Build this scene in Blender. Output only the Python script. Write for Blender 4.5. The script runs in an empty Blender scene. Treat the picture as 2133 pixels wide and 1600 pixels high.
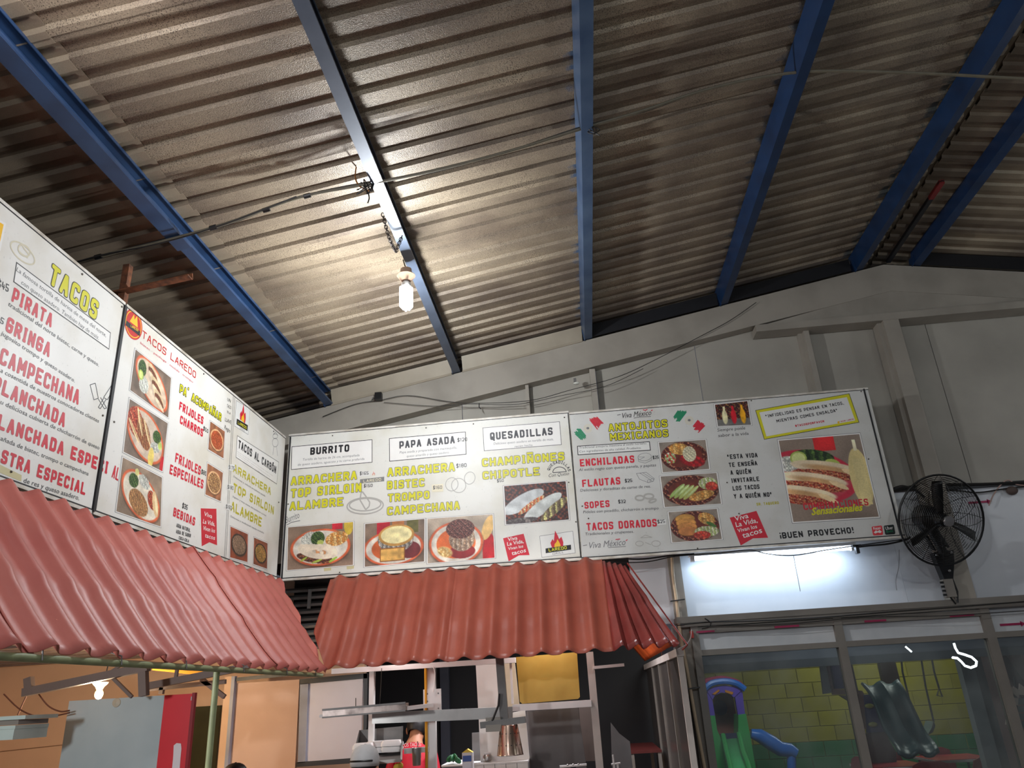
import bpy, bmesh, math, random
import numpy as np
from mathutils import Vector, Matrix

# ------------------------------------------------------------------ camera
EYE = np.array([0.0, 0.0, 1.75])
FPX, CX, CY = 1570.115, 1066.5, 800.0
YAW, PITCH, ROLL = -0.0741404696, 0.392194429, -0.0584874673
def cam_axes():
    cy, sy, cp, sp = math.cos(YAW), math.sin(YAW), math.cos(PITCH), math.sin(PITCH)
    f = np.array([sy*cp, cy*cp, sp]); r = np.array([cy, -sy, 0.0]); u = np.cross(r, f)
    cr, sr = math.cos(ROLL), math.sin(ROLL)
    return cr*r + sr*u, -sr*r + cr*u, f
CR, CU, CF = cam_axes()
def ray(x, y):
    return CF*FPX + CR*(x-CX) - CU*(y-CY)
def at(x, y, ax, v):            # point of the plane (axis ax = v) seen at a photo position
    d = ray(x, y); return Vector(EYE + d*((v-EYE[ax])/d[ax]))
def on(x, y, n, k):             # point of the plane n.p = k
    n = np.array(n, float); d = ray(x, y); return Vector(EYE + d*((k - n@EYE)/(n@d)))
SC = bpy.context.scene
COL = SC.collection
cd = bpy.data.cameras.new('camera'); cam = bpy.data.objects.new('camera', cd); COL.objects.link(cam)
cd.sensor_fit = 'HORIZONTAL'; cd.sensor_width = 36.0; cd.lens = 36.0*FPX/2133.0; cd.clip_start = .02; cd.clip_end = 200
cam.matrix_world = Matrix(((CR[0], CU[0], -CF[0], EYE[0]), (CR[1], CU[1], -CF[1], EYE[1]), (CR[2], CU[2], -CF[2], EYE[2]), (0, 0, 0, 1)))
SC.camera = cam
# ------------------------------------------------------------------ world, exposure, lights
SC.view_settings.view_transform = 'Standard'; SC.view_settings.look = 'None'
SC.view_settings.exposure = 0.0; SC.view_settings.gamma = 1.0; SC.view_settings.use_curve_mapping = False
W = bpy.data.worlds.new('night'); SC.world = W; W.use_nodes = True
W.node_tree.nodes['Background'].inputs[0].default_value = (.75, .8, 1, 1)
W.node_tree.nodes['Background'].inputs[1].default_value = 0.10
def lamp(name_, loc, energy, color, radius=.04):
    l = bpy.data.lights.new('point_light', 'POINT'); l.energy = energy; l.color = color; l.shadow_soft_size = radius
    o = bpy.data.objects.new('light_source', l); o.location = loc; COL.objects.link(o); return o
def area(name_, loc, rot, sx, sy, energy, color):
    l = bpy.data.lights.new('area_light', 'AREA'); l.shape = 'RECTANGLE'; l.size = sx; l.size_y = sy; l.energy = energy; l.color = color
    o = bpy.data.objects.new('light_source', l); o.location = loc; o.rotation_euler = rot; COL.objects.link(o); return o
COOL = (.93, .97, 1.0); WARM = (1, .62, .3)
lamp('bulb_light', (-.965, 4.2, 3.98), 105, COOL, .05)             # hanging bulb in view
lamp('bulb_light', (-1.52, 1.62, 4.26), 19, (1, .93, .97), .05)     # bulb above the frame
lamp('bulb_light', (-.9, -1.2, 3.3), 116, COOL, .08)                # bulbs behind the camera
lamp('bulb_light', (1.9, -.9, 3.3), 110, COOL, .08)
lamp('bulb_light', (4.3, 2.3, 4.3), 15, (.88, 1, .97), .05)        # right slope
lamp('bulb_light', (5.0, 4.6, 3.75), 14, COOL, .06)
area('tube_light', (1.50, 6.13, 2.64), (math.radians(35), 0, 0), 1.2, .05, 4.5, (.62, .8, 1))
area('kitchen_light', (-.6, 6.9, 2.45), (0, 0, 0), 1.2, .12, 45, (.95, .94, 1))
lamp('kitchen_light', (-1.4, 5.72, 2.25), 8, (1, .95, .93), .06)  # unseen fill lamp added under the front awning to brighten the kitchen front
lamp('kitchen_light', (-.3, 5.72, 2.25), 10, (1, .97, .95), .06)  # second added fill, also hidden behind the awning
lamp('left_room_fill', (-2.9, 2.6, 2.0), 95, (.95, .97, 1), .08)  # unseen lamp added outside the frame to brighten the tall panel
lamp('warm_light', tuple(at(207, 1440, 1, 5.6) + Vector((0, -.05, -.10))), 55, (1, .73, .47), .035)
area('playground_light', (4.2, 11.0, 2.9), (math.radians(25), math.radians(15), 0), 1.6, .3, 38, (.95, 1, .95))
area('playground_light', (1.6, 8.2, 2.95), (math.radians(25), 0, 0), 1.2, .2, 20, (.9, .97, 1))
lamp('playground_light', (2.3, 6.9, 2.6), 10, (.85, .93, 1), .1)  # unseen fill lamp added to lift the dark lintel

# ------------------------------------------------------------------ materials
def lin(c): return tuple(((x/12.92) if x <= .04045 else ((x+.055)/1.055)**2.4) for x in (v/255 for v in c))
MATS = {}
def mat(name, rgb, rough=.6, metal=0, var=.12, scale=3, bump=0, bscale=60, spec=.5, rgb2=None, trans=0, mix=None):
    if name in MATS: return MATS[name]
    m = bpy.data.materials.new(name); m.use_nodes = True; nt = m.node_tree; N = nt.nodes; L = nt.links
    b = N['Principled BSDF']; b.inputs['Roughness'].default_value = rough; b.inputs['Metallic'].default_value = metal
    b.inputs['Specular IOR Level'].default_value = spec
    c = lin(rgb); c2 = lin(rgb2) if rgb2 else tuple(x*(1-var*2) for x in c)
    tc = N.new('ShaderNodeTexCoord'); nz = N.new('ShaderNodeTexNoise'); nz.inputs['Scale'].default_value = scale; nz.inputs['Detail'].default_value = 6
    rp = N.new('ShaderNodeValToRGB'); rp.color_ramp.elements[0].color = (*c2, 1); rp.color_ramp.elements[1].color = (*c, 1)
    rp.color_ramp.elements[0].position = .3; rp.color_ramp.elements[1].position = .62
    if mix: rp.color_ramp.elements[0].position, rp.color_ramp.elements[1].position = mix
    L.new(tc.outputs['Object'], nz.inputs['Vector']); L.new(nz.outputs['Fac'], rp.inputs['Fac']); L.new(rp.outputs['Color'], b.inputs['Base Color'])
    if bump:
        n2 = N.new('ShaderNodeTexNoise'); n2.inputs['Scale'].default_value = bscale; n2.inputs['Detail'].default_value = 3
        bp = N.new('ShaderNodeBump'); bp.inputs['Strength'].default_value = bump; bp.inputs['Distance'].default_value = .01
        L.new(tc.outputs['Object'], n2.inputs['Vector']); L.new(n2.outputs['Fac'], bp.inputs['Height']); L.new(bp.outputs['Normal'], b.inputs['Normal'])
    MATS[name] = m; return m
def flat(name, rgb, rough=.6):
    return mat(name, rgb, rough, var=.03)
def emis(name, rgb, s):
    m = bpy.data.materials.new(name); m.use_nodes = True; b = m.node_tree.nodes['Principled BSDF']
    b.inputs['Base Color'].default_value = (.8, .8, .8, 1); b.inputs['Emission Color'].default_value = (*lin(rgb), 1); b.inputs['Emission Strength'].default_value = s; return m
def roof_mat(name, speckle, seed):
    m = bpy.data.materials.new(name); m.use_nodes = True; nt = m.node_tree; N = nt.nodes; L = nt.links; b = N['Principled BSDF']
    b.inputs['Roughness'].default_value = .45; b.inputs['Metallic'].default_value = .15
    tc = N.new('ShaderNodeTexCoord'); mp = N.new('ShaderNodeMapping'); mp.inputs['Location'].default_value = (seed, seed*1.7, 0)
    L.new(tc.outputs['Object'], mp.inputs['Vector'])
    nz = N.new('ShaderNodeTexNoise'); nz.inputs['Scale'].default_value = 1.6; nz.inputs['Detail'].default_value = 5
    L.new(mp.outputs[0], nz.inputs['Vector'])
    rp = N.new('ShaderNodeValToRGB'); e = rp.color_ramp.elements
    e[0].position = .34; e[0].color = (*lin((110, 97, 83)), 1); e[1].position = .64; e[1].color = (*lin((154, 140, 119)), 1)
    L.new(nz.outputs['Fac'], rp.inputs['Fac'])
    # dark pin-holes: voronoi dots whose density follows a large noise
    vo = N.new('ShaderNodeTexVoronoi'); vo.inputs['Scale'].default_value = 120; L.new(mp.outputs[0], vo.inputs['Vector'])
    n3 = N.new('ShaderNodeTexNoise'); n3.inputs['Scale'].default_value = 3.5; n3.inputs['Detail'].default_value = 4; L.new(mp.outputs[0], n3.inputs['Vector'])
    mr = N.new('ShaderNodeMapRange'); mr.inputs[1].default_value = .3; mr.inputs[2].default_value = .72; mr.inputs[3].default_value = .10*speckle; mr.inputs[4].default_value = .36*speckle
    L.new(n3.outputs['Fac'], mr.inputs[0])
    lt = N.new('ShaderNodeMath'); lt.operation = 'LESS_THAN'; L.new(vo.outputs['Distance'], lt.inputs[0]); L.new(mr.outputs[0], lt.inputs[1])
    mx = N.new('ShaderNodeMix'); mx.data_type = 'RGBA'; mx.inputs[7].default_value = (*lin((62, 50, 42)), 1)
    mu = N.new('ShaderNodeMath'); mu.operation = 'MULTIPLY'; mu.inputs[1].default_value = .8; L.new(lt.outputs[0], mu.inputs[0])
    L.new(mu.outputs[0], mx.inputs[0]); L.new(rp.outputs['Color'], mx.inputs[6])
    # fine light grain
    n4 = N.new('ShaderNodeTexNoise'); n4.inputs['Scale'].default_value = 190; L.new(mp.outputs[0], n4.inputs['Vector'])
    r4 = N.new('ShaderNodeMapRange'); r4.inputs[1].default_value = .35; r4.inputs[2].default_value = .65; r4.inputs[3].default_value = 1-.22*speckle; r4.inputs[4].default_value = 1+.22*speckle
    L.new(n4.outputs['Fac'], r4.inputs[0])
    hs = N.new('ShaderNodeHueSaturation'); L.new(r4.outputs[0], hs.inputs['Value']); L.new(mx.outputs[2], hs.inputs['Color'])
    # blue overspray beside some purlins
    sx = N.new('ShaderNodeSeparateXYZ'); L.new(tc.outputs['Object'], sx.inputs[0]); n5 = N.new('ShaderNodeTexNoise'); n5.inputs['Scale'].default_value = 9; n5.inputs['Detail'].default_value = 5; L.new(tc.outputs['Object'], n5.inputs['Vector'])
    ad = N.new('ShaderNodeMath'); ad.operation = 'MULTIPLY_ADD'; ad.inputs[1].default_value = .34; L.new(n5.outputs['Fac'], ad.inputs[0]); L.new(sx.outputs[0], ad.inputs[2]); prev = hs.outputs[0]
    for x0, x1, cc in ((.36, .40, (24, 84, 128)), (1.60, 1.66, (30, 56, 76)), (2.80, 2.92, (28, 56, 66))):
        a1 = N.new('ShaderNodeMapRange'); a1.inputs[1].default_value = x0; a1.inputs[2].default_value = x0+.05; L.new(ad.outputs[0], a1.inputs[0])
        a2 = N.new('ShaderNodeMath'); a2.operation = 'LESS_THAN'; a2.inputs[1].default_value = x0-.12; L.new(sx.outputs[0], a2.inputs[0])
        m3 = N.new('ShaderNodeMath'); m3.operation = 'MULTIPLY'; L.new(a1.outputs[0], m3.inputs[0]); L.new(a2.outputs[0], m3.inputs[1])
        m4 = N.new('ShaderNodeMath'); m4.operation = 'MULTIPLY'; m4.inputs[1].default_value = .75; L.new(m3.outputs[0], m4.inputs[0])
        mm = N.new('ShaderNodeMix'); mm.data_type = 'RGBA'; mm.inputs[7].default_value = (*lin(cc), 1); L.new(m4.outputs[0], mm.inputs[0]); L.new(prev, mm.inputs[6]); prev = mm.outputs[2]
    L.new(prev, b.inputs['Base Color'])
    bp = N.new('ShaderNodeBump'); bp.inputs['Strength'].default_value = .35*speckle+.05; bp.inputs['Distance'].default_value = .006
    L.new(n4.outputs['Fac'], bp.inputs['Height']); L.new(bp.outputs[0], b.inputs['Normal'])
    MATS[name] = m; return m
def vinyl_mat(name, tint, stain):
    m = bpy.data.materials.new(name); m.use_nodes = True; nt = m.node_tree; N = nt.nodes; L = nt.links; b = N['Principled BSDF']
    b.inputs['Roughness'].default_value = .45
    tc = N.new('ShaderNodeTexCoord'); nz = N.new('ShaderNodeTexNoise'); nz.inputs['Scale'].default_value = 2.2; nz.inputs['Detail'].default_value = 7
    L.new(tc.outputs['Object'], nz.inputs['Vector'])
    rp = N.new('ShaderNodeValToRGB'); e = rp.color_ramp.elements
    e[0].position = .3; e[0].color = (*lin(stain), 1); e[1].position = .52; e[1].color = (*lin(tint), 1)
    L.new(nz.outputs['Fac'], rp.inputs['Fac'])
    n2 = N.new('ShaderNodeTexNoise'); n2.inputs['Scale'].default_value = 70; n2.inputs['Detail'].default_value = 2; L.new(tc.outputs['Object'], n2.inputs['Vector'])
    r2 = N.new('ShaderNodeMapRange'); r2.inputs[1].default_value = .68; r2.inputs[2].default_value = .76; r2.inputs[3].default_value = 1; r2.inputs[4].default_value = .82
    L.new(n2.outputs['Fac'], r2.inputs[0])
    hs = N.new('ShaderNodeHueSaturation'); L.new(r2.outputs[0], hs.inputs['Value']); L.new(rp.outputs[0], hs.inputs['Color']); L.new(hs.outputs[0], b.inputs['Base Color'])
    n3 = N.new('ShaderNodeTexNoise'); n3.inputs['Scale'].default_value = 3; L.new(tc.outputs['Object'], n3.inputs['Vector'])
    bp = N.new('ShaderNodeBump'); bp.inputs['Strength'].default_value = .25; bp.inputs['Distance'].default_value = .03; L.new(n3.outputs['Fac'], bp.inputs['Height']); L.new(bp.outputs[0], b.inputs['Normal'])
    MATS[name] = m; return m
def glass_mat():
    m = bpy.data.materials.new('window_glass'); m.use_nodes = True; nt = m.node_tree; N = nt.nodes; L = nt.links
    N.remove(N['Principled BSDF']); o = N['Material Output']
    t = N.new('ShaderNodeBsdfTransparent'); t.inputs[0].default_value = (.86, .89, .87, 1)
    g = N.new('ShaderNodeBsdfGlossy'); g.inputs['Roughness'].default_value = .04
    d = N.new('ShaderNodeBsdfDiffuse'); d.inputs[0].default_value = (.5, .53, .52, 1)
    fr = N.new('ShaderNodeFresnel'); fr.inputs[0].default_value = 1.5
    tc = N.new('ShaderNodeTexCoord'); nz = N.new('ShaderNodeTexNoise'); nz.inputs['Scale'].default_value = 2.5; nz.inputs['Detail'].default_value = 6; L.new(tc.outputs['Object'], nz.inputs['Vector'])
    mr = N.new('ShaderNodeMapRange'); mr.inputs[1].default_value = .4; mr.inputs[2].default_value = .8; mr.inputs[3].default_value = .05; mr.inputs[4].default_value = .25; L.new(nz.outputs['Fac'], mr.inputs[0])
    a = N.new('ShaderNodeMixShader'); L.new(mr.outputs[0], a.inputs[0]); L.new(t.outputs[0], a.inputs[1]); L.new(d.outputs[0], a.inputs[2])
    c = N.new('ShaderNodeMixShader'); L.new(fr.outputs[0], c.inputs[0]); L.new(a.outputs[0], c.inputs[1]); L.new(g.outputs[0], c.inputs[2]); L.new(c.outputs[0], o.inputs[0])
    return m
def col_mat():
    m = bpy.data.materials.new('printed_photo'); m.use_nodes = True; N = m.node_tree.nodes; b = N['Principled BSDF']; b.inputs['Roughness'].default_value = .5
    a = N.new('ShaderNodeAttribute'); a.attribute_name = 'Col'; m.node_tree.links.new(a.outputs['Color'], b.inputs['Base Color']); return m

STEEL = mat('stainless_steel', (190, 188, 184), .32, .9, .12, 6)
STEELD = mat('dull_steel', (120, 118, 116), .5, .5, .15, 6)
GREYP = mat('grey_steel_paint', (158, 151, 140), .55, 0, .12, 2.5, rgb2=(138, 132, 122))
GREYD = mat('grey_frame_paint', (128, 122, 114), .5, 0, .1, 4)
BLUEG = mat('worn_grey_blue_paint', (80, 90, 106), .4, .1, .1, 6, rgb2=(70, 80, 96)); BLUED = mat('deep_blue_steel_paint', (20, 50, 88), .42, 0, .1, 5, rgb2=(14, 38, 70)); BLUEM = mat('mid_blue_steel_paint', (66, 86, 112), .42, 0, .1, 5, rgb2=(44, 66, 96))
BLUEP = mat('blue_steel_paint', (44, 72, 110), .42, 0, .1, 5, rgb2=(32, 54, 86))
DARK = mat('dark_steel', (26, 26, 30), .5, .1, .1, 5)
BLACK = mat('black_plastic', (14, 14, 15), .4, 0, .1, 8)
WHITEP = mat('white_paint', (226, 224, 222), .5, 0, .05, 3)
WALLU = mat('upper_wall_sheet', (168, 163, 152), .6, 0, .08, 1.3, rgb2=(146, 141, 132))
WALLL = mat('lower_wall_sheet', (214, 216, 220), .3, 0, .05, 1.5, rgb2=(196, 200, 206))
RUST = mat('rusty_steel', (130, 78, 48), .8, .2, .3, 30, rgb2=(70, 44, 30))
CABLE = mat('cable_jacket', (28, 25, 24), .5, 0, .1, 20)
CABLEG = mat('grey_cable_jacket', (104, 98, 82), .5, 0, .1, 20)
CREAM = mat('cream_conduit', (214, 190, 158), .45, 0, .1, 10)
GREENP = mat('green_painted_pipe', (150, 158, 116), .5, 0, .15, 12)
AWN = mat('red_awning_sheet', (170, 86, 68), .42, 0, .1, 4, rgb2=(154, 74, 58), bump=.1, bscale=30)
AWN2 = mat('faded_red_awning_sheet', (188, 106, 95), .46, 0, .1, 3, rgb2=(178, 92, 84), bump=.1, bscale=30)
AWN3 = mat('dark_red_awning_sheet', (150, 62, 56), .3, 0, .1, 4, rgb2=(120, 48, 44), bump=.1, bscale=30)
ORAN = mat('orange_awning_underside', (196, 84, 36), .5, 0, .1, 4)
TAN = mat('tan_wall_paint', (222, 184, 150), .6, 0, .05, 2)
PRINT = col_mat()
GLASS = glass_mat()

# ------------------------------------------------------------------ mesh helpers
ORG = {}
class MB:
    def __init__(s): s.v = []; s.f = []; s.m = []; s.smooth = False
    def add(s, vs, fs, mi=0):
        n = len(s.v); s.v += [tuple(v) for v in vs]; s.f += [tuple(i+n for i in f) for f in fs]; s.m += [mi]*len(fs); return s
    def box(s, lo, hi, mi=0, R=None, c=None):
        (x0, y0, z0), (x1, y1, z1) = lo, hi
        vs = [Vector(p) for p in ((x0,y0,z0),(x1,y0,z0),(x1,y1,z0),(x0,y1,z0),(x0,y0,z1),(x1,y0,z1),(x1,y1,z1),(x0,y1,z1))]
        if R is not None:
            c = Vector(c) if c is not None else (Vector(lo)+Vector(hi))/2
            vs = [R @ (v-c) + c for v in vs]
        return s.add(vs, [(0,3,2,1),(4,5,6,7),(0,1,5,4),(1,2,6,5),(2,3,7,6),(3,0,4,7)], mi)
    def bar(s, a, b, w, h, up=(0,0,1), mi=0):       # box beam from a to b, w sideways, h along up
        a, b = Vector(a), Vector(b); d = (b-a).normalized(); u = Vector(up); sd = d.cross(u).normalized(); u = sd.cross(d).normalized()
        vs = [p + sd*(i*w/2) + u*(j*h/2) for p in (a, b) for i, j in ((-1,-1),(1,-1),(1,1),(-1,1))]
        return s.add(vs, [(0,1,2,3),(7,6,5,4),(0,4,5,1),(1,5,6,2),(2,6,7,3),(3,7,4,0)], mi)
    def tube(s, pts, r, n=8, mi=0, closed=False):
        pts = [Vector(p) for p in pts]; k = len(pts); rr = r if isinstance(r, (list, tuple)) else [r]*k
        vs = []; prev = None
        for i, p in enumerate(pts):
            q0 = pts[(i-1) % k] if (closed or i > 0) else p; q1 = pts[(i+1) % k] if (closed or i < k-1) else p
            d = (q1-q0)
            d = d.normalized() if d.length > 1e-9 else Vector((0,0,1))
            if prev is None:
                a = Vector((0,0,1)) if abs(d.z) < .9 else Vector((1,0,0)); x = d.cross(a).normalized()
            else: x = (prev - d*prev.dot(d)).normalized()
            prev = x; y = d.cross(x)
            vs += [p + (x*math.cos(t)+y*math.sin(t))*rr[i] for t in (2*math.pi*j/n for j in range(n))]
        fs = []
        for i in range(k if closed else k-1):
            a, b = i*n, ((i+1) % k)*n
            fs += [(a+j, a+(j+1) % n, b+(j+1) % n, b+j) for j in range(n)]
        if not closed: fs += [tuple(range(n-1, -1, -1)), tuple((k-1)*n+j for j in range(n))]
        s.smooth = True
        return s.add(vs, fs, mi)
    def lathe(s, prof, c, axis=(0,0,1), n=20, mi=0, caps=True):    # prof = [(r, h)...] along axis
        ax = Vector(axis).normalized(); a = Vector((1,0,0)) if abs(ax.x) < .8 else Vector((0,1,0)); x = ax.cross(a).normalized(); y = ax.cross(x); c = Vector(c)
        vs = [c + ax*h + (x*math.cos(2*math.pi*j/n)+y*math.sin(2*math.pi*j/n))*r for r, h in prof for j in range(n)]
        fs = [(i*n+j, i*n+(j+1) % n, (i+1)*n+(j+1) % n, (i+1)*n+j) for i in range(len(prof)-1) for j in range(n)]
        if caps: fs += [tuple(range(n-1, -1, -1)), tuple((len(prof)-1)*n+j for j in range(n))]
        s.smooth = True
        return s.add(vs, fs, mi)
    def ell(s, c, r, mi=0, n=14, m=9, R=None):
        c = Vector(c); vs = []
        for i in range(m+1):
            ph = math.pi*i/m
            for j in range(n):
                t = 2*math.pi*j/n; v = Vector((r[0]*math.sin(ph)*math.cos(t), r[1]*math.sin(ph)*math.sin(t), r[2]*math.cos(ph)))
                vs.append(c + (R @ v if R is not None else v))
        s.smooth = True
        return s.add(vs, [(i*n+j, i*n+(j+1) % n, (i+1)*n+(j+1) % n, (i+1)*n+j) for i in range(m) for j in range(n)], mi)
    def prism(s, poly, d, mi=0):                     # planar polygon (3D pts) pushed along d
        n = len(poly); P = [Vector(p) for p in poly]; d = Vector(d)
        return s.add(P + [p+d for p in P], [tuple(range(n)), tuple(range(2*n-1, n-1, -1))] + [(i, i+n, (i+1) % n+n, (i+1) % n) for i in range(n)], mi)
    def build(s, name, mats, parent=None, smooth=None):
        if not isinstance(mats, (list, tuple)): mats = [mats]
        A = np.array(s.v, float); c = np.array([(A[:,0].min()+A[:,0].max())/2, (A[:,1].min()+A[:,1].max())/2, A[:,2].min()])
        me = bpy.data.meshes.new(name); me.from_pydata((A-c).tolist(), [], s.f)
        for m in mats: me.materials.append(m)
        me.polygons.foreach_set('material_index', s.m)
        sm = s.smooth if smooth is None else smooth
        if sm:
            me.polygons.foreach_set('use_smooth', [True]*len(me.polygons))
        me.update(); me.validate()
        if sm:
            try: me.set_sharp_from_angle(angle=math.radians(42))
            except Exception: pass
        o = bpy.data.objects.new(name, me); COL.objects.link(o); place(o, c, parent); return o
def place(o, c, parent):
    c = Vector(c); ORG[o.name] = c
    if parent is not None:
        o.parent = parent; o.location = c - ORG[parent.name]
    else: o.location = c
def tag(o, label=None, cat=None, group=None, kind=None):
    if label: o['label'] = label
    if cat: o['category'] = cat
    if group: o['group'] = group
    if kind: o['kind'] = kind
    return o
def thing(name, label, cat, loc, group=None, kind=None):
    o = bpy.data.objects.new(name, None); o.empty_display_size = .1; COL.objects.link(o); place(o, loc, None); return tag(o, label, cat, group, kind)
def lerp(a, b, t): return a + (b-a)*t
def sag(a, b, drop, n=14):
    a, b = Vector(a), Vector(b); return [lerp(a, b, t) - Vector((0,0,drop*4*t*(1-t))) for t in (i/n for i in range(n+1))]

# ------------------------------------------------------------------ constants of the place
YB, XL, Z0, Z1 = 5.879, -2.378, 2.70, 3.885      # sign planes
WY = 6.30                                        # back wall face
SL, RX, RZ = .178, 2.957, 5.166                  # roof slope, ridge x, rafter top at the ridge
def rtop(x): return RZ - SL*abs(x-RX)            # top of rafters = underside of purlins
HP = .15                                         # purlin depth

# ------------------------------------------------------------------ floor, far walls
b = MB(); b.box((-9, -6, -.1), (9, 14.5, 0)); tag(b.build('floor', mat('worn_concrete', (120, 112, 104), .5, 0, .15, 1.5)), kind='structure')

# ------------------------------------------------------------------ roof sheets
PIT = .152
def sheet_mesh(name, xa, xb, drop, m):
    pr = []; y = 0
    for k in range(6):
        y0 = k*PIT
        pr += [(y0, .0), (y0+.062, .0), (y0+.070, .022), (y0+.142, .022), (y0+.152, .0)]
    pr2 = [pr[0]]
    for q in pr[1:]:
        if q != pr2[-1]: pr2.append(q)
    pr2.append((6*PIT+.03, -.005))
    xs = [xa + (xb-xa)*i/12 for i in range(13)]
    vs = []
    for x in xs:
        for (yy, zz) in pr2: vs.append((x, yy, rtop(x)+HP-drop+zz+.004))
    n = len(pr2); N = len(vs); vs += [(a, b_, c+.0015) for a, b_, c in vs]
    fs = []
    for i in range(len(xs)-1):
        for j in range(n-1):
            a = i*n+j; fs.append((a, a+1, a+n+1, a+n)); fs.append((N+a, N+a+n, N+a+n+1, N+a+1))
    for j in range(n-1):
        fs.append((j, N+j, N+j+1, j+1)); a = (len(xs)-1)*n+j; fs.append((a, a+1, N+a+1, N+a))
    me = bpy.data.meshes.new(name); me.from_pydata([(x, y_, z-4) for x, y_, z in vs], [], fs); me.materials.append(m); me.update(); return me
ceil = thing('ceiling', None, None, (0, 2.5, 4), kind='structure')
R1 = roof_mat('speckled_roof_sheet', 1.0, 0); R2 = roof_mat('plain_roof_sheet', .25, 3); R3 = roof_mat('far_roof_sheet', .3, 7)
rows = [(sheet_mesh('roof_sheet', -5.6, -2.03, .006, R2)), (sheet_mesh('roof_sheet', -2.25, RX-.02, 0, R1)), (sheet_mesh('roof_sheet', RX+.02, 7.4, 0, R3))]
for k in range(-5, 6):
    for me in rows:
        o = bpy.data.objects.new('roof_sheet', me); COL.objects.link(o); o.parent = ceil
        yy = 5.815-.912*(5-k)
        o.location = (0, yy-2.5, 0)
b = MB(); b.prism([(RX-.3, -4.6, rtop(RX-.3)+HP+.045), (RX, -4.6, RZ+HP+.05), (RX+.3, -4.6, rtop(RX+.3)+HP+.045), (RX, -4.6, RZ+HP+.07)], (0, 11.3, 0)); b.build('ridge_cap', R3, ceil)

# ------------------------------------------------------------------ purlins
def purlin(x, label, m_=None, y1=6.20):
    m_ = m_ or BLUEP
    s = 1 if x < RX else -1
    up = Vector((-SL*s, 0, 1)).normalized(); ax = Vector((1, 0, SL*s)).normalized()
    w, h, t = .068, HP-.004, .004
    base = Vector((x, 0, rtop(x)))
    th = thing('roof_purlin', label, 'beam', (x, 2.2, rtop(x)), 'blue roof purlins')
    def pc(u, v, y): return base + ax*u + up*v + Vector((0, y, 0))
    def slab(bb, u0, v0, u1, v1, ya, yb):
        bb.add([pc(u0,v0,ya),pc(u1,v0,ya),pc(u1,v1,ya),pc(u0,v1,ya),pc(u0,v0,yb),pc(u1,v0,yb),pc(u1,v1,yb),pc(u0,v1,yb)],
               [(0,1,2,3),(7,6,5,4),(0,4,5,1),(1,5,6,2),(2,6,7,3),(3,7,4,0)])
    b = MB(); slab(b, 0, 0, t, h, -4, y1); b.build('web', m_, th)
    b = MB(); slab(b, t, 0, w, t, -4, y1); slab(b, t, h-t, w, h, -4, y1); slab(b, w-t, t, w, .02, -4, y1); slab(b, w-t, h-.02, w, h-t, -4, y1); b.build('flange', m_, th)
    b = MB(); slab(b, -.012, 0.0, w*.5, .01, y1, y1+.05); slab(b, -.006, -.012, .0, h*.6, y1-.06, y1+.03); b.build('end_cleat', m_, th)
    return th
purlin(-3.36, 'blue purlin over the left menu sign, at the far left edge of the roof')
purlin(-2.155, 'blue purlin first from the left, running down to the corner of the two signs')
purlin(-.985, 'blue purlin with the chain and hanging bulb under it', BLUEG)
purlin(.222, 'blue vertical-looking purlin in the middle of the roof', BLUEM)
purlin(1.465, 'dark blue purlin between the middle one and the ridge', BLUED)
purlin(2.70, 'blue purlin just left of the ridge', BLUED)
purlin(3.20, 'dark purlin just right of the ridge', BLUED)
purlin(4.45, 'purlin on the right roof slope', BLUED)
# splice sleeve on the first purlin
b = MB(); b.bar((-2.125, 1.2, rtop(-2.14)-.006), (-2.125, 3.56, rtop(-2.14)-.006), .082, .008, (-SL, 0, 1)); b.bar((-2.165, 1.2, rtop(-2.16)+.07), (-2.165, 3.56, rtop(-2.16)+.07), .01, .14, (-SL, 0, 1))
tag(b.build('splice_sleeve', BLUEP), 'blue doubler plate under the first purlin from the left', 'plate')

# ------------------------------------------------------------------ gable wall: rafter, tie, posts, sheets
tr = thing('gable_truss', 'grey painted sloping steel beam with tie beam under the roof end', 'roof truss', (RX, 6.22, 4.4))
b = MB()
D = .27
for xa, xb in ((-3.3, RX), (RX, 6.4)):
    b.prism([(xa, 6.18, rtop(xa)), (xb, 6.18, rtop(xb)), (xb, 6.18, rtop(xb)-D), (xa, 6.18, rtop(xa)-D)], (0, .006, 0))
    b.prism([(xa, 6.18, rtop(xa)-D), (xb, 6.18, rtop(xb)-D), (xb, 6.18, rtop(xb)-D-.006), (xa, 6.18, rtop(xa)-D-.006)], (0, .11, 0))
    b.prism([(xa, 6.18, rtop(xa)), (xb, 6.18, rtop(xb)), (xb, 6.18, rtop(xb)-.006), (xa, 6.18, rtop(xa)-.006)], (0, .11, 0))
b.build('rafter', GREYP, tr)
b = MB(); b.prism([(1.75, 6.186, 4.66), (RX, 6.186, rtop(RX)-D+.01), (4.3, 6.186, 4.66)], (0, .006, 0)); b.build('gusset_plate', GREYP, tr)
b = MB(); b.box((1.72, 6.125, 4.585), (6.3, 6.285, 4.65)); b.build('tie_beam', GREYP, tr)
for xa, xb in ((.26, 1.44), (1.53, 2.66)):
    b = MB(); b.prism([(xa, 6.16, rtop(xa)+.005), (xb, 6.16, rtop(xb)+.005), (xb, 6.16, rtop(xb)+.125), (xa, 6.16, rtop(xa)+.125)], (0, .01, 0)); b.build('gap_shade_strip', DARK, tr)  # dark strip stands in for the shade in the gap over the rafter
b = MB(); b.prism([(3.26, 6.16, rtop(3.26)+.005), (5.9, 6.16, rtop(5.9)+.005), (5.9, 6.16, rtop(5.9)+.13), (3.26, 6.16, rtop(3.26)+.13)], (0, .01, 0)); b.build('gap_shade_strip', DARK, tr)  # same painted gap shade on the right slope
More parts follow.
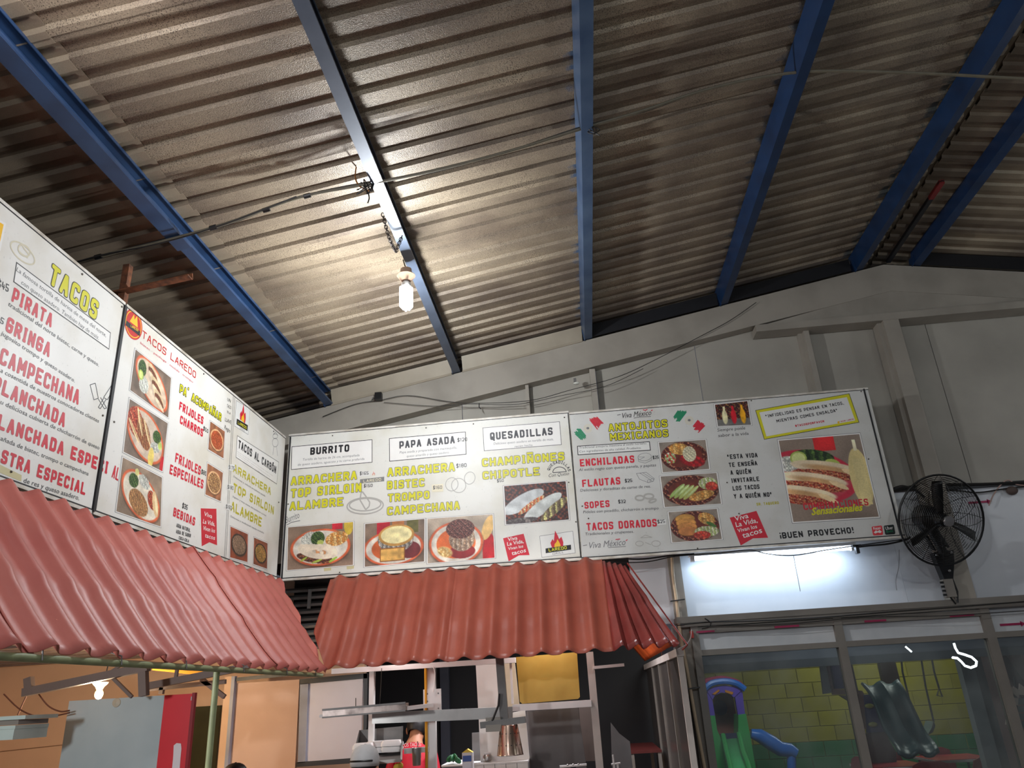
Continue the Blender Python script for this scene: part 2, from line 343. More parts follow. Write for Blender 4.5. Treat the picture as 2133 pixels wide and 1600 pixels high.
LT = mat('light_flashing', (158, 148, 130), .5, .1, .08, 4)
for xa, xb in ((-2.1, -1.0), (-.9, .2)):
    b = MB(); b.prism([(xa, 6.2, rtop(xa)+.002), (xb, 6.2, rtop(xb)+.002), (xb, 6.14, rtop(xb)+.13), (xa, 6.14, rtop(xa)+.13)], (0, .006, 0)); b.build('flashing', LT, tr)
    b = MB(); b.prism([(xa, 6.172, rtop(xa)-.012), (xb, 6.172, rtop(xb)-.012), (xb, 6.172, rtop(xb)+.008), (xa, 6.172, rtop(xa)+.008)], (0, .008, 0)); b.build('flashing_lip', LT, tr)
# posts
def post(x0, x1, z0, z1, label, y0=6.13, y1=6.28, m=GREYP, lip=True):
    th = thing('wall_post', label, 'post', ((x0+x1)/2, (y0+y1)/2, z0))
    b = MB(); b.box((x0, y0, z0), (x1, y1, z1)); b.build('column', m, th)
    if lip: b = MB(); b.box((x0-.035, y0+.05, z0), (x0, y1, z1)); b.build('edge_lip', m, th)
post(2.80, 2.93, 2.24, 4.60, 'wide grey steel post right of the menu signs, behind the fan')
post(2.14, 2.185, 2.95, 4.59, 'thin grey wall stud above the right menu sign, nearest the wide post', 6.2, 6.3)
post(.235, .285, 2.95, 4.40, 'thin grey wall stud above the seam of the two back signs', 6.2, 6.3, lip=False)
post(-.345, -.315, 2.95, 4.30, 'thin grey wall stud behind the top edge of the left back sign', 6.2, 6.3, lip=False)
post(.742, .80, 0, 2.78, 'grey steel post beside the cream conduit, left of the window', 6.2, 6.28)
# wall sheets
wb = thing('wall_back', None, None, (1.5, WY, 0), kind='structure')
def wsheet(x0, x1, z0, z1, m, mess=0):
    b = MB(); n = 8; rnd = random.Random(int(x0*100+z0*10)); vs = []; 
    for i in range(n+1):
        for j in range(n+1):
            u, v = i/n, j/n; w = 0 if i in (0, n) or j in (0, n) else rnd.uniform(-1, 1)*mess
            xx = lerp(x0, x1, u); zt = z1 if not callable(z1) else z1(xx)
            vs.append((xx, WY+w, lerp(z0, zt, v)))
    fs = [(i*(n+1)+j, (i+1)*(n+1)+j, (i+1)*(n+1)+j+1, i*(n+1)+j+1) for i in range(n) for j in range(n)]
    N = len(vs); vs += [(x, WY+.012, z) for x, y, z in vs]; fs += [tuple(N+i for i in reversed(f)) for f in list(fs)]
    rim = [j for j in range(n+1)] + [i*(n+1)+n for i in range(1, n+1)] + [n*(n+1)+j for j in range(n-1, -1, -1)] + [i*(n+1) for i in range(n-1, 0, -1)]
    for k in range(len(rim)): a, c = rim[k], rim[(k+1) % len(rim)]; fs.append((a, c, N+c, N+a))
    b.add(vs, fs); b.smooth = True; return b.build('wall_sheet', m, wb)
seams = [-3.3, -2.15, -.93, .29, 1.2, 2.16, 3.22, 4.44, 6.3]
for a, c in zip(seams[:-1], seams[1:]):
    wsheet(a+.003, c-.003, 3.115, (lambda x: rtop(x)-.2), WALLU, .004)
for a, c in ((.40, .77), (.77, 2.5), (2.5, 3.72), (3.72, 4.94), (4.94, 6.3)):
    wsheet(a+.0006, c-.0006, 2.21, 3.11, WALLL, .003)
wsheet(-3.3, .397, 2.9, 3.11, WALLU, .002)
wsheet(.67, .80, 0, 2.19, WALLL, 0)
b = MB(); b.box((2.95, 6.27, 3.10), (6.3, 6.30, 3.13)); b.build('seam_rail', DARK, wb)
# cross beam over the window
xb = thing('window_header', 'grey steel header rail across the white wall above the window', 'beam', (3.5, 6.2, 2.18))
b = MB(); b.box((.70, 6.12, 2.195), (6.3, 6.30, 2.24)); b.build('header_top', GREYD, xb)
b = MB(); b.box((.72, 6.13, 2.165), (6.3, 6.28, 2.196)); b.build('header_bottom', GREYD, xb)

# glazed partition
GY = 6.18
gp = thing('window_1', None, None, (2, GY, 0), kind='structure')
def gbar(x0, x1, z0, z1, n='window_frame', y0=GY-.035, y1=GY+.035, m=GREYD):
    b = MB(); b.box((x0, y0, z0), (x1, y1, z1)); return b.build(n, m, gp)
XM = [.815, 1.875, 2.955]
gbar(.80, .855, 0, 2.165); gbar(1.865, 1.925, 0, 2.165); gbar(2.935, 3.00, 0, 2.165)
gbar(.855, 2.935, 2.115, 2.16, 'top_rail', GY-.03, GY+.03); gbar(.855, 1.865, 1.955, 1.995, 'transom'); gbar(1.925, 2.935, 1.955, 1.995, 'transom'); gbar(3.0, 6.3, 1.955, 1.995, 'transom')
gbar(.855, 1.865, .0, .05, 'bottom_rail'); gbar(1.925, 2.935, .0, .05, 'bottom_rail'); gbar(4.4, 4.46, 0, 1.955)
CLOUD = mat('cloudy_white_pane', (205, 207, 208), .35, 0, .05, 3, rgb2=(180, 184, 188))
for x0, x1 in ((.855, 1.865), (1.925, 2.935)):
    b = MB(); b.box((x0, GY+.005, 1.995), (x1, GY+.013, 2.115)); b.build('upper_pane', CLOUD, gp)
for x0, x1 in ((.855, 1.865), (1.925, 2.935), (3.0, 4.4)):
    b = MB(); b.box((x0, GY+.0, .05), (x1, GY+.006, 1.955)); b.build('glass_pane', GLASS, gp)
b = MB(); b.box((3.0, GY+.02, 1.995), (6.3, GY+.03, 2.165)); b.build('upper_pane', CLOUD, gp)
TAPE = mat('magenta_tape', (170, 32, 84), .5)
for i, (a, c) in enumerate((((1450,1314),(1488,1312)), ((1613,1305),(1664,1301)), ((1800,1292),(1845,1288)), ((1978,1281),(2028,1278)))):
    p, q = at(*a, 1, GY-.037), at(*c, 1, GY-.037); b = MB(); b.box((p.x, GY-.038, 2.118), (q.x, GY-.0355, 2.132)); tag(b.build('tape_strip', TAPE), 'magenta tape strip on the window top rail, %s from the left' % ('first', 'second', 'third', 'fourth')[i], 'tape', 'magenta tape strips')
def arrow(a, c, y, label):
    p, q = at(*a, 1, y), at(*c, 1, y); b = MB(); z = (p.z+q.z)/2; b.prism([(p.x, y, z-.008), (q.x-.03, y, z-.008), (q.x-.03, y, z+.008), (p.x, y, z+.008)], (0, -.002, 0)); b.prism([(q.x-.035, y, z-.02), (q.x, y, z), (q.x-.035, y, z+.02)], (0, -.002, 0))
    tag(b.build('arrow_mark', TAPE), label, 'arrow')
arrow((2017, 1047), (2066, 1045), WY-.006, 'magenta arrow on the white wall behind the fan')
arrow((2083, 1302), (2136, 1299), GY+.018, 'magenta arrow on the pale strip at the right edge above the window')

# ------------------------------------------------------------------ left room structure (seen under the left awning)
wl = thing('wall_left', None, None, (-3.0, 7.6, 0), kind='structure')
b = MB(); b.box((-8, 7.62, 0), (at(757, 1500, 1, 7.62).x, 7.7, 3.0)); b.build('tan_wall_sheet', TAN, wl)
b = MB(); b.box((-6.2, 2, 0), (-6.1, 7.7, 3.0)); b.build('tan_side_sheet', TAN, wl)
for (a, c) in (((0,1566),(140,1551)),):
    p, q = at(*a, 1, 7.615), at(*c, 1, 7.615); b = MB(); b.bar(p, q, .004, .006); b.build('sheet_joint', mat('joint_brown', (130, 90, 60)), wl)
OLV = mat('olive_dark_wall', (60, 58, 20), .7, 0, .2, 3)
p, q = at(410, 1440, 1, 7.6), at(463, 1600, 1, 7.6)
b = MB(); b.box((p.x, 7.58, 0), (q.x-.06, 7.612, p.z-.14)); b.build('olive_panel', OLV, wl)

# ------------------------------------------------------------------ awnings
ZE, XE, YE = 1.995, -1.79, 5.29
def awning_grid(b, fn, s0, s1, ph=0, t=.003, rows=3, nb=18, cut=None):
    """fn(s, d, h) -> point; s metres along the eave, d 0 top..1 eave, h lift"""
    ns = max(4, int(abs(s1-s0)/.0144)); vs = []
    for j in range(nb+1):
        d = j/nb
        for i in range(ns+1):
            s = lerp(s0, s1, i/ns)
            if cut: s = cut(s, d)
            c = .5+.5*math.cos(2*math.pi*(s-ph)/.173); h = .040*c**2.0
            f = (d*rows) % 1.0 if d < 1 else 1.0
            h += .015*(f**4)
            vs.append(fn(s, d, h))
    fs = [(j*(ns+1)+i, j*(ns+1)+i+1, (j+1)*(ns+1)+i+1, (j+1)*(ns+1)+i) for j in range(nb) for i in range(ns)]
    b.add(vs, fs); b.smooth = True
nF = Vector((0, -.665, .55)).normalized(); nL = Vector((.665, 0, .55)).normalized()
def fF(s, d, h): return Vector((s, lerp(5.84, YE, d), lerp(2.665, ZE-.022, d))) + nF*h
def fL(s, d, h): return Vector((lerp(XL+.03, XE, d), s, lerp(2.665, ZE-.045, d))) + nL*h
def solid(o, t=.003):
    m = o.modifiers.new('thickness', 'SOLIDIFY'); m.thickness = t; m.offset = 0; return o
xl_top = at(688, 1212, 1, 5.84).x; xl_mid = -2.02
aw = thing('front_awning', 'brick red tile-profile awning under the back menu signs, facing the camera', 'awning', (-.8, 5.5, ZE))
def cutF(s, d):
    lo = xl_top if d < .6 else lerp(xl_top, XE+.03, (d-.6)/.4)
    return max(s, lo)
for i, (a, c) in enumerate(((xl_top, -.92), (-.95, .172))):
    b = MB(); awning_grid(b, (lambda s, d, h, i=i: fF(s, d, h+.004*i)), a, c, ph=.049, cut=cutF if i == 0 else None); solid(b.build('tile_sheet', AWN, aw))
# fan-shaped corner facet
b = MB(); vs = []; nb, ns = 14, 26
A0, A1, B0, B1 = Vector((.165, 5.83, 2.66)), Vector((.34, 5.86, 2.62)), Vector((.172, 5.27, 1.985)), Vector((.60, 5.33, 1.99))
for j in range(nb+1):
    d = j/nb
    for i in range(ns+1):
        u = i/ns; p = lerp(lerp(A0, A1, u), lerp(B0, B1, u), d); h = .055*(.5-.5*math.cos(2*math.pi*u*4.3))*(.35+.65*d)
        h += .012*(((d*2) % 1.0) if d < 1 else 1)**3
        vs.append(p + Vector((.25, -.75, .6)).normalized()*(h-.012))
b.add(vs, [(j*(ns+1)+i, j*(ns+1)+i+1, (j+1)*(ns+1)+i+1, (j+1)*(ns+1)+i) for j in range(nb) for i in range(ns)]); b.smooth = True
solid(b.build('corner_sheet', AWN3, aw))
b = MB()
vs = []
for j in range(9):
    for i in range(60):
        d = j/8; s = lerp(5.62, 8.4, i/59); vs.append(Vector((lerp(.40, .60, d), s, lerp(2.28, 2.02, d))) + Vector((.8, 0, .55))*(.02*math.cos(2*math.pi*s/.173)))
b.add(vs, [(j*60+i, j*60+i+1, (j+1)*60+i+1, (j+1)*60+i) for j in range(8) for i in range(59)]); b.smooth = True
solid(b.build('side_sheet', ORAN, aw))
b = MB(); b.tube([(.62, 5.31, 1.97), (.66, 5.33, 2.0), (.36, 5.84, 2.63)], .006, 6); b.build('hip_trim', AWN3, aw)
scr = mat('screw_head', (150, 140, 130), .35, .7)
for k in range(0, 11, 2):
    p = fF(-1.60+.173*k, .965, .004); b = MB(); b.lathe([(.007, 0), (.007, .004), (.003, .007)], p, nF, 8); b.build('screw', scr, aw)

al = thing('left_awning', 'faded red tile-profile awning under the left menu signs', 'awning', (-2.1, 3.6, ZE))
def cutL(s, d): return min(s, lerp(5.80, YE+.03, d))
yb = [1.0, at(52, 1345, 0, XE).y, at(337, 1368, 0, XE).y, at(560, 1390, 0, XE).y, 5.82]
for i in range(4):
    b = MB(); awning_grid(b, (lambda s, d, h, i=i: fL(s, d, h+.006*(i % 2))), yb[i], yb[i+1]+.03, ph=2.434+.05, cut=cutL if i >= 2 else None, rows=3); solid(b.build('tile_sheet', AWN2, al))
for yy in np.arange(2.35, 5.2, .173*2):
    b = MB(); b.lathe([(.007, 0), (.007, .004), (.003, .007)], fL(yy, .95, .004), nL, 8); b.build('screw', scr, al)

# eave pipe and its legs
ep = thing('awning_pipe_frame', 'green painted pipe under the left awning eave with an upright pipe leg', 'pipe', (XE, 4, 0))
b = MB(); b.tube([(XE+.008, .5, 1.948), (XE+.008, 5.26, 1.948)], .014, 10); b.build('eave_pipe', GREENP, ep)
p = at(452, 1395, 0, XE-.02)
b = MB(); b.tube([(XE-.02, p.y, 1.955), (XE-.02, p.y, 0)], .015, 10); b.build('upright_pipe', GREENP, ep)
for yy in (2.45, 2.9, 3.4, 4.0, 4.6, 5.1):
    b = MB(); b.tube([(XE+.026, yy, 1.94), (XE+.022, yy, 1.972), (XE-.03, yy, 1.99)], .003, 6); b.build('hook', STEELD, ep)

# ------------------------------------------------------------------ stroke lettering
SG = {
'A':['00 o6 p6 40','h2 I2'],'B':['00 06 36 45 44 33 03','33 42 41 30 00'],'C':['45r 46r 06r 00r 40r 41'],'D':['00 06 36 45 41 30 00'],'E':['46 06 00 40','03 33'],'F':['46 06 00','03 33'],
'G':['45 46r 06r 00r 40r 43 23'],'H':['00 06','40 46','03 43'],'I':['16 36','26 20','10 30'],'J':['46 40r 00r 01'],'K':['00 06','46 02','14 40'],'L':['06 00 40'],'M':['00 06 22 46 40'],'N':['00 06 40 46'],
'O':['*00r 06r 46r 40r'],'P':['00 06 46r 42r 02'],'Q':['*00r 06r 46r 40r','22 4a'],'R':['00 06 46r 43r 03','23 40'],'S':['45 46r 06r 03r 43r 40r 00r 01'],'T':['06 46','26 20'],'U':['06 00r 40r 46'],
'V':['06 20 46'],'W':['06 10 25 30 46'],'X':['00 46','06 40'],'Y':['06 23 46','23 20'],'Z':['06 46 00 40'],
'0':['*00r 06r 46r 40r'],'1':['15 26 20'],'2':['05 06r 46r 43 00 40'],'3':['05 06r 46r 40r 00r 01','13 43'],'4':['16 02 42','34 30'],'5':['46 06 03 43r 40r 00r 01'],'6':['45 46r 06r 00r 40r 43r 03'],
'7':['06 46 10'],'8':['*00r 06r 46r 40r','03 43'],'9':['43 03r 06r 46r 40r 00'],'$':['45 46r 06r 03r 43r 40r 00r 01','2b 2a'],'-':['13 33'],'.':['20 20'],',':['2k 1a'],'!':['26 23','20 20'],'¡':['23 20','26 26'],
'“':['06 04','26 24'],'”':['06 04','26 24'],"´":['1b 3c'],'#':['10 16','30 36','02 42','04 44'],' ':[]}
SG['Ñ'] = SG['N']+['0d 4d']; SG['É'] = SG['E']+['1b 3d']; SG['Ó'] = SG['O']+['1b 3d']
WID = {'I':.30,'M':.62,'W':.66,' ':.34,'.':.14,',':.16,'!':.14,'¡':.14,'1':.3,'“':.36,'”':.36,'-':.3,'´':.2,'J':.42}
CH = {**{str(i): float(i) for i in range(7)}, 'a':-1., 'b':7.3, 'c':7.9, 'd':8.2, 'h':.8,'o':1.75,'p':2.25, 'I':3.2, 'k':.5, 'n':5.5}
def strokes(text, width, H, t):
    """centre lines (in metres) fitted in width x H"""
    ws = [WID.get(c, .5) for c in text]; gap = .13; tot = sum(ws)+gap*(len(text)-1); k = width/tot; x = 0; out = []
    hx, hy = t/2, t/2
    for c, w in zip(text, ws):
        W_ = w*k
        if c in 'I¡!.1,“”´': pass
        for st in SG.get(c, []):
            closed = st[0] == '*'; pts = []; 
            for tok in st.lstrip('*').split():
                px = x + hx + (CH[tok[0]]/4)*max(W_-2*hx, .001); py = hy + CH[tok[1]]/6*(H-2*hy)
                pts.append((px, py, len(tok) > 2))
            r = min(.26*H, .45*max(W_-2*hx, .001)); P = []
            n = len(pts)
            for i, (a, b_, rn) in enumerate(pts):
                if not rn or (not closed and i in (0, n-1)): P.append((a, b_)); continue
                q0, q1 = pts[i-1], pts[(i+1) % n]
                for q, sgn in ((q0, 0), (q1, 1)):
                    d = math.hypot(q[0]-a, q[1]-b_) or 1; rr = min(r, d*.48); e = (a+(q[0]-a)/d*rr, b_+(q[1]-b_)/d*rr)
                    if sgn == 0: e0 = e
                    else:
                        P += [e0] + [((1-s)**2*e0[0]+2*s*(1-s)*a+s*s*e[0], (1-s)**2*e0[1]+2*s*(1-s)*b_+s*s*e[1]) for s in (.33, .67)] + [e]
            out.append((P, closed))
        x += W_+gap*k
    return out
def field_mesh(S, width, H, r, h):
    """outline of all points closer than r to the centre lines: marching squares with merged full cells"""
    m = r*1.6; nx = int((width+2*m)/h)+2; ny = int((H*1.8+2*m)/h)+2; X, Y = np.meshgrid(np.arange(nx)*h-m, np.arange(ny)*h-m-H*.2); D = np.full(X.shape, 9.)
    for P, cl in S:
        n = len(P)
        for i in range(n if cl else n-1):
            (ax, ay), (bx, by) = P[i], P[(i+1) % n]; i0, i1 = int((min(ax, bx)-r*2+m)/h), int((max(ax, bx)+r*2+m)/h)+2; i0 = max(i0, 0)
            x, y = X[:, i0:i1], Y[:, i0:i1]; dx, dy = bx-ax, by-ay; q = dx*dx+dy*dy or 1e-12; t = np.clip(((x-ax)*dx+(y-ay)*dy)/q, 0, 1); ex, ey = x-ax-t*dx, y-ay-t*dy
            D[:, i0:i1] = np.minimum(D[:, i0:i1], (np.abs(ex)**3.2+np.abs(ey)**3.2)**(1/3.2))
    V = D-r; ins = V < 0; vs = []; fs = []; full = ins[:-1, :-1] & ins[1:, :-1] & ins[:-1, 1:] & ins[1:, 1:]; anyc = ins[:-1, :-1] | ins[1:, :-1] | ins[:-1, 1:] | ins[1:, 1:]
    def quad(x0, y0, x1, y1): k = len(vs); vs.extend([(x0, y0), (x1, y0), (x1, y1), (x0, y1)]); fs.append((k, k+1, k+2, k+3))
    for j in range(ny-1):
        i = 0; rowf = full[j]; rowa = anyc[j]
        if not rowa.any(): continue
        while i < nx-1:
            if rowf[i]:
                k = i
                while k < nx-1 and rowf[k]: k += 1
                quad(X[j, i], Y[j, i], X[j, k], Y[j+1, i]); i = k; continue
            if rowa[i]:
                c = [(X[j, i], Y[j, i], V[j, i]), (X[j, i+1], Y[j, i+1], V[j, i+1]), (X[j+1, i+1], Y[j+1, i+1], V[j+1, i+1]), (X[j+1, i], Y[j+1, i], V[j+1, i])]; pl = []
                for a_ in range(4):
                    p, q = c[a_], c[(a_+1) % 4]
                    if p[2] < 0: pl.append((p[0], p[1]))
                    if (p[2] < 0) != (q[2] < 0): t = p[2]/(p[2]-q[2]); pl.append((p[0]+(q[0]-p[0])*t, p[1]+(q[1]-p[1])*t))
                if len(pl) > 2: k = len(vs); vs.extend(pl); fs.append(tuple(range(k, k+len(pl))))
            i += 1
    return vs, fs
LK = .3
class Board:
    def __init__(s, axis, val):
        s.ax, s.val = axis, val
        if axis == 1: s.R, s.N = Vector((1,0,0)), Vector((0,-1,0))
        else: s.R, s.N = Vector((0,1,0)), Vector((1,0,0))
        s.parent = None; s.sub = None
    def p(s, q): return at(q[0], q[1], s.ax, s.val)
def col(name):
    T = {'yellow':(214,208,30),'red':(206,28,52),'black':(24,24,28),'grey':(120,120,122),'pale':(176,174,168),'dred':(196,36,32),'green':(20,134,92),'white':(236,234,230),'dgrey':(66,66,70),'cream':(226,218,190),'flame':(244,190,40),'pink':(214,70,90),'ochre':(190,180,40),'paper':(226,226,222),'band':(130,130,128),'palered':(214,150,140),'badgered':(226,60,70),'badgeblack':(24,36,34),'hat':(214,206,180), 'stain':(206,196,150)}
    return mat('print_'+name, T[name], .5, 0, .03, 6)
def letter(B, text, bl, br, tl, color='red', outline=None, wt=.22, name='lettering', label=None, lift=.0035):
    P0, P1, P2 = B.p(bl), B.p(br), B.p(tl); X = P1-P0; width = X.length; X.normalize(); U = B.N.cross(X).normalized()
    if U.z < 0: U = -U
    H = abs((P2-P0).dot(U)); tot = sum(WID.get(c, .5) for c in text)+.13*(len(text)-1); t = min(wt*.88*H, .35*.5*width/tot); b = MB()
    S = strokes(text, width, H, t)
    for mi, r, off in (((1, t/2+.004, lift), (0, t/2, lift+.002)) if outline else ((0, t/2, lift),)):
        vs, fs = field_mesh(S, width, H, r, max(t/5, .0022)); b.add([P0 + X*float(x) + U*float(y) + B.N*(off*LK) for x, y in vs], fs, mi)
    o = b.build(name, [col(color)] + ([col(outline)] if outline else []), B.sub or B.parent, smooth=False)
    if label: o['label'] = label
    return o
def script(B, text, bl, br, tl, color='grey', shear=.15, bold=-.0, name='small_lettering', lift=.0035):
    P0, P1, P2 = B.p(bl), B.p(br), B.p(tl); X = P1-P0; width = X.length; X.normalize(); U = B.N.cross(X).normalized()
    if U.z < 0: U = -U
    H = abs((P2-P0).dot(U))
    cu = bpy.data.curves.new('t', 'FONT'); cu.body = text; cu.resolution_u = 2; cu.offset = bold
    ob = bpy.data.objects.new('t', cu); COL.objects.link(ob); bpy.context.view_layer.update(); me = bpy.data.meshes.new_from_object(ob.evaluated_get(bpy.context.evaluated_depsgraph_get()))
    bpy.data.objects.remove(ob); bpy.data.curves.remove(cu)
    co = np.zeros(len(me.vertices)*3); me.vertices.foreach_get('co', co); co = co.reshape(-1, 3)
    x0, x1 = co[:,0].min(), co[:,0].max(); sx = width/(x1-x0); sy = H/.69
    b = MB(); b.add([P0 + X*float((c[0]-x0)*sx + shear*c[1]*sy) + U*float(c[1]*sy) + B.N*(lift*LK) for c in co], [tuple(p.vertices) for p in me.polygons])
    bpy.data.meshes.remove(me)
    return b.build(name, col(color), B.sub or B.parent, smooth=False)
def poly(B, pts, color, lift=.002, name='print_panel', border=None, bw=.006):
    P = [B.p(q) for q in pts]; b = MB()
    if border:
        n = len(P); c = sum(P, Vector())/n
        b.add([p + B.N*(lift*LK) for p in P], [tuple(range(n))], 1)
        I = []
        for i in range(n):
            d0 = (P[i-1]-P[i]).normalized(); d1 = (P[(i+1) % n]-P[i]).normalized(); m = (d0+d1); sn = d0.cross(d1).length or 1; I.append(P[i]+m*(bw/sn))
        b.add([p + B.N*((lift+.0006)*LK) for p in I], [tuple(range(n))], 0)
        return b.build(name, [col(color), col(border)], B.parent, smooth=False)
    b.add([p + B.N*(lift*LK) for p in P], [tuple(range(len(P)))]); return b.build(name, col(color), B.parent, smooth=False)
def line(B, pts, color='grey', w=.003, name='line_drawing', lift=.003, closed=False, mb=None):
    own = mb is None; b = mb or MB(); P = [B.p(q) for q in pts]
    n = len(P)
    for i in range(n if closed else n-1):
        a, c = P[i], P[(i+1) % n]; d = (c-a)
        if d.length < 1e-6: continue
        s = B.N.cross(d.normalized())*(w/2); b.add([a-s+B.N*(lift*LK+i*1e-5), c-s+B.N*(lift*LK+i*1e-5), c+s+B.N*(lift*LK+i*1e-5), a+s+B.N*(lift*LK+i*1e-5)], [(0, 1, 2, 3)])
    return b.build(name, col(color), B.parent, smooth=False) if own else b
def drawing(B, lines, color='grey', w=.003, name='line_drawing'):
    b = MB()
    for i, l in enumerate(lines): line(B, l, color, w, mb=b, lift=.003+i*.00003)
    return b.build(name, col(color), B.parent, smooth=False)
def oval(cx, cy, rx, ry, a=0, n=20, t0=0, t1=2*math.pi):
    return [(cx+rx*math.cos(t)*math.cos(a)-ry*math.sin(t)*math.sin(a), cy+rx*math.cos(t)*math.sin(a)+ry*math.sin(t)*math.cos(a)) for t in (t0+(t1-t0)*i/n for i in range(n+1))]

# ------------------------------------------------------------------ printed food photographs (vertex colours)
class Paint:
    def __init__(s, B, quad, seed, res=1.0):
        P = [B.p(q) for q in quad]; s.P = P; s.B = B; w = (P[1]-P[0]).length; h = (P[3]-P[0]).length
        s.n, s.m = max(30, int(w/.0042*res)), max(30, int(h/.0042*res)); s.asp = w/h
        s.U, s.V = np.meshgrid(np.linspace(0, s.asp, s.n), np.linspace(0, 1, s.m)); s.rg = np.random.RandomState(seed); s.C = np.zeros((s.m, s.n, 3))
    def noise(s, f):
        k = int(f*max(s.asp, 1))+3; g = s.rg.rand(k+2, k+2); x = s.U*f; y = s.V*f; i = x.astype(int); j = y.astype(int); a = x-i; b_ = y-j; a = a*a*(3-2*a); b_ = b_*b_*(3-2*b_)
        return (g[j, i]*(1-a)+g[j, i+1]*a)*(1-b_)+(g[j+1, i]*(1-a)+g[j+1, i+1]*a)*b_
    def el(s, cx, cy, rx, ry, a=0, soft=.04):
        cx *= s.asp; a = math.radians(a); du, dv = s.U-cx, s.V-cy; x = (du*math.cos(a)+dv*math.sin(a))/rx; y = (-du*math.sin(a)+dv*math.cos(a))/ry
        return np.clip((1-np.sqrt(x*x+y*y))/soft, 0, 1)
    def rect(s, x0, y0, x1, y1): return ((s.U/s.asp > x0) & (s.U/s.asp < x1) & (s.V > y0) & (s.V < y1)).astype(float)
    def fill(s, m, c, var=.1, f=10):
        c = np.array(c, float); k = 1+var*2*(s.noise(f)-.5); s.C = s.C*(1-m[..., None])+(c*k[..., None])*m[..., None]
    def chunks(s, m, pal, f=14, dark=.45, st=(1, 1), ang=0):
        f *= 1.7; dark *= .75
        a = math.radians(ang); x = (s.U*math.cos(a)+s.V*math.sin(a))*f*st[0]+50; y = (-s.U*math.sin(a)+s.V*math.cos(a))*f*st[1]+50; best = np.full(x.shape, 9.); second = best.copy(); idx = np.zeros(x.shape, int); K = 97
        jx = s.rg.rand(K*K); jy = s.rg.rand(K*K)
        for di in (-1, 0, 1):
            for dj in (-1, 0, 1):
                gi = np.floor(x).astype(int)+di; gj = np.floor(y).astype(int)+dj; h = (gi*31+gj*57) % (K*K)
                d = np.hypot(gi+jx[h]-x, gj+jy[h]-y); up = d < best; second = np.where(up, best, np.minimum(second, d)); best = np.where(up, d, best); idx = np.where(up, h, idx)
        pal = np.array(pal, float); pc = pal[(idx*7) % len(pal)]; sh = 1-dark+dark*np.clip((second-best)*2.5, 0, 1); sh = sh*(1+.25*((idx % 11)/11-.5))
        s.C = s.C*(1-m[..., None])+pc*sh[..., None]*m[..., None]
    def plate(s, cx, cy, rx, ry, a=0, rim=(214, 100, 60), inn=(222, 214, 200), bed=None):
        s.fill(s.el(cx, cy+.03, rx*1.04, ry*1.05, a, .12), (90, 66, 54), .1)
        s.fill(s.el(cx, cy, rx, ry, a), rim); s.fill(s.el(cx, cy, rx*.91, ry*.9, a), inn)
        if bed: s.fill(s.el(cx, cy, rx*.72, ry*.7, a), bed)
    def emit(s, name='photo_print', border='white', bw=.006, label=None):
        B = s.B; g_ = s.rg.rand(s.m, s.n); g_ = (g_+np.roll(g_, 1, 0)+np.roll(g_, 1, 1))/3; c = s.C/255.0*(1+.13*(g_-.5))[..., None]*(1+.16*(s.noise(5)-.5))[..., None]; c = np.clip(c, 0, 1); c = np.where(c <= .04045, c/12.92, ((c+.055)/1.055)**2.4)
        P = [np.array(p) for p in s.P]; u = (s.U/s.asp)[..., None]; v = s.V[..., None]
        X = (P[0]*(1-u)+P[1]*u)*(1-v)+(P[3]*(1-u)+P[2]*u)*v + np.array(B.N)*.0012
        n, m = s.n, s.m; ii, jj = np.meshgrid(np.arange(n-1), np.arange(m-1)); a = (jj*n+ii).ravel(); F = np.stack([a, a+n, a+n+1, a+1], 1)
        ctr = X.reshape(-1, 3).mean(0); me = bpy.data.meshes.new(name); me.from_pydata((X.reshape(-1, 3)-ctr).tolist(), [], F.tolist()); me.materials.append(PRINT)
        at_ = me.color_attributes.new('Col', 'FLOAT_COLOR', 'POINT'); at_.data.foreach_set('color', np.concatenate([c, np.ones((m, n, 1))], 2).reshape(-1).astype(np.float32)); me.update()
        if border:
            bb = MB(); Q = [Vector(p) for p in P]; cc = sum(Q, Vector())/4; bb.add([q+(q-cc).normalized()*bw*2.2+B.N*.0005 for q in Q], [(0, 1, 2, 3)]); bb.add([q+(q-cc).normalized()*bw*1.6+B.N*.0008 for q in Q], [(0, 1, 2, 3)], 1)
            bb.build('photo_border', [col('grey'), col(border)], B.parent, smooth=False)
        o = bpy.data.objects.new(name, me); COL.objects.link(o); place(o, ctr, B.parent)
        if label: o['label'] = label
        return o
MEAT = [(120, 66, 44), (150, 84, 56), (92, 48, 34), (176, 108, 74)]; REDM = [(176, 52, 34), (206, 84, 54), (140, 36, 26), (222, 130, 90)]; GRN = [(70, 104, 44), (44, 78, 34), (108, 140, 66), (30, 56, 26)]
WHT = [(228, 228, 214), (206, 210, 196), (240, 238, 228)]; TORT = (226, 200, 158); BRN = (150, 128, 108)
def f_tacos(B, q, s, brown=False, label=None):
    p = Paint(B, q, s); p.fill(np.ones_like(p.U), (122, 104, 90), .15, 6); p.plate(.5, .5, .5*p.asp, .44, 25, inn=(214, 190, 164))
    p.chunks(p.el(.22, .3, .17, .2), GRN, 22); p.chunks(p.el(.3, .66, .2, .2), WHT, 20); p.fill(p.el(.2, .48, .11, .12), (176, 196, 88)); p.fill(p.el(.2, .48, .08, .085), (206, 220, 130))
    for i, (x, y) in enumerate(((.5, .25), (.62, .5), (.72, .75))):
        p.fill(p.el(x-.02, y-.05, .26, .12, 28), TORT); p.chunks(p.el(x, y+.02, .24, .1, 28), MEAT if brown else REDM, 26); p.fill(p.el(x+.02, y+.1, .24, .055, 28), (236, 214, 180))
    p.emit(label=label)
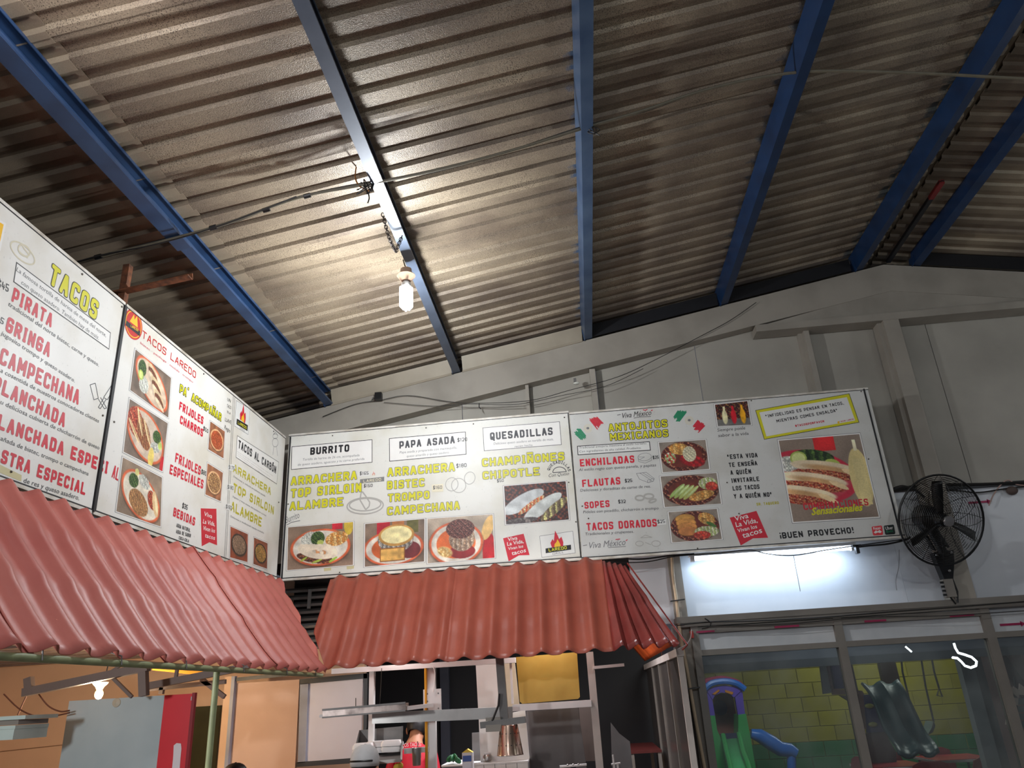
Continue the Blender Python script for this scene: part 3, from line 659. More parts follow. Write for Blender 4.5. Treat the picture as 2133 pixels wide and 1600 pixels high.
def f_tacos2(B, q, s, label=None):
    p = Paint(B, q, s); p.fill(np.ones_like(p.U), (134, 116, 102), .15, 6); p.plate(.48, .5, .52*p.asp, .45, 20, inn=(210, 190, 170))
    p.chunks(p.el(.2, .35, .3, .24, 50), REDM, 20); p.chunks(p.el(.42, .48, .34, .2, 50), [(170, 110, 66), (196, 140, 92), (150, 60, 36)], 24)
    for x, y, r in ((.3, .3, 62), (.18, .52, 40), (.5, .42, 55)): p.fill(p.el(x, y, .28, .04, r), (234, 208, 160)); p.fill(p.el(x+.02, y+.01, .26, .014, r), (178, 132, 84))
    p.chunks(p.el(.76, .4, .15, .13), GRN, 22); p.chunks(p.el(.74, .62, .17, .1), WHT, 20); p.fill(p.el(.86, .54, .07, .08), (196, 214, 110)); p.fill(p.el(.66, .85, .1, .2), (232, 206, 110)); p.fill(p.el(.98, .9, .1, .2), (190, 32, 44)); p.emit(label=label)
def f_tacos3(B, q, s, label=None):
    p = Paint(B, q, s); p.fill(np.ones_like(p.U), (150, 128, 108), .15, 6); p.plate(.5, .56, .5*p.asp, .42, 20, inn=(220, 210, 190))
    p.chunks(p.el(.3, .32, .16, .14), GRN, 24); p.chunks(p.el(.55, .26, .2, .12, 20), WHT, 24); p.fill(p.el(.36, .14, .07, .07), (226, 218, 140)); p.chunks(p.el(.45, .7, .34, .22, 25), [(186, 134, 84), (160, 100, 60), (206, 160, 104)], 30)
    p.chunks(p.el(.76, .55, .2, .14, 60), REDM, 22); p.fill(p.el(.85, .6, .26, .1, 75), (224, 190, 140)); p.fill(p.el(.87, .6, .2, .045, 75), (240, 216, 170)); p.emit(label=label)
def f_bowl(B, q, s, c1, bg=(150, 96, 66), pan=None, label=None):
    p = Paint(B, q, s); p.fill(np.ones_like(p.U), bg, .2, 6); r = .44*p.asp; p.fill(p.el(.5, .52, r*1.1, .4, 0, .1), (80, 50, 36)); p.fill(p.el(.5, .5, r*1.03, .38), pan or (228, 180, 130)); p.chunks(p.el(.5, .5, r*.9, .33), c1, 18); p.emit(label=label)
def f_burrito(B, q, s):
    p = Paint(B, q, s); p.fill(np.ones_like(p.U), (140, 116, 98), .12, 5); p.fill(p.rect(.68, -1, .84, .14), (196, 30, 52)); p.fill(p.el(.93, .08, .11, .22), (206, 176, 60)); p.plate(.5, .53, .47*p.asp, .44)
    p.chunks(p.el(.32, .3, .2, .14, -30), WHT, 30); p.chunks(p.el(.46, .32, .17, .17), GRN, 22); p.chunks(p.el(.75, .36, .28, .17, -8), [(240, 178, 96), (250, 208, 140), (228, 150, 70)], 12); p.fill(p.el(.5, .42, .08, .06), (200, 214, 110))
    p.chunks(p.el(.42, .77, .46, .12, 12), MEAT+[(70, 40, 30)], 16, ang=20); p.fill(p.el(.25, .78, .1, .022, -30), (170, 190, 70)); p.fill(p.el(.45, .85, .13, .025, -15), (176, 196, 80)); p.fill(p.el(.7, .84, .12, .03, -30), (160, 190, 70))
    m = p.el(.46, .6, .5, .2, 12, .05)*(p.V > (.4+.12*(p.U/p.asp))) ; p.fill(m, (236, 220, 196), .08, 9); p.chunks(m*p.el(.5, .64, .2, .05, 12), [(214, 150, 100), (236, 220, 196), (236, 220, 196)], 9, .1); p.emit(label='photo of a burrito on an orange-rimmed plate')
def f_potato(B, q, s):
    p = Paint(B, q, s); p.fill(np.ones_like(p.U), (128, 108, 92), .12, 5); p.fill(p.rect(.2, -1, .42, .3), (178, 26, 46)); p.fill(p.rect(.46, -1, .66, .3), (176, 110, 62)); p.fill(p.rect(.7, -1, .9, .3), (96, 92, 48)); p.plate(.48, .62, .52*p.asp, .42, bed=(206, 98, 48))
    p.fill(p.el(.76, .7, .26, .2), (110, 40, 44)); p.chunks(p.el(.52, .42, .44, .33), [(170, 164, 156), (120, 112, 104), (206, 200, 190)], 16); p.fill(p.el(.53, .33, .44, .26), (196, 146, 74)); p.fill(p.el(.53, .32, .38, .21), (234, 222, 164), .12, 9)
    p.fill(p.rect(.25, .62, .68, .93), (150, 94, 40)); p.fill(p.rect(.27, .64, .66, .9), (222, 172, 92), .15, 12); p.emit(label='photo of a cheese-topped baked potato')
def f_potato2(B, q, s):
    p = Paint(B, q, s); p.fill(np.ones_like(p.U), (176, 160, 142), .12, 5); p.fill(p.el(.93, .9, .16, .5, 0), (196, 30, 40)); p.fill(p.el(.92, .3, .12, .3, 20), (232, 190, 120)); p.plate(.43, .6, .42*p.asp, .5, bed=(224, 108, 52))
    p.fill(p.el(.52, .8, .3, .16), (150, 40, 44)); p.chunks(p.el(.52, .5, .3, .3), [(196, 160, 130), (160, 130, 110), (220, 196, 170)], 16); p.chunks(p.el(.5, .28, .33, .23), [(96, 48, 44), (128, 72, 62), (70, 34, 34), (156, 104, 90)], 20)
    p.fill(p.el(.26, .78, .2, .13, 22, .25), (226, 190, 122)); p.chunks(p.el(.26, .78, .17, .1, 22), [(236, 204, 140), (206, 160, 92)], 12, .2); p.emit(label='photo of a meat-topped potato with crackers')
def f_quesa(B, q, s):
    p = Paint(B, q, s); p.chunks(np.ones_like(p.U), [(70, 40, 36), (110, 60, 50), (54, 44, 46), (140, 70, 52)], 10); p.fill(p.el(.3, .45, .6, .2, -26), (196, 200, 200), .12, 8); p.chunks(p.el(.42, .55, .42, .075, -32), [(214, 84, 40), (236, 150, 80), (240, 210, 160)], 18)
    p.fill(p.el(.6, .62, .6, .17, -32), (206, 210, 206), .12, 8); p.chunks(p.el(.78, .7, .45, .12, -38), [(110, 92, 64), (226, 218, 140), (150, 130, 100)], 12); p.chunks(p.el(.2, .95, .5, .09, -5), [(90, 80, 80), (130, 120, 116)], 8); p.emit(label='photo of two folded white quesadillas')
def f_clay(B, q, s, kind):
    p = Paint(B, q, s); p.fill(np.ones_like(p.U), (140, 128, 116), .12, 5); p.fill(p.el(.5, .52, .5*p.asp, .5), (92, 30, 24)); k = p.el(.5, .52, .5*p.asp, .5)-p.el(.5, .52, .4*p.asp, .38); p.chunks(np.clip(k, 0, 1), [(120, 44, 34), (70, 22, 18), (190, 120, 90), (90, 30, 24)], 12); p.fill(p.el(.5, .52, .4*p.asp, .38), (104, 40, 28))
    PT = [(226, 168, 86), (206, 140, 62), (240, 190, 110)]; TOM = [(206, 56, 40), (226, 90, 66)]; LET = [(206, 214, 150), (170, 190, 110), (236, 234, 210)]
    if kind == 0:
        p.chunks(p.el(.42, .26, .34, .2, 8), PT, 8); p.chunks(p.el(.2, .55, .19, .2), LET+TOM, 10); p.chunks(p.el(.66, .68, .42, .2, 14), [(190, 26, 34), (150, 16, 26)], 6, .3); p.chunks(p.el(.62, .45, .22, .27), [(236, 230, 200), (220, 210, 170)], 26)
    elif kind == 1:
        p.chunks(p.el(.82, .32, .3, .2), LET, 14); p.chunks(p.el(.88, .42, .2, .15), TOM, 6)
        for i in range(4): p.fill(p.el(.26+.08*i, .5+.03*i, .34, .07, -38), (150+8*i, 178, 96)); p.fill(p.el(.3+.08*i, .46+.03*i, .26, .03, -38), (196, 214, 150))
        p.chunks(p.el(.68, .7, .42, .15, -12), PT, 7)
    else:
        for i in range(4): p.fill(p.el(.32+.01*i, .26+.14*i, .34, .16, 0), (120, 74, 30)); p.fill(p.el(.32+.01*i, .25+.14*i, .32, .145, 0), (206, 150-6*i, 72), .12, 8)
        p.chunks(p.el(.76, .3, .28, .2, 20), PT, 8); p.chunks(p.el(.72, .72, .4, .18), LET, 16); p.chunks(p.el(.62, .82, .28, .13), TOM, 6); p.fill(p.el(.84, .5, .18, .06, 30), (70, 110, 50))
    p.emit(label=['photo of red enchiladas in a clay dish', 'photo of green-sauced flautas in a clay dish', 'photo of fried folded tacos in a clay dish'][kind])
def f_bottles(B, q, s):
    p = Paint(B, q, s); p.chunks(np.ones_like(p.U), [(60, 24, 24), (110, 40, 34), (36, 22, 24), (150, 100, 60)], 9); p.fill(p.rect(-1, .7, 2, 2), (110, 108, 104))
    for x, c in ((.25, (232, 224, 176)), (.52, (206, 20, 40)), (.8, (226, 162, 20))): p.fill(p.el(x, .6, .13, .36, 0, .2), c); p.fill(p.rect(x-.03, .12, x+.03, .34), c)
    p.emit(label='photo of cream, red and mustard squeeze bottles')
def f_combo(B, q, s):
    p = Paint(B, q, s); p.fill(np.ones_like(p.U), (140, 122, 108), .1, 6); p.fill(p.rect(.42, -1, .68, .17), (206, 36, 40)); p.fill(p.el(.3, .47, .56, .33, 12), (200, 40, 66)); p.fill(p.el(.27, .47, .5, .29, 12), (186, 60, 74)); p.chunks(p.el(.06, .3, .14, .1), WHT, 20)
    p.chunks(p.el(.37, .24, .26, .1, 8), [(52, 84, 34), (84, 116, 50), (28, 50, 22)], 18); p.fill(p.el(.2, .24, .1, .09), (168, 184, 90)); p.fill(p.el(.2, .24, .08, .07), (206, 214, 140)); p.fill(p.el(.6, .33, .09, .05, 15), (176, 192, 90))
    for i, (x, y) in enumerate(((.5, .42), (.32, .55), (.16, .7))):
        p.fill(p.el(x, y-.04, .42, .085, 12, .1), (240, 218, 182), .08, 7); p.fill(p.el(x+.04, y-.02, .36, .05, 14, .5), (214, 166, 112), .1, 9); p.chunks(p.el(x-.02, y+.045, .4, .062, 11, .15), REDM+[(206, 130, 80), (232, 150, 110)], 30); p.fill(p.el(x+.3, y+.05, .12, .03, 30), (240, 210, 160))
    p.fill(p.el(.9, .52, .125, .36, 0), (224, 204, 140), .05, 6); p.fill(p.rect(.84, .3, .97, .85), (226, 208, 146), .05, 6); p.fill(p.rect(.885, .06, .93, .2), (236, 226, 190)); p.emit(bw=.008, label='large photo of three red tacos on a pink plate with a cream bottle')

# ------------------------------------------------------------------ menu signs
VL = vinyl_mat('left_sign_vinyl', (228, 226, 220), (212, 206, 192)); VB = vinyl_mat('back_sign_vinyl', (222, 221, 214), (206, 202, 186)); VR = vinyl_mat('right_sign_vinyl', (206, 206, 202), (190, 188, 180))
FRM = mat('white_sign_frame', (226, 222, 214), .45, .1, .08, 8, rgb2=(176, 166, 150))
def sign(name, label, axis, a0, a1, z0, z1, vm, ripple=0):
    B = Board(axis, YB if axis == 1 else XL); mid = (a0+a1)/2
    th = thing(name, label, 'menu sign', (mid, YB, z0) if axis == 1 else (XL, mid, z0)); B.parent = th
    def P(a, z, d): return Vector((a, YB+d, z)) if axis == 1 else Vector((XL-d, a, z))
    b = MB(); b.add([P(a, z, d) for d in (0, .012) for a, z in ((a0+.004, z0+.012), (a1-.004, z0+.012), (a1-.004, z1-.01), (a0+.004, z1-.01))], [(0,1,2,3),(7,6,5,4),(0,4,5,1),(1,5,6,2),(2,6,7,3),(3,7,4,0)]); b.build('vinyl_face', vm, th)
    b = MB()
    for a, c in ((P(a0, z0+.004, .012), P(a1, z0+.004, .012)), (P(a0, z1-.004, .012), P(a1, z1-.004, .012))): b.bar(a, c, .03, .016)
    for a in (a0+.008, a1-.008): b.bar(P(a, z0, .02), P(a, z1, .02), .016, .03, (0, 1, 0) if axis == 1 else (1, 0, 0))
    b.build('sign_frame', FRM, th)
    b = MB()
    for (a, c, w) in ((P(a0, z0+.016, -.001), P(a1, z0+.016, -.001), .007), (P(a0, z1-.014, -.001), P(a1, z1-.014, -.001), .005)): b.bar(a, c, .003, w)
    b.build('black_edge_line', col('black'), th)
    return B, P, th
BL1, PL1, t1 = sign('menu_sign', 'left wall menu sign headed TACOS in yellow, cut off by the left frame edge', 0, 1.04, 3.475, 2.70, 3.875, VL)
BL2, PL2, t2 = sign('menu_sign', 'left wall menu sign with plate photos, sides and drinks, ending at the corner', 0, 3.49, 5.86, 2.70, 3.875, VL)
BB1, PB1, t3 = sign('menu_sign', 'back wall menu sign with burrito, baked potato and quesadilla columns, left of two', 1, XL+.02, .018, 2.69, 3.90, VB)
BB2, PB2, t4 = sign('menu_sign', 'back wall menu sign with Mexican flags and antojitos, right of two', 1, .022, 2.428, 2.685, 3.885, VR)
for P, a in ((PB1, XL+.035), (PB1, .012), (PB2, 2.395)):
    b = MB(); b.bar(P(a, 2.70, -.002), P(a, 3.88, -.002), .012 if a != .012 else .006, .004, (0, 1, 0)); b.build('black_side_line', col('black'), t3 if P is PB1 else t4)
rv = mat('rivet', (90, 84, 76), .4, .7)
def rivets(P, N, th, lst):
    for a, z in lst: b = MB(); b.lathe([(.006, 0), (.005, .004), (.001, .006)], P(a, z, 0), N, 8); b.build('rivet', rv, th)
rivets(PB1, (0, -1, 0), t3, [(XL+.4, 3.86), (XL+1.2, 3.86), (XL+1.6, 3.86), (-.3, 3.4), (-.02, 3.85), (-.03, 3.3), (.0, 2.98), (XL+.5, 2.72), (XL+.05, 3.3)])
rivets(PB2, (0, -1, 0), t4, [(.06, 3.1), (.1, 3.0), (1.2, 3.2), (1.25, 2.95), (2.3, 3.3), (2.37, 3.86), (1.5, 3.86), (.9, 2.71)])
rivets(PL1, (1, 0, 0), t1, [(3.1, 3.84), (3.44, 3.2), (3.45, 3.84), (2.9, 2.75)]); rivets(PL2, (1, 0, 0), t2, [(3.54, 3.2), (4.4, 3.84), (5.6, 3.84), (5.8, 3.3)])
b = MB(); b.bar((XL+.004, 3.486, 2.71), (XL+.004, 3.478, 3.86), .01, .02, (0, 1, 0)); b.build('seam_gap', col('black'), t1)

def sub(x0, y0, s): return lambda x, y: (x0+x/s, y0+y/s)
# --- left sign 1
A = sub(0, 400, 3.2); Bq = sub(0, 800, 3.2); Z = sub(0, 880, 7.11)
B = BL1
poly(B, [(-40,452), A(0,185), A(40,210), A(2,395), (-40, 520)], 'flame', name='photo_print', border='white', bw=.012)
drawing(B, [oval(47, 527, 32, 14, .75), oval(50, 522, 14, 10, .75), [(44,508),(50,518),(60,530)], [(38,522),(46,530),(58,537)]], 'hat', .007)
letter(B, 'TACOS', (100,589), (199,668), (99,540), 'yellow', 'black', .25, label='yellow heading TACOS')
poly(B, [A(108,465), A(738,938), A(727,1052), A(88,600)], 'white', border='black', bw=.005, name='outlined_box')
script(B, 'La famosa tortilla de harina de mesa del norte,', (33,564), (220,702.5), (33,554), 'dgrey')
script(B, 'con queso asadero. También hay de maíz.', (43,591), (205,708), (43,581), 'dgrey')
for tx, bl, br, tl in (('PIRATA',(23,627),(106,683),(26.5,596)), ('GRINGA',(10,689),(101.6,745),(15,657)), ('CAMPECHANA',(-3,757),(162.5,844),(-3,719)), ('PLANCHADA',(-17,812),(133,891),(-17,776)),
                       ('PLANCHADA ESPECI',(-27,884),(223,988),(-27,850)), ('STRA ESPECIAL',(0,964),(176.5,1032),(0,933))):
    letter(B, tx, bl, br, tl, 'red', None, .27, label='red lettering')
for tx, bl, br, tl in (('tradicional del norte bistec, carne y queso.',(16,636),(205,764),(16,626)), ('jugosito trompo y queso asadero.',(1.5,697),(155,797),(1.5,687)), ('a cosentida de nuestros conocedores clientes',(0,775),(205,881),(0,765)),
                       ('u deliciosa cubierta de chicharrón de queso',(0,841),(206,937),(0,831)), ('añada de bistec, trompo o campechana',(0,917),(183.5,991),(0,907)), ('de res y queso asadero.',(48,1005),(164,1042),(48,994))):
    script(B, tx, bl, br, tl, 'dgrey')
letter(B, '$45', (-6,597), (17,609), (-6,580), 'black', None, .15); letter(B, '$45', (-18,660), (6,677), (-18,645), 'black', None, .15)
poly(B, [(-20,960), (0,968), (45,990), (44,1003), (0,985), (-20,975)], 'stain', name='old_sticker')
K = lambda *p: [A(x, y) for x, y in p]
drawing(B, [K((600,1285),(635,1275),(655,1375),(625,1385),(600,1285)), K((655,1380),(695,1445),(710,1440),(670,1370)), K((742,1290),(690,1370),(715,1385),(740,1340),(742,1290)), K((690,1375),(655,1435),(668,1445),(705,1385))], 'dgrey', .004)
# --- left sign 2
B = BL2
b = MB(); C0 = B.p((278, 676))
for r, mi, l in ((.088, 0, .002), (.078, 1, .003), (.072, 0, .004)):
    n = 24; b.add([C0 + B.R*(r*1.0*math.cos(2*math.pi*i/n)) + Vector((0,0,1))*(r*math.sin(2*math.pi*i/n)) + B.N*(l*LK) for i in range(n)], [tuple(range(n))], mi)
b.add([C0+B.R*x+Vector((0,0,z))+B.N*.0016 for x, z in ((-.04,.0),(-.01,.06),(.0,.03),(.02,.065),(.04,.0))], [(0,1,2,3,4)], 1)
b.add([C0+B.R*x+Vector((0,0,z))+B.N*.0018 for x, z in ((-.07,-.01),(-.07,-.04),(.07,-.04),(.07,-.01))], [(0,1,2,3)], 2)
b.build('round_logo', [col('dred'), col('flame'), col('black')], t2, smooth=False)
letter(B, 'LAREDO', (271.5,681), (287,691), (271.5,675), 'flame', None, .2, lift=.0065)
letter(B, 'TACOS LAREDO', (295,703), (407,789), (294,685), 'dred', None, .17)
script(B, 'bistec · pechuga · molida · trompo', (292,716), (401.5,798), (292,711), 'pink')
f_tacos(B, [(282,728), (356,787.5), (350,870), (271,812.5)], 1, True, label='photo of brown meat tacos with salad')
f_tacos2(B, [(270,831), (349,882), (338,982), (257,941)], 2, label='photo of red meat tacos on a round plate')
f_tacos3(B, [(255.6,953), (337,995), (334,1097), (242,1065)], 3, label='photo of a plate with ground meat, salad and one taco')
letter(B, 'AL', (232,994), (245.5,1002), (232,965), 'red', None, .27)
letter(B, 'PA´ ACOMPAÑAR', (373.5,817), (460,878), (374,799), 'yellow', 'black', .22, label='yellow subheading')
for tx, bl, br, tl in (('FRIJOLES',(372.5,853),(422.5,885),(373,835)), ('CHARROS',(374,882),(422,911),(374,863.5)), ('FRIJOLES',(364,962.5),(417,990.5),(365,942)), ('ESPECIALES',(352.5,987),(422.5,1019),(353,966)), ('BEBIDAS',(360,1075),(405,1096),(361,1056))):
    letter(B, tx, bl, br, tl, 'red', None, .27)
for tx, bl, br, tl in (('$50',(423,896),(433,903),(423,887)), ('$80',(419,987),(429,992),(419,977)), ('$35',(379,1058),(390,1063),(379.5,1047))): letter(B, tx, bl, br, tl, 'black', None, .18)
for tx, bl, br, tl in (('AGUA NATURAL',(367,1098),(396,1109),(368,1090)), ('AGUA DE SABOR',(366.5,1111),(397,1120),(367,1103)), ('COCA-COLA',(372,1123.5),(393,1130.6),(372,1116.5))): letter(B, tx, bl, br, tl, 'dgrey', None, .24)
f_bowl(B, [(438,878), (468,899), (465,955), (433.5,936)], 5, [(200, 84, 40), (222, 120, 64), (170, 56, 30)], label='photo of a bowl of red beans')
f_bowl(B, [(432,965), (464,985), (459,1044), (427.5,1030)], 6, [(150, 84, 50), (214, 160, 96), (90, 46, 30), (232, 190, 130)], label='photo of a bowl of mixed beans')
poly(B, [(418,1059), (450.6,1060), (452,1136), (436,1129.7), (420,1138)], 'red', name='ribbon_print')
for i, (tx, x0, x1, y) in enumerate((('Viva',424,441,1074), ('La Vida,',422,447,1090), ('Vivan los',422,447,1104), ('tacos',426,447,1119))): script(B, tx, (x0,y), (x1,y+6), (x0,y-9), 'white', .2, .01, lift=.0045)
for tx, bl, br, tl in (('UN',(473,835),(480,839),(473,828)), ('TACO',(472,848),(481,853),(472,841)), ('TE LA',(472,860),(480,864),(472,855)), ('LLAVE',(468,877),(481,884),(468,869)), ('Regio',(467,893),(479,902),(467,884))): script(B, tx, bl, br, tl, 'black')
drawing(B, [[(486,823), (478,970), (467,1162)], [(489,825), (481,972), (470,1164)]], 'dgrey', .004, 'divider_line')
poly(B, [(492,834), (521,851.6), (517,906), (488,887.5)], 'paper', border='grey', bw=.003, name='logo_box')
def flame(B, c, s, k1='red', k2='flame'):
    C0 = B.p(c); b = MB()
    for mi, ss, pts in ((0, s, ((-.5,-.5),(-.62,0),(-.4,.35),(-.3,.15),(-.12,1.1),(.1,.6),(.2,.3),(.42,.5),(.55,.0),(.5,-.5))), (1, s*.62, ((-.5,-.8),(-.4,-.2),(-.1,.1),(.05,.5),(.3,0),(.45,-.4),(.4,-.8)))):
        b.add([C0+B.R*(x*ss)+Vector((0,0,z*ss))+B.N*((.004+.001*mi)*LK) for x, z in pts], [tuple(range(len(pts)))], mi)
    b.build('flame_logo', [col(k1), col(k2)], B.parent, smooth=False)
flame(B, (506,867), .085)
poly(B, [(493,872), (516,886), (515,898), (492,884)], 'black', .0052, 'logo_band'); letter(B, 'LAREDO', (495,883), (513,894.5), (495.5,877), 'yellow', None, .2, lift=.006); script(B, 'GRILL', (499,893), (510,900), (499,889), 'grey')
drawing(B, [oval(573,922,6,9), oval(573,909,5,5), [(570,931),(568,948)], [(576,931),(578,950)], [(569,905),(574,900),(579,908)]], 'grey', .004)
poly(B, [(494,907), (580.6,962.5), (576.5,1009), (491,953)], 'white', border='black', bw=.004, name='outlined_box')
letter(B, 'TACOS AL CARBÓN', (495.5,933), (574.4,987.5), (496,915), 'black', None, .24, label='black heading in a white box')
for i in range(3): script(B, 'carne a la parrilla al carbón con tortilla recién hecha', (494, 941+i*4), (568-i*6, 992+i*2), (494, 939+i*4), 'pale')
letter(B, 'ARRACHERA', (485,983), (563.4,1032), (487,966), 'ochre', None, .24); letter(B, 'TOP SIRLOIN', (485,1025), (569.4,1072.5), (487,1006), 'ochre', None, .24); letter(B, 'ALAMBRE', (480,1064), (544,1098), (483,1044), 'ochre', None, .24)
for tx, bl, br, tl in (('Deliciosa y selecta arrachera asada',(486,994),(552,1035),(486,990)), ('Jugoso y muy suave de nuestros cortes',(484,1035),(554,1076),(484,1031)), ('Delicioso y tradicional receta norteña',(480,1077),(549,1112),(480,1073))): script(B, tx, bl, br, tl, 'grey')
for tx, c in (('$175',(482,974)), ('$180',(479.5,1015)), ('$160',(476,1056))):
    poly(B, oval(c[0], c[1], 8, 7, n=14)[:-1], 'paper', .0055, 'price_sticker'); letter(B, tx, (c[0]-6,c[1]+3), (c[0]+6,c[1]+6), (c[0]-6,c[1]-5), 'black', None, .18, lift=.0065)
f_bowl(B, [(480,1097), (516,1113), (515,1171), (479,1161)], 8, [(150, 120, 96), (110, 76, 56), (190, 160, 130)], (140, 66, 40), (40, 34, 32), label='photo of a black pan of chopped beef')
f_bowl(B, [(529,1120), (557,1132), (556,1185), (527.5,1175)], 9, [(206, 140, 60), (230, 180, 100), (150, 90, 50), (90, 110, 40)], (140, 76, 50), (50, 40, 36), label='photo of a pan of orange diced meat')
# --- back sign 1
C = sub(560, 840, 4.211); Dd = sub(900, 840, 4.211); B = BB1; k = 1
def row(F, items, color, outline=None, wt=.24, lab=None, lift=.0035):
    for tx, bl, br, tl in items: letter(B, tx, F(*bl), F(*br), F(*tl), color, outline, wt, label=lab, lift=lift)
def srow(F, items, color='grey', h=24, **kw):
    for tx, bl, br in items: script(B, tx, F(*bl), F(*br), F(bl[0], bl[1]-h), color, **kw)
poly(B, [C(200,380), C(908,318), C(908,520), C(195,585)], 'white', border='black', bw=.005, name='outlined_box')
poly(B, [C(1055,308), C(1727,250), C(1733,450), C(1057,512)], 'white', border='black', bw=.005, name='outlined_box')
poly(B, [Dd(443,215), Dd(1120,160), Dd(1137,365), Dd(455,420)], 'white', border='dgrey', bw=.004, name='outlined_box')
row(C, [('BURRITO',(362,455),(705,425),(362,390))], 'black', None, .25, 'black heading BURRITO')
row(C, [('PAPA ASADA',(1145,400),(1632,352),(1145,335))], 'dgrey', None, .25, 'dark grey heading PAPA ASADA'); row(Dd, [('QUESADILLAS',(510,325),(1060,278),(508,258))], 'dgrey', None, .25, 'dark grey heading QUESADILLAS')
srow(C, [('Tortilla de harina de 26 cm, acompañada',(295,505),(795,465)), ('de queso asadero, aguacate y tu carne preferida',(252,550),(838,497)), ('Papa asada y preparada con mantequilla,',(1148,442),(1650,398)), ('queso amarillo y queso asadero.',(1208,475),(1585,440))], h=20)
srow(Dd, [('Delicioso queso asadero en tortilla de maíz,',(540,365),(1065,325)), ('recién hecha.',(725,390),(885,376))], h=20)
row(C, [('ARRACHERA',(192,722),(772,668),(192,648)), ('TOP SIRLOIN',(192,832),(812,777),(192,754)), ('ALAMBRE',(182,942),(652,900),(182,868)), ('ARRACHERA',(1040,645),(1632,595),(1040,570)), ('BISTEC',(1038,757),(1365,730),(1038,685)), ('TROMPO',(1045,868),(1410,838),(1045,797)), ('CAMPECHANA',(1038,985),(1675,932),(1038,912))], 'yellow', 'grey', .25, 'yellow lettering')
row(Dd, [('CHAMPIÑONES',(440,558),(1162,500),(440,486)), ('CHIPOTLE',(445,670),(945,632),(445,600))], 'yellow', 'grey', .25, 'yellow lettering')
row(C, [('$165',(797,632),(875,627),(797,603)), ('$150',(833,740),(910,735),(833,712)), ('$120',(1655,340),(1740,332),(1655,308)), ('$180',(1645,568),(1735,560),(1645,534))], 'black', None, .15, lift=.0065); row(Dd, [('$50',(570,695),(630,690),(570,668))], 'black', None, .15)
poly(B, [C(785,603), C(885,596), C(885,640), C(785,646)], 'paper', .0055, 'price_sticker'); poly(B, [C(1430,715), C(1530,708), C(1530,775), C(1432,780)], 'cream', .0055, 'price_sticker'); row(C, [('$160',(1440,757),(1520,752),(1440,727))], 'dgrey', None, .15, lift=.0065)
poly(B, [C(1640,530), C(1745,520), C(1745,570), C(1640,580)], 'paper', .0055, 'price_sticker')
poly(B, [C(800,668), C(1012,645), C(1012,685), C(800,705)], 'band', name='logo_band'); row(C, [('LAREDO',(830,697),(985,681),(830,672))], 'cream', None, .2, lift=.004)
flame(B, C(920,622), .022, 'palered', 'cream')
drawing(B, [oval(*C(845,900), 38, 17, -.06), oval(*C(845,890), 33, 13, -.06), [C(800,850), C(808,790), C(820,775), C(850,815), C(885,870), C(880,905), C(850,935), C(800,850)], [C(850,935), C(880,905)]], 'pale', .011)
drawing(B, [oval(*C(1605,712), 13, 14, .3), oval(*C(1665,722), 15, 15, .2), oval(*C(1762,657), 11, 13, .3)], 'pale', .006)
srow(C, [('Burrito',(150,1055),(270,1005))], 'grey', 60, shear=.2); drawing(B, [[C(155,1070), C(200,1045), C(275,1030)]], 'grey', .006)
f_burrito(B, [C(170,1090), C(740,1042), C(738,1418), C(162,1465)], 11); f_potato(B, [C(845,1060), C(1365,1015), C(1362,1388), C(842,1435)], 12); f_potato2(B, [C(1392,1015), C(1962,975), C(1980,1355), C(1395,1405)], 13)
f_quesa(B, [Dd(632,728), Dd(1172,685), Dd(1200,1020), Dd(650,1065)], 14)
drawing(B, [oval(*Dd(1118,606), 14, 11, 0, 14, math.pi*.98, math.pi*1.95), [Dd(1060,610), Dd(1180,600)]], 'dgrey', .006)
for i, ch in enumerate('QUESADILLAS'):
    a = math.radians(200+i*14.5); x, y = 1112+82*math.cos(a), 612+82*math.sin(a); sx, sy = -math.sin(a), math.cos(a); letter(B, ch, Dd(x-9*sx, y-9*sy), Dd(x+9*sx, y+9*sy), Dd(x-9*sx+26*math.cos(a), y-9*sy+26*math.sin(a)), 'dgrey', None, .2, 'small_letter')
srow(Dd, [('Con Queso',(1020,650),(1200,630))], 'dgrey', 30, shear=.3)
def ribbon_flag(F, pts, lines):
    B.sub = poly(B, [F(*p) for p in pts], 'red', name='ribbon_print')
    for tx, bl, br, h in lines: script(B, tx, F(*bl), F(*br), F(bl[0], bl[1]-h), 'white', .1, .012, lift=.0045)
    B.sub = None
ribbon_flag(Dd, [(623,1185), (803,1145), (855,1332), (762,1335), (672,1388)], [('Viva',(665,1212),(750,1195),32), ('La Vida,',(660,1252),(805,1225),32), ('Vivan los',(668,1290),(800,1265),26), ('tacos',(700,1335),(825,1305),36)])
lb_ = poly(B, [Dd(942,1165), Dd(1235,1120), Dd(1258,1315), Dd(962,1355)], 'paper', border='grey', bw=.003, name='logo_box'); flame(B, Dd(1098,1222), .085)
B.sub = lb_; poly(B, [Dd(995,1275), Dd(1218,1242), Dd(1220,1285), Dd(997,1316)], 'black', .0056, 'logo_band'); row(Dd, [('LAREDO',(1025,1303),(1183,1280),(1025,1275))], 'yellow', None, .2, lift=.0065); srow(Dd, [('GRILL',(1055,1332),(1155,1315))], 'grey', 18); B.sub = None
for i, x in enumerate((480, 680, 860, 1060, 1230, 1500)): poly(B, [C(x,1425-x*.085+30), C(x+70,1418-x*.085+30), C(x+66,1478-x*.085+30), C(x+4,1486-x*.085+30)], 'stain', .0012, 'water_stain')
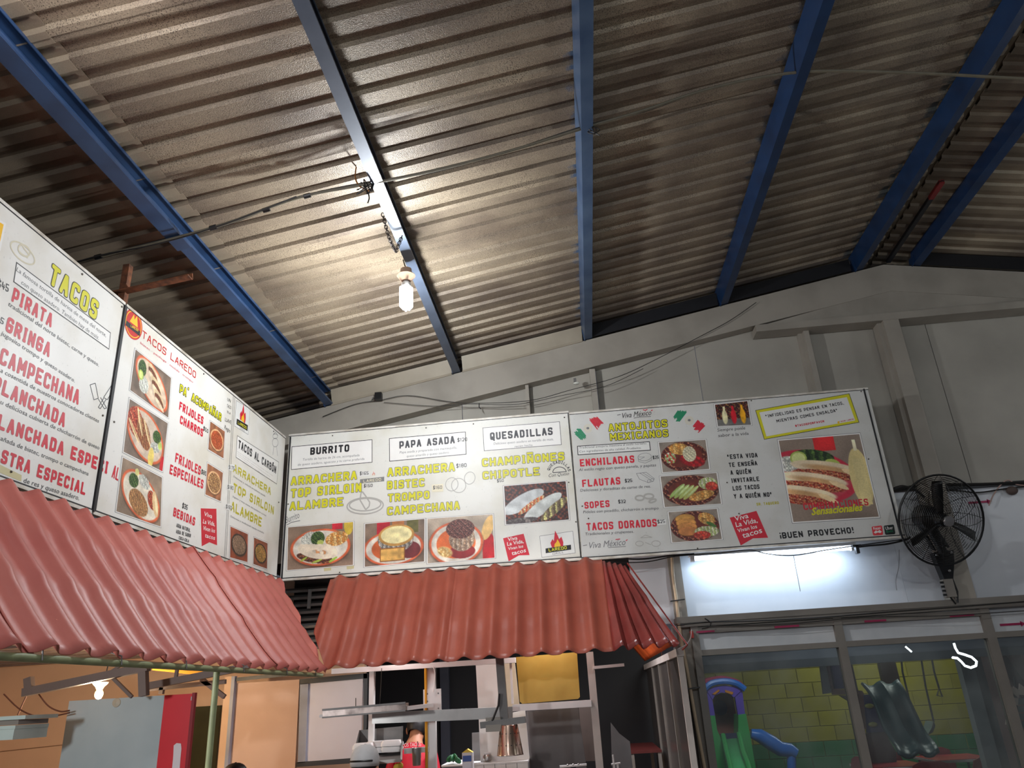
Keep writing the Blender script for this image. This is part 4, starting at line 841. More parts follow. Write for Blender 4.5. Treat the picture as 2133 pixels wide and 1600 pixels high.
# --- back sign 2
E_ = sub(1180, 800, 4.2105); Fq = sub(1480, 790, 4.2095); B = BB2
srow(E_, [('Viva México',(480,302),(742,272))], 'black', 46, shear=.3, bold=.0); drawing(B, [[E_(590,300), E_(650,288), E_(740,286)], [E_(445,272), E_(475,268)]], 'black', .004); drawing(B, [[E_(670,225), E_(690,232), E_(710,222)], [E_(740,235), E_(756,228)]], 'red', .007)
def brush(F, pts, color, sd):
    rnd = random.Random(sd); b = MB(); (x0, y0), (x1, y1), (x2, y2), (x3, y3) = pts; n = 9
    for i in range(n):
        t0, t1 = i/n, (i+.93)/n; e = rnd.uniform(-.18, .12); s_ = rnd.uniform(-.1, .05)
        q = [lerp(B.p(F(x0, y0)), B.p(F(x3, y3)), t0), lerp(B.p(F(x1, y1)), B.p(F(x2, y2)), t0), lerp(B.p(F(x1, y1)), B.p(F(x2, y2)), t1), lerp(B.p(F(x0, y0)), B.p(F(x3, y3)), t1)]
        d = q[1]-q[0]; q[0] += d*s_; q[3] += d*(s_+.08); q[1] += d*e; q[2] += d*(e-.06)
        b.add([v+B.N*(.001+i*.00003) for v in q], [(0,1,2,3)])
    b.build('flag_brush_mark', col(color), B.parent, smooth=False)
brush(E_, [(130,495), (62,430), (112,378), (180,462)], 'green', 1); brush(E_, [(195,310), (265,395), (322,340), (268,285)], 'red', 2)
brush(E_, [(975,232), (930,300), (990,335), (1062,240)], 'green', 3); brush(E_, [(1148,318), (1100,378), (1160,428), (1222,362)], 'red', 4)
for c in ((187,390), (1076,320)): drawing(B, [oval(*E_(*c), 8, 8), oval(*E_(*c), 5, 5), [E_(c[0]-14,c[1]+6), E_(c[0],c[1]-14), E_(c[0]+14,c[1]+4), E_(c[0]-2,c[1]+12)]], 'hat', .006, 'emblem_print'); poly(B, oval(*E_(c[0],c[1]-2), 3.2, 2.6, n=8)[:-1], 'grey', .0045, 'emblem_centre')
row(E_, [('ANTOJITOS',(372,418),(888,376),(372,352)), ('MEXICANOS',(385,498),(895,462),(385,434))], 'yellow', 'black', .22, 'yellow heading')
poly(B, [E_(93,543), E_(730,503), E_(740,583), E_(98,625)], 'paper', border='black', bw=.006, name='outlined_box')
srow(E_, [('Tradicional antojería mexicana al estilo norteño.',(110,568),(705,528)), ('Con ingredientes de alta calidad. Pruébalos.',(112,602),(655,568))], 'dgrey', 18)
row(E_, [('ENCHILADAS',(120,725),(598,690),(120,660)), ('FLAUTAS',(140,905),(475,880),(140,840)), ('SOPES',(160,1095),(380,1078),(160,1035)), ('TACOS DORADOS',(178,1288),(795,1250),(178,1220))], 'red', None, .28, 'red lettering')
srow(E_, [('Al estilo regio con queso panela, y papitas',(108,765),(785,722)), ('Deliciosas y doraditas de carne de res.',(122,945),(738,908)), ('Pídeles con picadillo, chicharrón o trompo',(147,1135),(808,1100)), ('Tradicionales y crujientes.',(162,1328),(590,1305))], 'dgrey', 24)
poly(B, [E_(795,1195), E_(872,1188), E_(875,1232), E_(797,1240)], 'paper', .0055, 'price_sticker'); row(E_, [('$25',(758,660),(810,655),(758,632)), ('$25',(513,865),(578,860),(513,835)), ('$32',(455,1048),(520,1043),(455,1018)), ('$25',(800,1225),(865,1218),(800,1194))], 'black', None, .16, lift=.0065)
drawing(B, [oval(*E_(685,640), 14, 8, -.1), [E_(628,650), E_(632,680), E_(690,695), E_(745,670), E_(746,640)], [E_(685,640), E_(632,640)], [E_(685,640), E_(640,665)]], 'grey', .003)
drawing(B, [[E_(612,785), E_(700,775), E_(770,830), E_(760,855), E_(715,865), E_(640,835), E_(612,785)], [E_(640,780), E_(745,845)], [E_(665,777), E_(765,838)], oval(*E_(722,852), 3, 3), oval(*E_(752,842), 3, 3)], 'grey', .003)
drawing(B, [oval(*E_(642,1000), 9, 5), oval(*E_(722,985), 10, 5), oval(*E_(755,1025), 8, 3, -.3)], 'pale', .014)
srow(E_, [('Viva México',(188,1445),(515,1412))], 'grey', 55, shear=.3, bold=.0); drawing(B, [[E_(365,1435), E_(520,1425)], [E_(145,1418), E_(180,1412)]], 'grey', .004); drawing(B, [[E_(430,1365), E_(470,1360)], [E_(520,1375), E_(535,1365)]], 'pink', .007)
drawing(B, [oval(*E_(640,1400), 8, 5), [E_(690,1390), E_(740,1410)], oval(*E_(785,1400), 9, 6), [E_(650,1350), E_(690,1325), E_(750,1345), E_(650,1350)]], 'pale', .005)
f_clay(B, [E_(810,515), E_(1218,490), E_(1252,745), E_(845,775)], 21, 0); f_clay(B, [E_(825,812), E_(1315,780), E_(1355,1050), E_(862,1080)], 22, 1); f_clay(B, [E_(895,1125), E_(1318,1095), E_(1362,1360), E_(928,1390)], 23, 2)
f_bottles(B, [Fq(38,225), Fq(322,192), Fq(355,400), Fq(65,412)], 24)
srow(Fq, [('Siempre ponle',(60,460),(305,440)), ('sabor a la vida',(68,508),(335,488))], 'dgrey', 28)
yf_ = poly(B, [Fq(392,272), Fq(1217,125), Fq(1305,380), Fq(470,530)], 'yellow', border='black', bw=.004, name='yellow_frame'); poly(B, [Fq(428,292), Fq(1195,158), Fq(1268,362), Fq(490,502)], 'paper', .0032, 'frame_panel')
B.sub = yf_; row(Fq, [('“INFIDELIDAD ES PENSAR EN TACOS,',(487,340),(1170,222),(487,312)), ('MIENTRAS COMES ENSALDA”',(582,382),(1118,285),(582,354))], 'black', None, .2, lift=.0045); row(Fq, [('#TACOSPORFAVOR',(745,420),(1000,378),(745,400))], 'red', None, .24, lift=.0045); row(Fq, [('TACOS LAREDO',(1135,380),(1258,356),(1135,366))], 'dred', None, .2, lift=.0045); poly(B, oval(*Fq(1122,378), 2.4, 2.4, n=10)[:-1], 'flame', .0045, 'round_logo'); B.sub = None
row(Fq, [('“ESTA VIDA',(150,702),(415,685),(150,662)), ('TE ENSEÑA',(163,772),(412,755),(163,733)), ('A QUIÉN',(177,840),(358,828),(177,800)), ('INVITARLE',(185,910),(430,893),(185,870)), ('LOS TACOS',(197,978),(432,962),(197,938)), ('Y A QUIÉN NO”',(207,1048),(542,1030),(207,1008))], 'black', None, .24, 'black quotation lettering')
row(Fq, [('SR. TAQUERO',(405,1110),(600,1095),(405,1085))], 'ochre', None, .22)
ribbon_flag(Fq, [(168,1215), (402,1155), (505,1390), (372,1396), (265,1458)], [('Viva',(215,1245),(335,1215),44), ('La Vida,',(225,1298),(415,1255),44), ('Vivan los',(240,1345),(410,1305),34), ('tacos',(285,1395),(455,1345),50)])
f_combo(B, [Fq(598,540), Fq(1303,482), Fq(1475,1205), Fq(727,1252)], 25)
row(Fq, [('COMBINACIONES',(820,1148),(1388,1106),(820,1088))], 'red', None, .2, lift=.0055); srow(Fq, [('Sensacionales',(885,1192),(1330,1152))], 'yellow', 62, shear=.35, bold=.03, lift=.0075)
row(Fq, [('¡BUEN PROVECHO!',(612,1400),(1258,1350),(612,1345))], 'black', None, .24, 'black lettering')
def badge(pts, c, t): 
    poly(B, [Fq(*p) for p in pts], c, .004, 'app_badge')
badge([(1418,1293), (1495,1283), (1503,1290), (1513,1355), (1507,1366), (1432,1371), (1424,1364), (1412,1300)], 'badgered', ''); badge([(1525,1284), (1600,1275), (1608,1282), (1620,1350), (1613,1360), (1538,1365), (1530,1358), (1518,1292)], 'badgeblack', '')
srow(Fq, [('Rappi',(1428,1320),(1492,1313))], 'white', 22, shear=.1, bold=.02, lift=.0055); poly(B, [Fq(1430,1345), Fq(1450,1325), Fq(1465,1336), Fq(1480,1322), Fq(1502,1338), Fq(1488,1350), Fq(1466,1344), Fq(1445,1354)], 'white', .0055, 'badge_mark')
srow(Fq, [('Uber',(1537,1322),(1602,1314))], 'white', 28, shear=0, bold=.01, lift=.0055); srow(Fq, [('Eats',(1545,1345),(1600,1338))], 'green', 18, shear=0, bold=.01, lift=.0055)

# ------------------------------------------------------------------ hanging bulb and chain
BM = emis('lit_bulb_glass', (240, 248, 255), 28)
def bulb(p, label, m=BM, s=1.0, cord=.0):
    p = Vector(p); th = thing('hanging_bulb', label, 'light bulb', p)
    b = MB(); b.lathe([(.012, .30), (.036, .295), (.04, .25), (.034, .245), (.034, .24)], p, (0, 0, 1)); b.lathe([(.018, .215), (.058, .25), (.06, .245), (.03, .205)], p, (0, 0, 1)); b.build('lamp_holder', mat('brown_porcelain', (176, 146, 124), .5), th)
    b = MB(); b.lathe([(.014, .215), (.022, .195), (.03, .19), (.031, .165), (.026, .16)], p); b.build('bulb_base', mat('white_plastic', (220, 218, 214), .4), th)
    b = MB()
    for k in range(4):
        a = k*math.pi/2+.4; x, y = .03*math.cos(a), .03*math.sin(a)
        b.tube([p+Vector((x, y, .16)), p+Vector((x, y, .02)), p+Vector((x*.6, y*.6, .005)), p+Vector((x*.1, y*.9, .02)), p+Vector((-y*.8, x*.8, .1))], .013, 8)
    b.build('glowing_tubes', m, th)
    b = MB(); b.tube([p+Vector((0, 0, .30)), p+Vector((-.01, .0, .33)), p+Vector((-.02, .0, .37))], .004, 6); b.build('cord', CABLE, th)
    return th
bulb((-.962, 4.2, 4.072), 'lit white spiral bulb hanging under the second purlin, in full view')
bulb((-1.52, 1.62, 4.30), 'lit bulb just above the top frame edge, near the left')
bulb((-.9, -1.2, 4.05), 'lit bulb behind the camera, left'); bulb((1.9, -.9, 4.1), 'lit bulb behind the camera, right'); bulb((4.3, 2.3, 4.35), 'lit bulb over the right slope'); bulb((5.0, 4.6, 3.8), 'lit bulb low on the right side')
ch = thing('hanging_chain', 'short dark link chain looped from the purlin above the hanging bulb', 'chain', (-1.03, 4.1, 4.5))
pa = at(797, 445, 1, 3.74); pbm = at(825, 524, 1, 3.96); pc_ = at(837, 493, 1, 3.92)
path = [lerp(pa, pbm, t) + Vector((0, 0, -.04*math.sin(math.pi*t))) for t in (i/9 for i in range(10))] + [lerp(pbm, pc_, t) for t in (i/4 for i in range(1, 5))]
def torus(b, c, d, s, r, R, n=12, m=5):
    d = d.normalized(); s = s.normalized(); pts = [c + d*(R*1.5*math.cos(2*math.pi*i/n)) + s*(R*math.sin(2*math.pi*i/n)) for i in range(n)]; b.tube(pts, r, m, closed=True)
for i in range(len(path)-1):
    for h in (0, .5):
        c = lerp(path[i], path[i+1], h+.25); d = path[i+1]-path[i]; s = d.cross(Vector((0, 1, .2))) if h == 0 else d.cross(Vector((1, .2, 0)))
        b = MB(); torus(b, c, d, s, .0028, .0095); b.build('chain_link', mat('dark_chain', (44, 36, 32), .5, .6), ch)
# ------------------------------------------------------------------ cables
def cable(name, pts, r, m, label, cat='cable', n=8):
    P = []
    for i in range(len(pts)-1):
        p0, p1, p2, p3 = (Vector(pts[max(i-1, 0)]), Vector(pts[i]), Vector(pts[i+1]), Vector(pts[min(i+2, len(pts)-1)]))
        for k in range(6):
            t = k/6; P.append(.5*((2*p1)+(p2-p0)*t+(2*p0-5*p1+4*p2-p3)*t*t+(3*p1-3*p2+p3-p0)*t**3))
    P.append(Vector(pts[-1])); b = MB(); b.tube(P, r, n); return tag(b.build(name, m), label, cat)
YC = 3.43
def cp(x, y, dy=0): return at(x, y, 1, YC+dy)
main = [cp(120, 560), cp(215, 532), cp(330, 505), cp(470, 466), cp(620, 412), cp(757, 385), cp(900, 356), cp(1060, 315), cp(1225, 264), cp(1340, 230), cp(1460, 190), cp(1580, 162), cp(1705, 148), cp(1900, 152), cp(2060, 160), cp(2200, 168)]
cable('ceiling_cable', main, .0085, CABLEG, 'long grey-green cable running under all the purlins across the roof')
cable('ceiling_cable', [p + Vector((0, .012, .012)) + Vector((0, 0, .012*math.sin(i*2.1))) for i, p in enumerate(main[1:11])], .005, CABLE, 'thin black cable twisted along the long grey ceiling cable')
cable('ceiling_cable', [p + Vector((0, -.015, -.012)) + Vector((0, 0, .01*math.sin(i*1.7+1))) for i, p in enumerate(main[0:5])], .004, CABLE, 'short black cable taped to the ceiling cable at its left end')
for i, (x, y) in enumerate(((205, 535), (444, 474), (555, 437), (640, 408))):
    b = MB(); p, q = cp(x-7, y+2), cp(x+7, y-2); b.tube([p, q], .014, 8); tag(b.build('tape_wrap', BLACK), 'black tape wrap on the ceiling cable, %s from the left' % ('first', 'second', 'third', 'fourth')[i], 'tape', 'tape wraps on the ceiling cable')
def tangle(cx, cy, label, m, n=5, R=.045, sd=1):
    rnd = random.Random(sd); c = cp(cx, cy, -.01); pts = [c + Vector((rnd.uniform(-R, R), rnd.uniform(-.015, .015), rnd.uniform(-R*1.3, R))) for i in range(n*3)]; cable('wire_knot', pts, .003, m, label, 'wire', 6)
tangle(760, 390, 'dark wire knot tying the cable to the purlin above the bulb', CABLE, 5, .055, 4)
tangle(1236, 268, 'dark wire knot where the cable crosses the middle purlin', CABLE, 3, .035, 2)
cable('loose_wire', [cp(742, 348), cp(740, 368), cp(746, 385), cp(756, 392), cp(768, 398)], .004, mat('orange_wire', (150, 92, 30), .5), 'orange-brown wire hanging by the cable knot above the bulb', 'wire')
cable('loose_wire', [cp(752, 380), cp(765, 398), cp(769, 412), cp(766, 423)], .004, CABLE, 'curled black wire tail below the cable knot', 'wire')
R6 = 6.15
def rp_(x, y, d=0): return at(x, y, 1, R6-d)
cable('thin_wire', [rp_(672, 868), rp_(740, 842), rp_(790, 834), rp_(850, 824), rp_(930, 836), rp_(985, 840), rp_(1100, 835), rp_(1190, 812), rp_(1290, 784), rp_(1380, 742), rp_(1460, 700), rp_(1520, 668), rp_(1575, 630)], .003, CABLE, 'thin dark wire drooping along the grey rafter above the back signs', 'wire')
cable('thin_wire', [rp_(800, 838), rp_(900, 846), rp_(975, 842), rp_(1080, 842), rp_(1170, 824), rp_(1260, 805), rp_(1340, 768)], .0025, CABLE, 'second thin wire beside the drooping one under the rafter', 'wire')
bx = thing('junction_box', 'small black box clipped on the rafter at the left end of the thin wire', 'box', rp_(789, 836))
p = rp_(789, 826, .02); b = MB(); b.box(p-Vector((.03, .03, .035)), p+Vector((.03, .02, .03))); b.build('box_body', BLACK, bx); b = MB(); b.tube([p+Vector((-.03, 0, -.02)), p+Vector((-.055, 0, -.01)), p+Vector((-.06, 0, -.03))], .006); b.build('cable_gland', BLACK, bx)
sp = thing('wall_sensor', 'small spotlight clamp under the rafter above the seam of the back signs', 'spotlight', rp_(1198, 800))
p = rp_(1198, 797, .02); b = MB(); b.box(p-Vector((.012, .02, .0)), p+Vector((.012, .02, .035))); b.build('clamp', STEELD, sp); b = MB(); b.ell(p+Vector((.01, -.01, -.012)), (.028, .02, .012)); b.build('lens', mat('glass_white', (210, 210, 200), .2), sp)
b = MB(); p = rp_(998, 840, -.02); b.tube([p, p+Vector((.0, -.01, -.04)), p+Vector((.015, -.01, -.06))], .004); tag(b.build('hook', DARK), 'small dark hook hanging under the rafter above QUESADILLAS', 'hook')
q0, q1 = on(1850, 545, (0, 0, 1), 5.21), on(1962, 378, (0, 0, 1), 5.21); rbar = thing('roof_bar', 'dark bar with a red end lying between the two ridge purlins', 'bar', lerp(q0, q1, .5))
b = MB(); b.bar(q0, lerp(q0, q1, .82), .035, .03); b.build('bar_body', DARK, rbar); b = MB(); b.bar(lerp(q0, q1, .82), q1, .037, .032); b.build('red_end', mat('dull_red', (120, 34, 34), .6), rbar); b = MB(); torus(b, q1+Vector((0, .02, .0)), Vector((0, 1, 0)), Vector((1, 0, 0)), .004, .02); b.build('ring', DARK, rbar)
# rusty bracket over the left signs
rb = thing('rusty_bracket', 'rusty angle bar bracket holding the top of the left signs', 'bracket', (XL, 3.48, 3.9))
a0, a1 = at(236, 612, 1, 3.50), at(396, 577, 1, 3.50)
b = MB(); b.bar(a0, a1, .05, .008); b.bar(a0+Vector((0, .025, .018)), a1+Vector((0, .025, .018)), .006, .04); b.build('angle_bar', RUST, rb)
p = at(266, 560, 1, 3.52); b = MB(); b.bar((p.x, 3.52, 3.70), (p.x, 3.52, p.z+.02), .038, .038, (0, 1, 0)); b.build('upright_bar', RUST, rb)

# ------------------------------------------------------------------ tube light and cables under the right sign
tl = thing('tube_light', 'lit fluorescent batten under the back of the right menu sign', 'tube light', (1.5, 6.14, 2.85))
b = MB(); b.box((.86, 6.10, 2.687), (2.14, 6.17, 2.72)); b.build('batten', WHITEP, tl); b = MB(); b.tube([(.90, 6.12, 2.668), (2.10, 6.12, 2.668)], .014, 10); b.build('glowing_tube', emis('lit_tube', (214, 232, 255), 9), tl)
for x in (1.1, 1.9): b = MB(); b.box((x-.02, 6.17, 2.69), (x+.02, 6.298, 2.715)); b.build('wall_bracket', WHITEP, tl)
for x in (.885, 2.115): b = MB(); b.box((x-.015, 6.10, 2.648), (x+.015, 6.14, 2.69)); b.build('end_cap', WHITEP, tl)
def up_(x, y, v=5.98): return at(x, y, 1, v)
cable('sign_cable', [up_(1262, 1168), up_(1300, 1172), up_(1350, 1170), up_(1400, 1160), up_(1440, 1156), up_(1500, 1152), up_(1560, 1146), up_(1600, 1154), up_(1653, 1157), up_(1720, 1146), up_(1790, 1136), up_(1850, 1128), up_(1893, 1122)], .004, CABLE, 'thin black cable sagging below the right menu sign', 'cable')
cable('sign_cable', [up_(1262, 1160), up_(1330, 1165), up_(1400, 1157), up_(1446, 1153)], .006, CABLE, 'thicker black cable left of the tube light under the sign', 'cable')
cable('loose_string', [up_(1653, 1157), up_(1657, 1180), up_(1662, 1205), up_(1667, 1232)], .0022, STEELD, 'thin string hanging below the tube light', 'string')
cable('sign_cable', [up_(1785, 1140), up_(1808, 1137), up_(1850, 1133), up_(1888, 1124), up_(1896, 1118)], .007, CABLE, 'black cable bundle at the lower right corner of the right sign', 'cable')
b = MB(); p = up_(1785, 1145); b.box(p-Vector((.012, .02, .03)), p+Vector((.012, .02, .03))); b.box(p+Vector((-.03, -.02, .02)), p+Vector((.03, .02, .035))); tag(b.build('tube_clip', BLACK), 'black clip at the right end of the tube light', 'clip')
cable('thin_wire', [at(1873, 1145, 1, 6.26), at(1872, 1180, 1, 6.26), at(1866, 1210, 1, 6.26), at(1868, 1230, 1, 6.26)], .002, STEELD, 'thin grey wire hanging on the wall left of the fan', 'wire')
hy = 6.11
def hp_(x, y): return at(x, y, 1, hy)
cable('header_cable', [hp_(1410, 1303), hp_(1475, 1296), hp_(1560, 1294), hp_(1700, 1287), hp_(1850, 1275), hp_(2000, 1264), hp_(2170, 1250)], .004, CABLE, 'black cable stretched along the grey header rail above the window', 'cable')
cable('header_cable', [hp_(1480, 1304), hp_(1640, 1300), hp_(1800, 1286), hp_(1960, 1283), hp_(2080, 1276), hp_(2170, 1270)], .003, CABLE, 'lower black cable below the header rail', 'cable')
cable('header_cable', [hp_(1468, 1288), hp_(1480, 1297), hp_(1476, 1306), hp_(1462, 1310)], .004, CABLE, 'black cable tail knotted on the header rail near its left end', 'cable')
wy = WY-.03
def wp(x, y): return at(x, y, 1, wy)
cable('wall_cable', [wp(1862, 1022), wp(1900, 1014), wp(1960, 1010), wp(2040, 1009), wp(2120, 1006), wp(2200, 1004)], .012, CABLE, 'thick black cable along the wall seam behind the fan', 'cable')
cable('wall_cable', [wp(1862, 1024), wp(1905, 1020), wp(1990, 1022), wp(2040, 1026), wp(2110, 1016), wp(2200, 1010)], .006, CABLE, 'black cable looping just below the wall seam right of the fan', 'cable')
cable('wall_cable', [wp(2060, 1053), wp(2070, 1030), wp(2085, 1010), wp(2100, 1000), wp(2120, 1010), wp(2160, 1012)], .005, mat('pale_wire', (180, 150, 140), .5), 'pale pinkish wire rising right of the fan', 'wire')
b = MB(); p = wp(2108, 1022); b.ell(p, (.045, .03, .035)); tag(b.build('coiled_cable', mat('brown_cable', (86, 70, 64), .7)), 'brown coiled lump of cable on the wall right of the fan', 'cable')
cable('fan_cable', [at(1862, 1018, 1, 5.95), at(1880, 1013, 1, 5.9), at(1905, 1020, 1, 5.95), at(1925, 1035, 1, 6.05)], .01, CABLE, 'black cable bundle between the right sign edge and the fan', 'cable')
# conduit
cable('conduit_pipe', [(at(1400, 1162, 1, 6.14)), at(1402, 1200, 1, 6.14), at(1409, 1250, 1, 6.14), at(1417, 1320, 1, 6.14), at(1432, 1400, 1, 6.14), at(1449, 1500, 1, 6.14), at(1468, 1602, 1, 6.14), at(1540, 2000, 1, 6.14)], .013, CREAM, 'cream plastic conduit running down beside the window', 'pipe', 10)
for i, (x, y) in enumerate(((1410, 1252), (1441, 1435))):
    b = MB(); p = at(x, y, 1, 6.13); b.bar(p-Vector((.05, 0, 0)), p+Vector((.06, 0, .008)), .03, .008); tag(b.build('conduit_clip', BLACK), 'black strap on the cream conduit, %s' % ('upper one', 'lower one')[i], 'strap', 'conduit straps')
cable('loose_wire', [at(1440, 1312, 1, 6.1), at(1438, 1330, 1, 6.05), at(1428, 1344, 1, 6.0), at(1412, 1352, 1, 5.9)], .004, mat('pale_wire', (180, 150, 140), .5), 'pale wire from the window corner to the awning tip', 'wire')
b = MB(); p = at(1441, 1322, 1, 6.12); b.box(p-Vector((.012, .01, .025)), p+Vector((.012, .01, .025))); tag(b.build('wire_nut', mat('red_yellow_tape', (190, 50, 40), .5)), 'small red tape joint at the window corner', 'tape')

# ------------------------------------------------------------------ wall fan
FC = at(1976, 1086, 1, 5.62); AX = Vector((.16, -.93, -.33)).normalized()
ft = thing('wall_fan', 'black round wall fan in a wire cage, on the wide grey post', 'fan', FC)
fx = AX.cross(Vector((0, 0, 1))).normalized(); fy = fx.cross(AX).normalized(); FR = .325
cc = FC - AX*.08
def fp(r, a, d): return cc + (fx*math.cos(a)+fy*math.sin(a))*r + AX*d
def dome(r): t = r/FR; return .085*(1-t**2.4)
for nm, sg, nr in (('front_cage', 1, 24), ('rear_cage', -1, 20)):
    b = MB()
    for i in range(nr):
        r = .055+(FR-.06)*i/(nr-1); b.tube([fp(r, 2*math.pi*j/40, sg*dome(r)) for j in range(40)], .0018, 4, closed=True)
    for k in range(12):
        a = 2*math.pi*k/12; b.tube([fp(r, a+sg*.5*(1-r/FR), sg*dome(r)+.003*sg) for r in (.03, .1, .17, .24, .3, FR)], .002, 4)
    tag(b.build(nm, BLACK, ft), kind=None)
b = MB(); b.tube([fp(FR, 2*math.pi*j/48, 0) for j in range(48)], .0075, 8, closed=True); b.build('cage_rim', BLACK, ft)
b = MB(); b.lathe([(.0, .092), (.036, .09), (.04, .082), (.04, .075)], cc, AX, 20, caps=False); o = b.build('badge', mat('silver_badge', (160, 158, 158), .35, .6), ft); o['label'] = 'silver round centre badge'
b = MB(); b.lathe([(.01, .05), (.045, .045), (.05, .0), (.045, -.03)], cc, AX, 18); b.build('hub', BLACK, ft)
for k, a0 in enumerate((math.radians(80), math.radians(-40), math.radians(200))):
    b = MB(); vs = []
    for i in range(9):
        t = i/8; r = lerp(.04, .285, t); w = lerp(.028, .05, math.sin(math.pi*min(t*1.05, 1)*.62)); tw = lerp(.7, .25, t)
        for s in (-1, 1): vs.append(fp(r, a0+s*w/r*math.cos(tw)*.7+.12*t, s*w*math.sin(tw)))
    b.add(vs, [(2*i, 2*i+1, 2*i+3, 2*i+2) for i in range(8)]); b.smooth = True; o = b.build('blade', BLACK, ft); solid(o, .003)
b = MB(); b.lathe([(.04, -.09), (.085, -.1), (.09, -.13), (.088, -.22), (.06, -.26), (.0, -.262)], cc, AX, 20); b.build('motor', BLACK, ft)
mp_ = cc - AX*.17
base = at(1978, 1225, 1, 6.13)
b = MB(); b.bar(mp_+Vector((0, 0, -.05)), base+Vector((.0, -.07, .22)), .05, .04, (0, 1, 0)); b.bar(mp_+Vector((-.06, .03, -.03)), base+Vector((-.06, -.05, .28)), .012, .03, (0, 1, 0)); b.bar(base+Vector((.04, -.05, .30)), mp_+Vector((.03, .02, -.04)), .014, .03, (0, 1, 0)); b.build('support_arm', BLACK, ft)
b = MB(); b.prism([base+Vector((-.075, -.06, .26)), base+Vector((.075, -.06, .27)), base+Vector((.065, -.05, .19)), base+Vector((.02, -.03, .03)), base+Vector((-.03, -.03, .04)), base+Vector((-.06, -.05, .18))], (0, .07, 0)); wbk = b.build('wall_bracket', BLACK, ft)
for dx, dz in ((-.055, .24), (.055, .25), (.01, .12)): b = MB(); b.lathe([(.011, 0), (.009, .006), (0, .008)], base+Vector((dx, -.06 if dz > .2 else -.05, dz)), (0, -1, 0), 10); b.build('bolt', STEEL, wbk)
b = MB(); b.box(base+Vector((-.06, -.06, -.07)), base+Vector((.012, .0, .06))); o = b.build('control_box', GREYD, ft)
for k in range(4): b = MB(); b.box(base+Vector((-.083, -.065, -.06+k*.03)), base+Vector((-.06, -.05, -.045+k*.03))); b.build('switch', BLACK, o)
b = MB(); b.tube([base+Vector((.02, -.04, .05)), base+Vector((.035, -.03, -.03)), base+Vector((.02, -.02, -.11))], .007); b.tube([base+Vector((-.03, -.04, -.07)), base+Vector((-.0, -.03, -.12))], .006); b.build('power_cord', BLACK, ft)

# ------------------------------------------------------------------ kitchen: front frame
FY = 5.85
def fpnt(x, y, v=FY): return at(x, y, 1, v)
def quad_slab(b, pts, v, d, mi=0): b.prism([at(*q, 1, v) for q in pts], (0, d, 0), mi)
kf = thing('kitchen_front_frame', 'white painted steel frame at the front of the kitchen opening, under the red awning', 'frame', (-.6, FY, 0))
z = fpnt(900, 1386).z
b = MB(); b.box((-1.9, FY-.02, z-.018), (fpnt(1074, 1375).x, FY+.03, z+.018)); b.build('top_beam', WHITEP, kf)
def upright(px, py, w, name='upright', v=FY, m=WHITEP, z1=None, z0=0, d=.05, par=kf):
    p = at(px, py, 1, v); b = MB(); b.box((p.x-w/2, v, z0), (p.x+w/2, v+d, z1 or p.z)); return b.build(name, m, par)
upright(897, 1386, .06); upright(774, 1395, .035, z0=1.45); upright(1228, 1358, .052, m=mat('offwhite_post', (196, 186, 178), .5)); upright(1063, 1373, .016, z0=fpnt(1070, 1466).z, d=.02)
b = MB(); p = fpnt(908, 1460); b.box((p.x-.09, FY-.012, p.z-.09), (p.x+.04, FY, p.z+.08)); bp_ = b.build('bolted_plate', WHITEP, kf)
for dx, dz in ((-.06, .05), (-.06, 0), (-.06, -.05), (.02, .05), (.02, -.05)): b = MB(); b.lathe([(.006, 0), (.003, .004)], (p.x+dx, FY-.012, p.z+dz), (0, -1, 0), 8); b.build('bolt', STEELD, bp_)
a, c = fpnt(1068, 1475), fpnt(1232, 1465); b = MB(); b.bar(a, c, .05, .045); b.build('middle_rail', WHITEP, kf)
a, c = fpnt(1236, 1391), fpnt(1300, 1385); b = MB(); b.bar(a, c, .03, .02); b.build('short_rail', WHITEP, kf)
a, c = fpnt(842, 1565), fpnt(893, 1561); b = MB(); b.bar(a, c, .02, .035); b.build('cup_rail', WHITEP, kf)
p, q = fpnt(886, 1388, FY-.02), fpnt(889, 1600, FY-.02); b = MB(); b.tube([(p.x, FY-.01, p.z), (p.x, FY-.01, .0)], .010, 8); tag(b.build('gas_pipe', mat('yellow_pipe', (216, 150, 30), .4)), 'yellow pipe running down the left side of the white kitchen post', 'pipe')
cable('thin_wire', [fpnt(902, 1388, 5.83), fpnt(906, 1402, 5.83), fpnt(905, 1425, 5.83), fpnt(902, 1442, 5.83)], .003, WHITEP, 'white wire beside the kitchen post', 'wire')
hr = thing('hood_rail', 'long stainless rail across the kitchen opening', 'rail', (-.9, 5.75, 1.9))
b = MB(); b.prism([at(775, 1485, 1, 5.76), at(1067, 1472, 1, 5.76), at(1067, 1496, 1, 5.76), at(775, 1508, 1, 5.76)], (0, .03, 0)); b.build('rail_plate', STEEL, hr)
sl_ = thing('strip_light', 'stainless strip light fitting pointing left over the counter', 'light fitting', at(750, 1490, 1, 5.5))
P = [at(672, 1479, 1, 5.5), at(845, 1464, 1, 5.5), at(845, 1480, 1, 5.5), at(672, 1495, 1, 5.5)]
b = MB(); b.prism(P, (0, .09, 0)); b.build('housing', mat('brownish_steel', (150, 138, 132), .35, .85, .2, 14, rgb2=(92, 82, 78)), sl_)
b = MB(); b.bar(P[0]+Vector((0, -.006, 0)), P[1]+Vector((0, -.006, 0)), .012, .012); b.bar(P[3]+Vector((0, -.006, 0)), P[2]+Vector((0, -.006, 0)), .012, .01); b.build('edge_trim', STEELD, sl_)
b = MB(); b.box(P[3]-Vector((.03, -.02, .0)), P[3]+Vector((0, .05, .02))); b.build('end_clip', WHITEP, sl_)
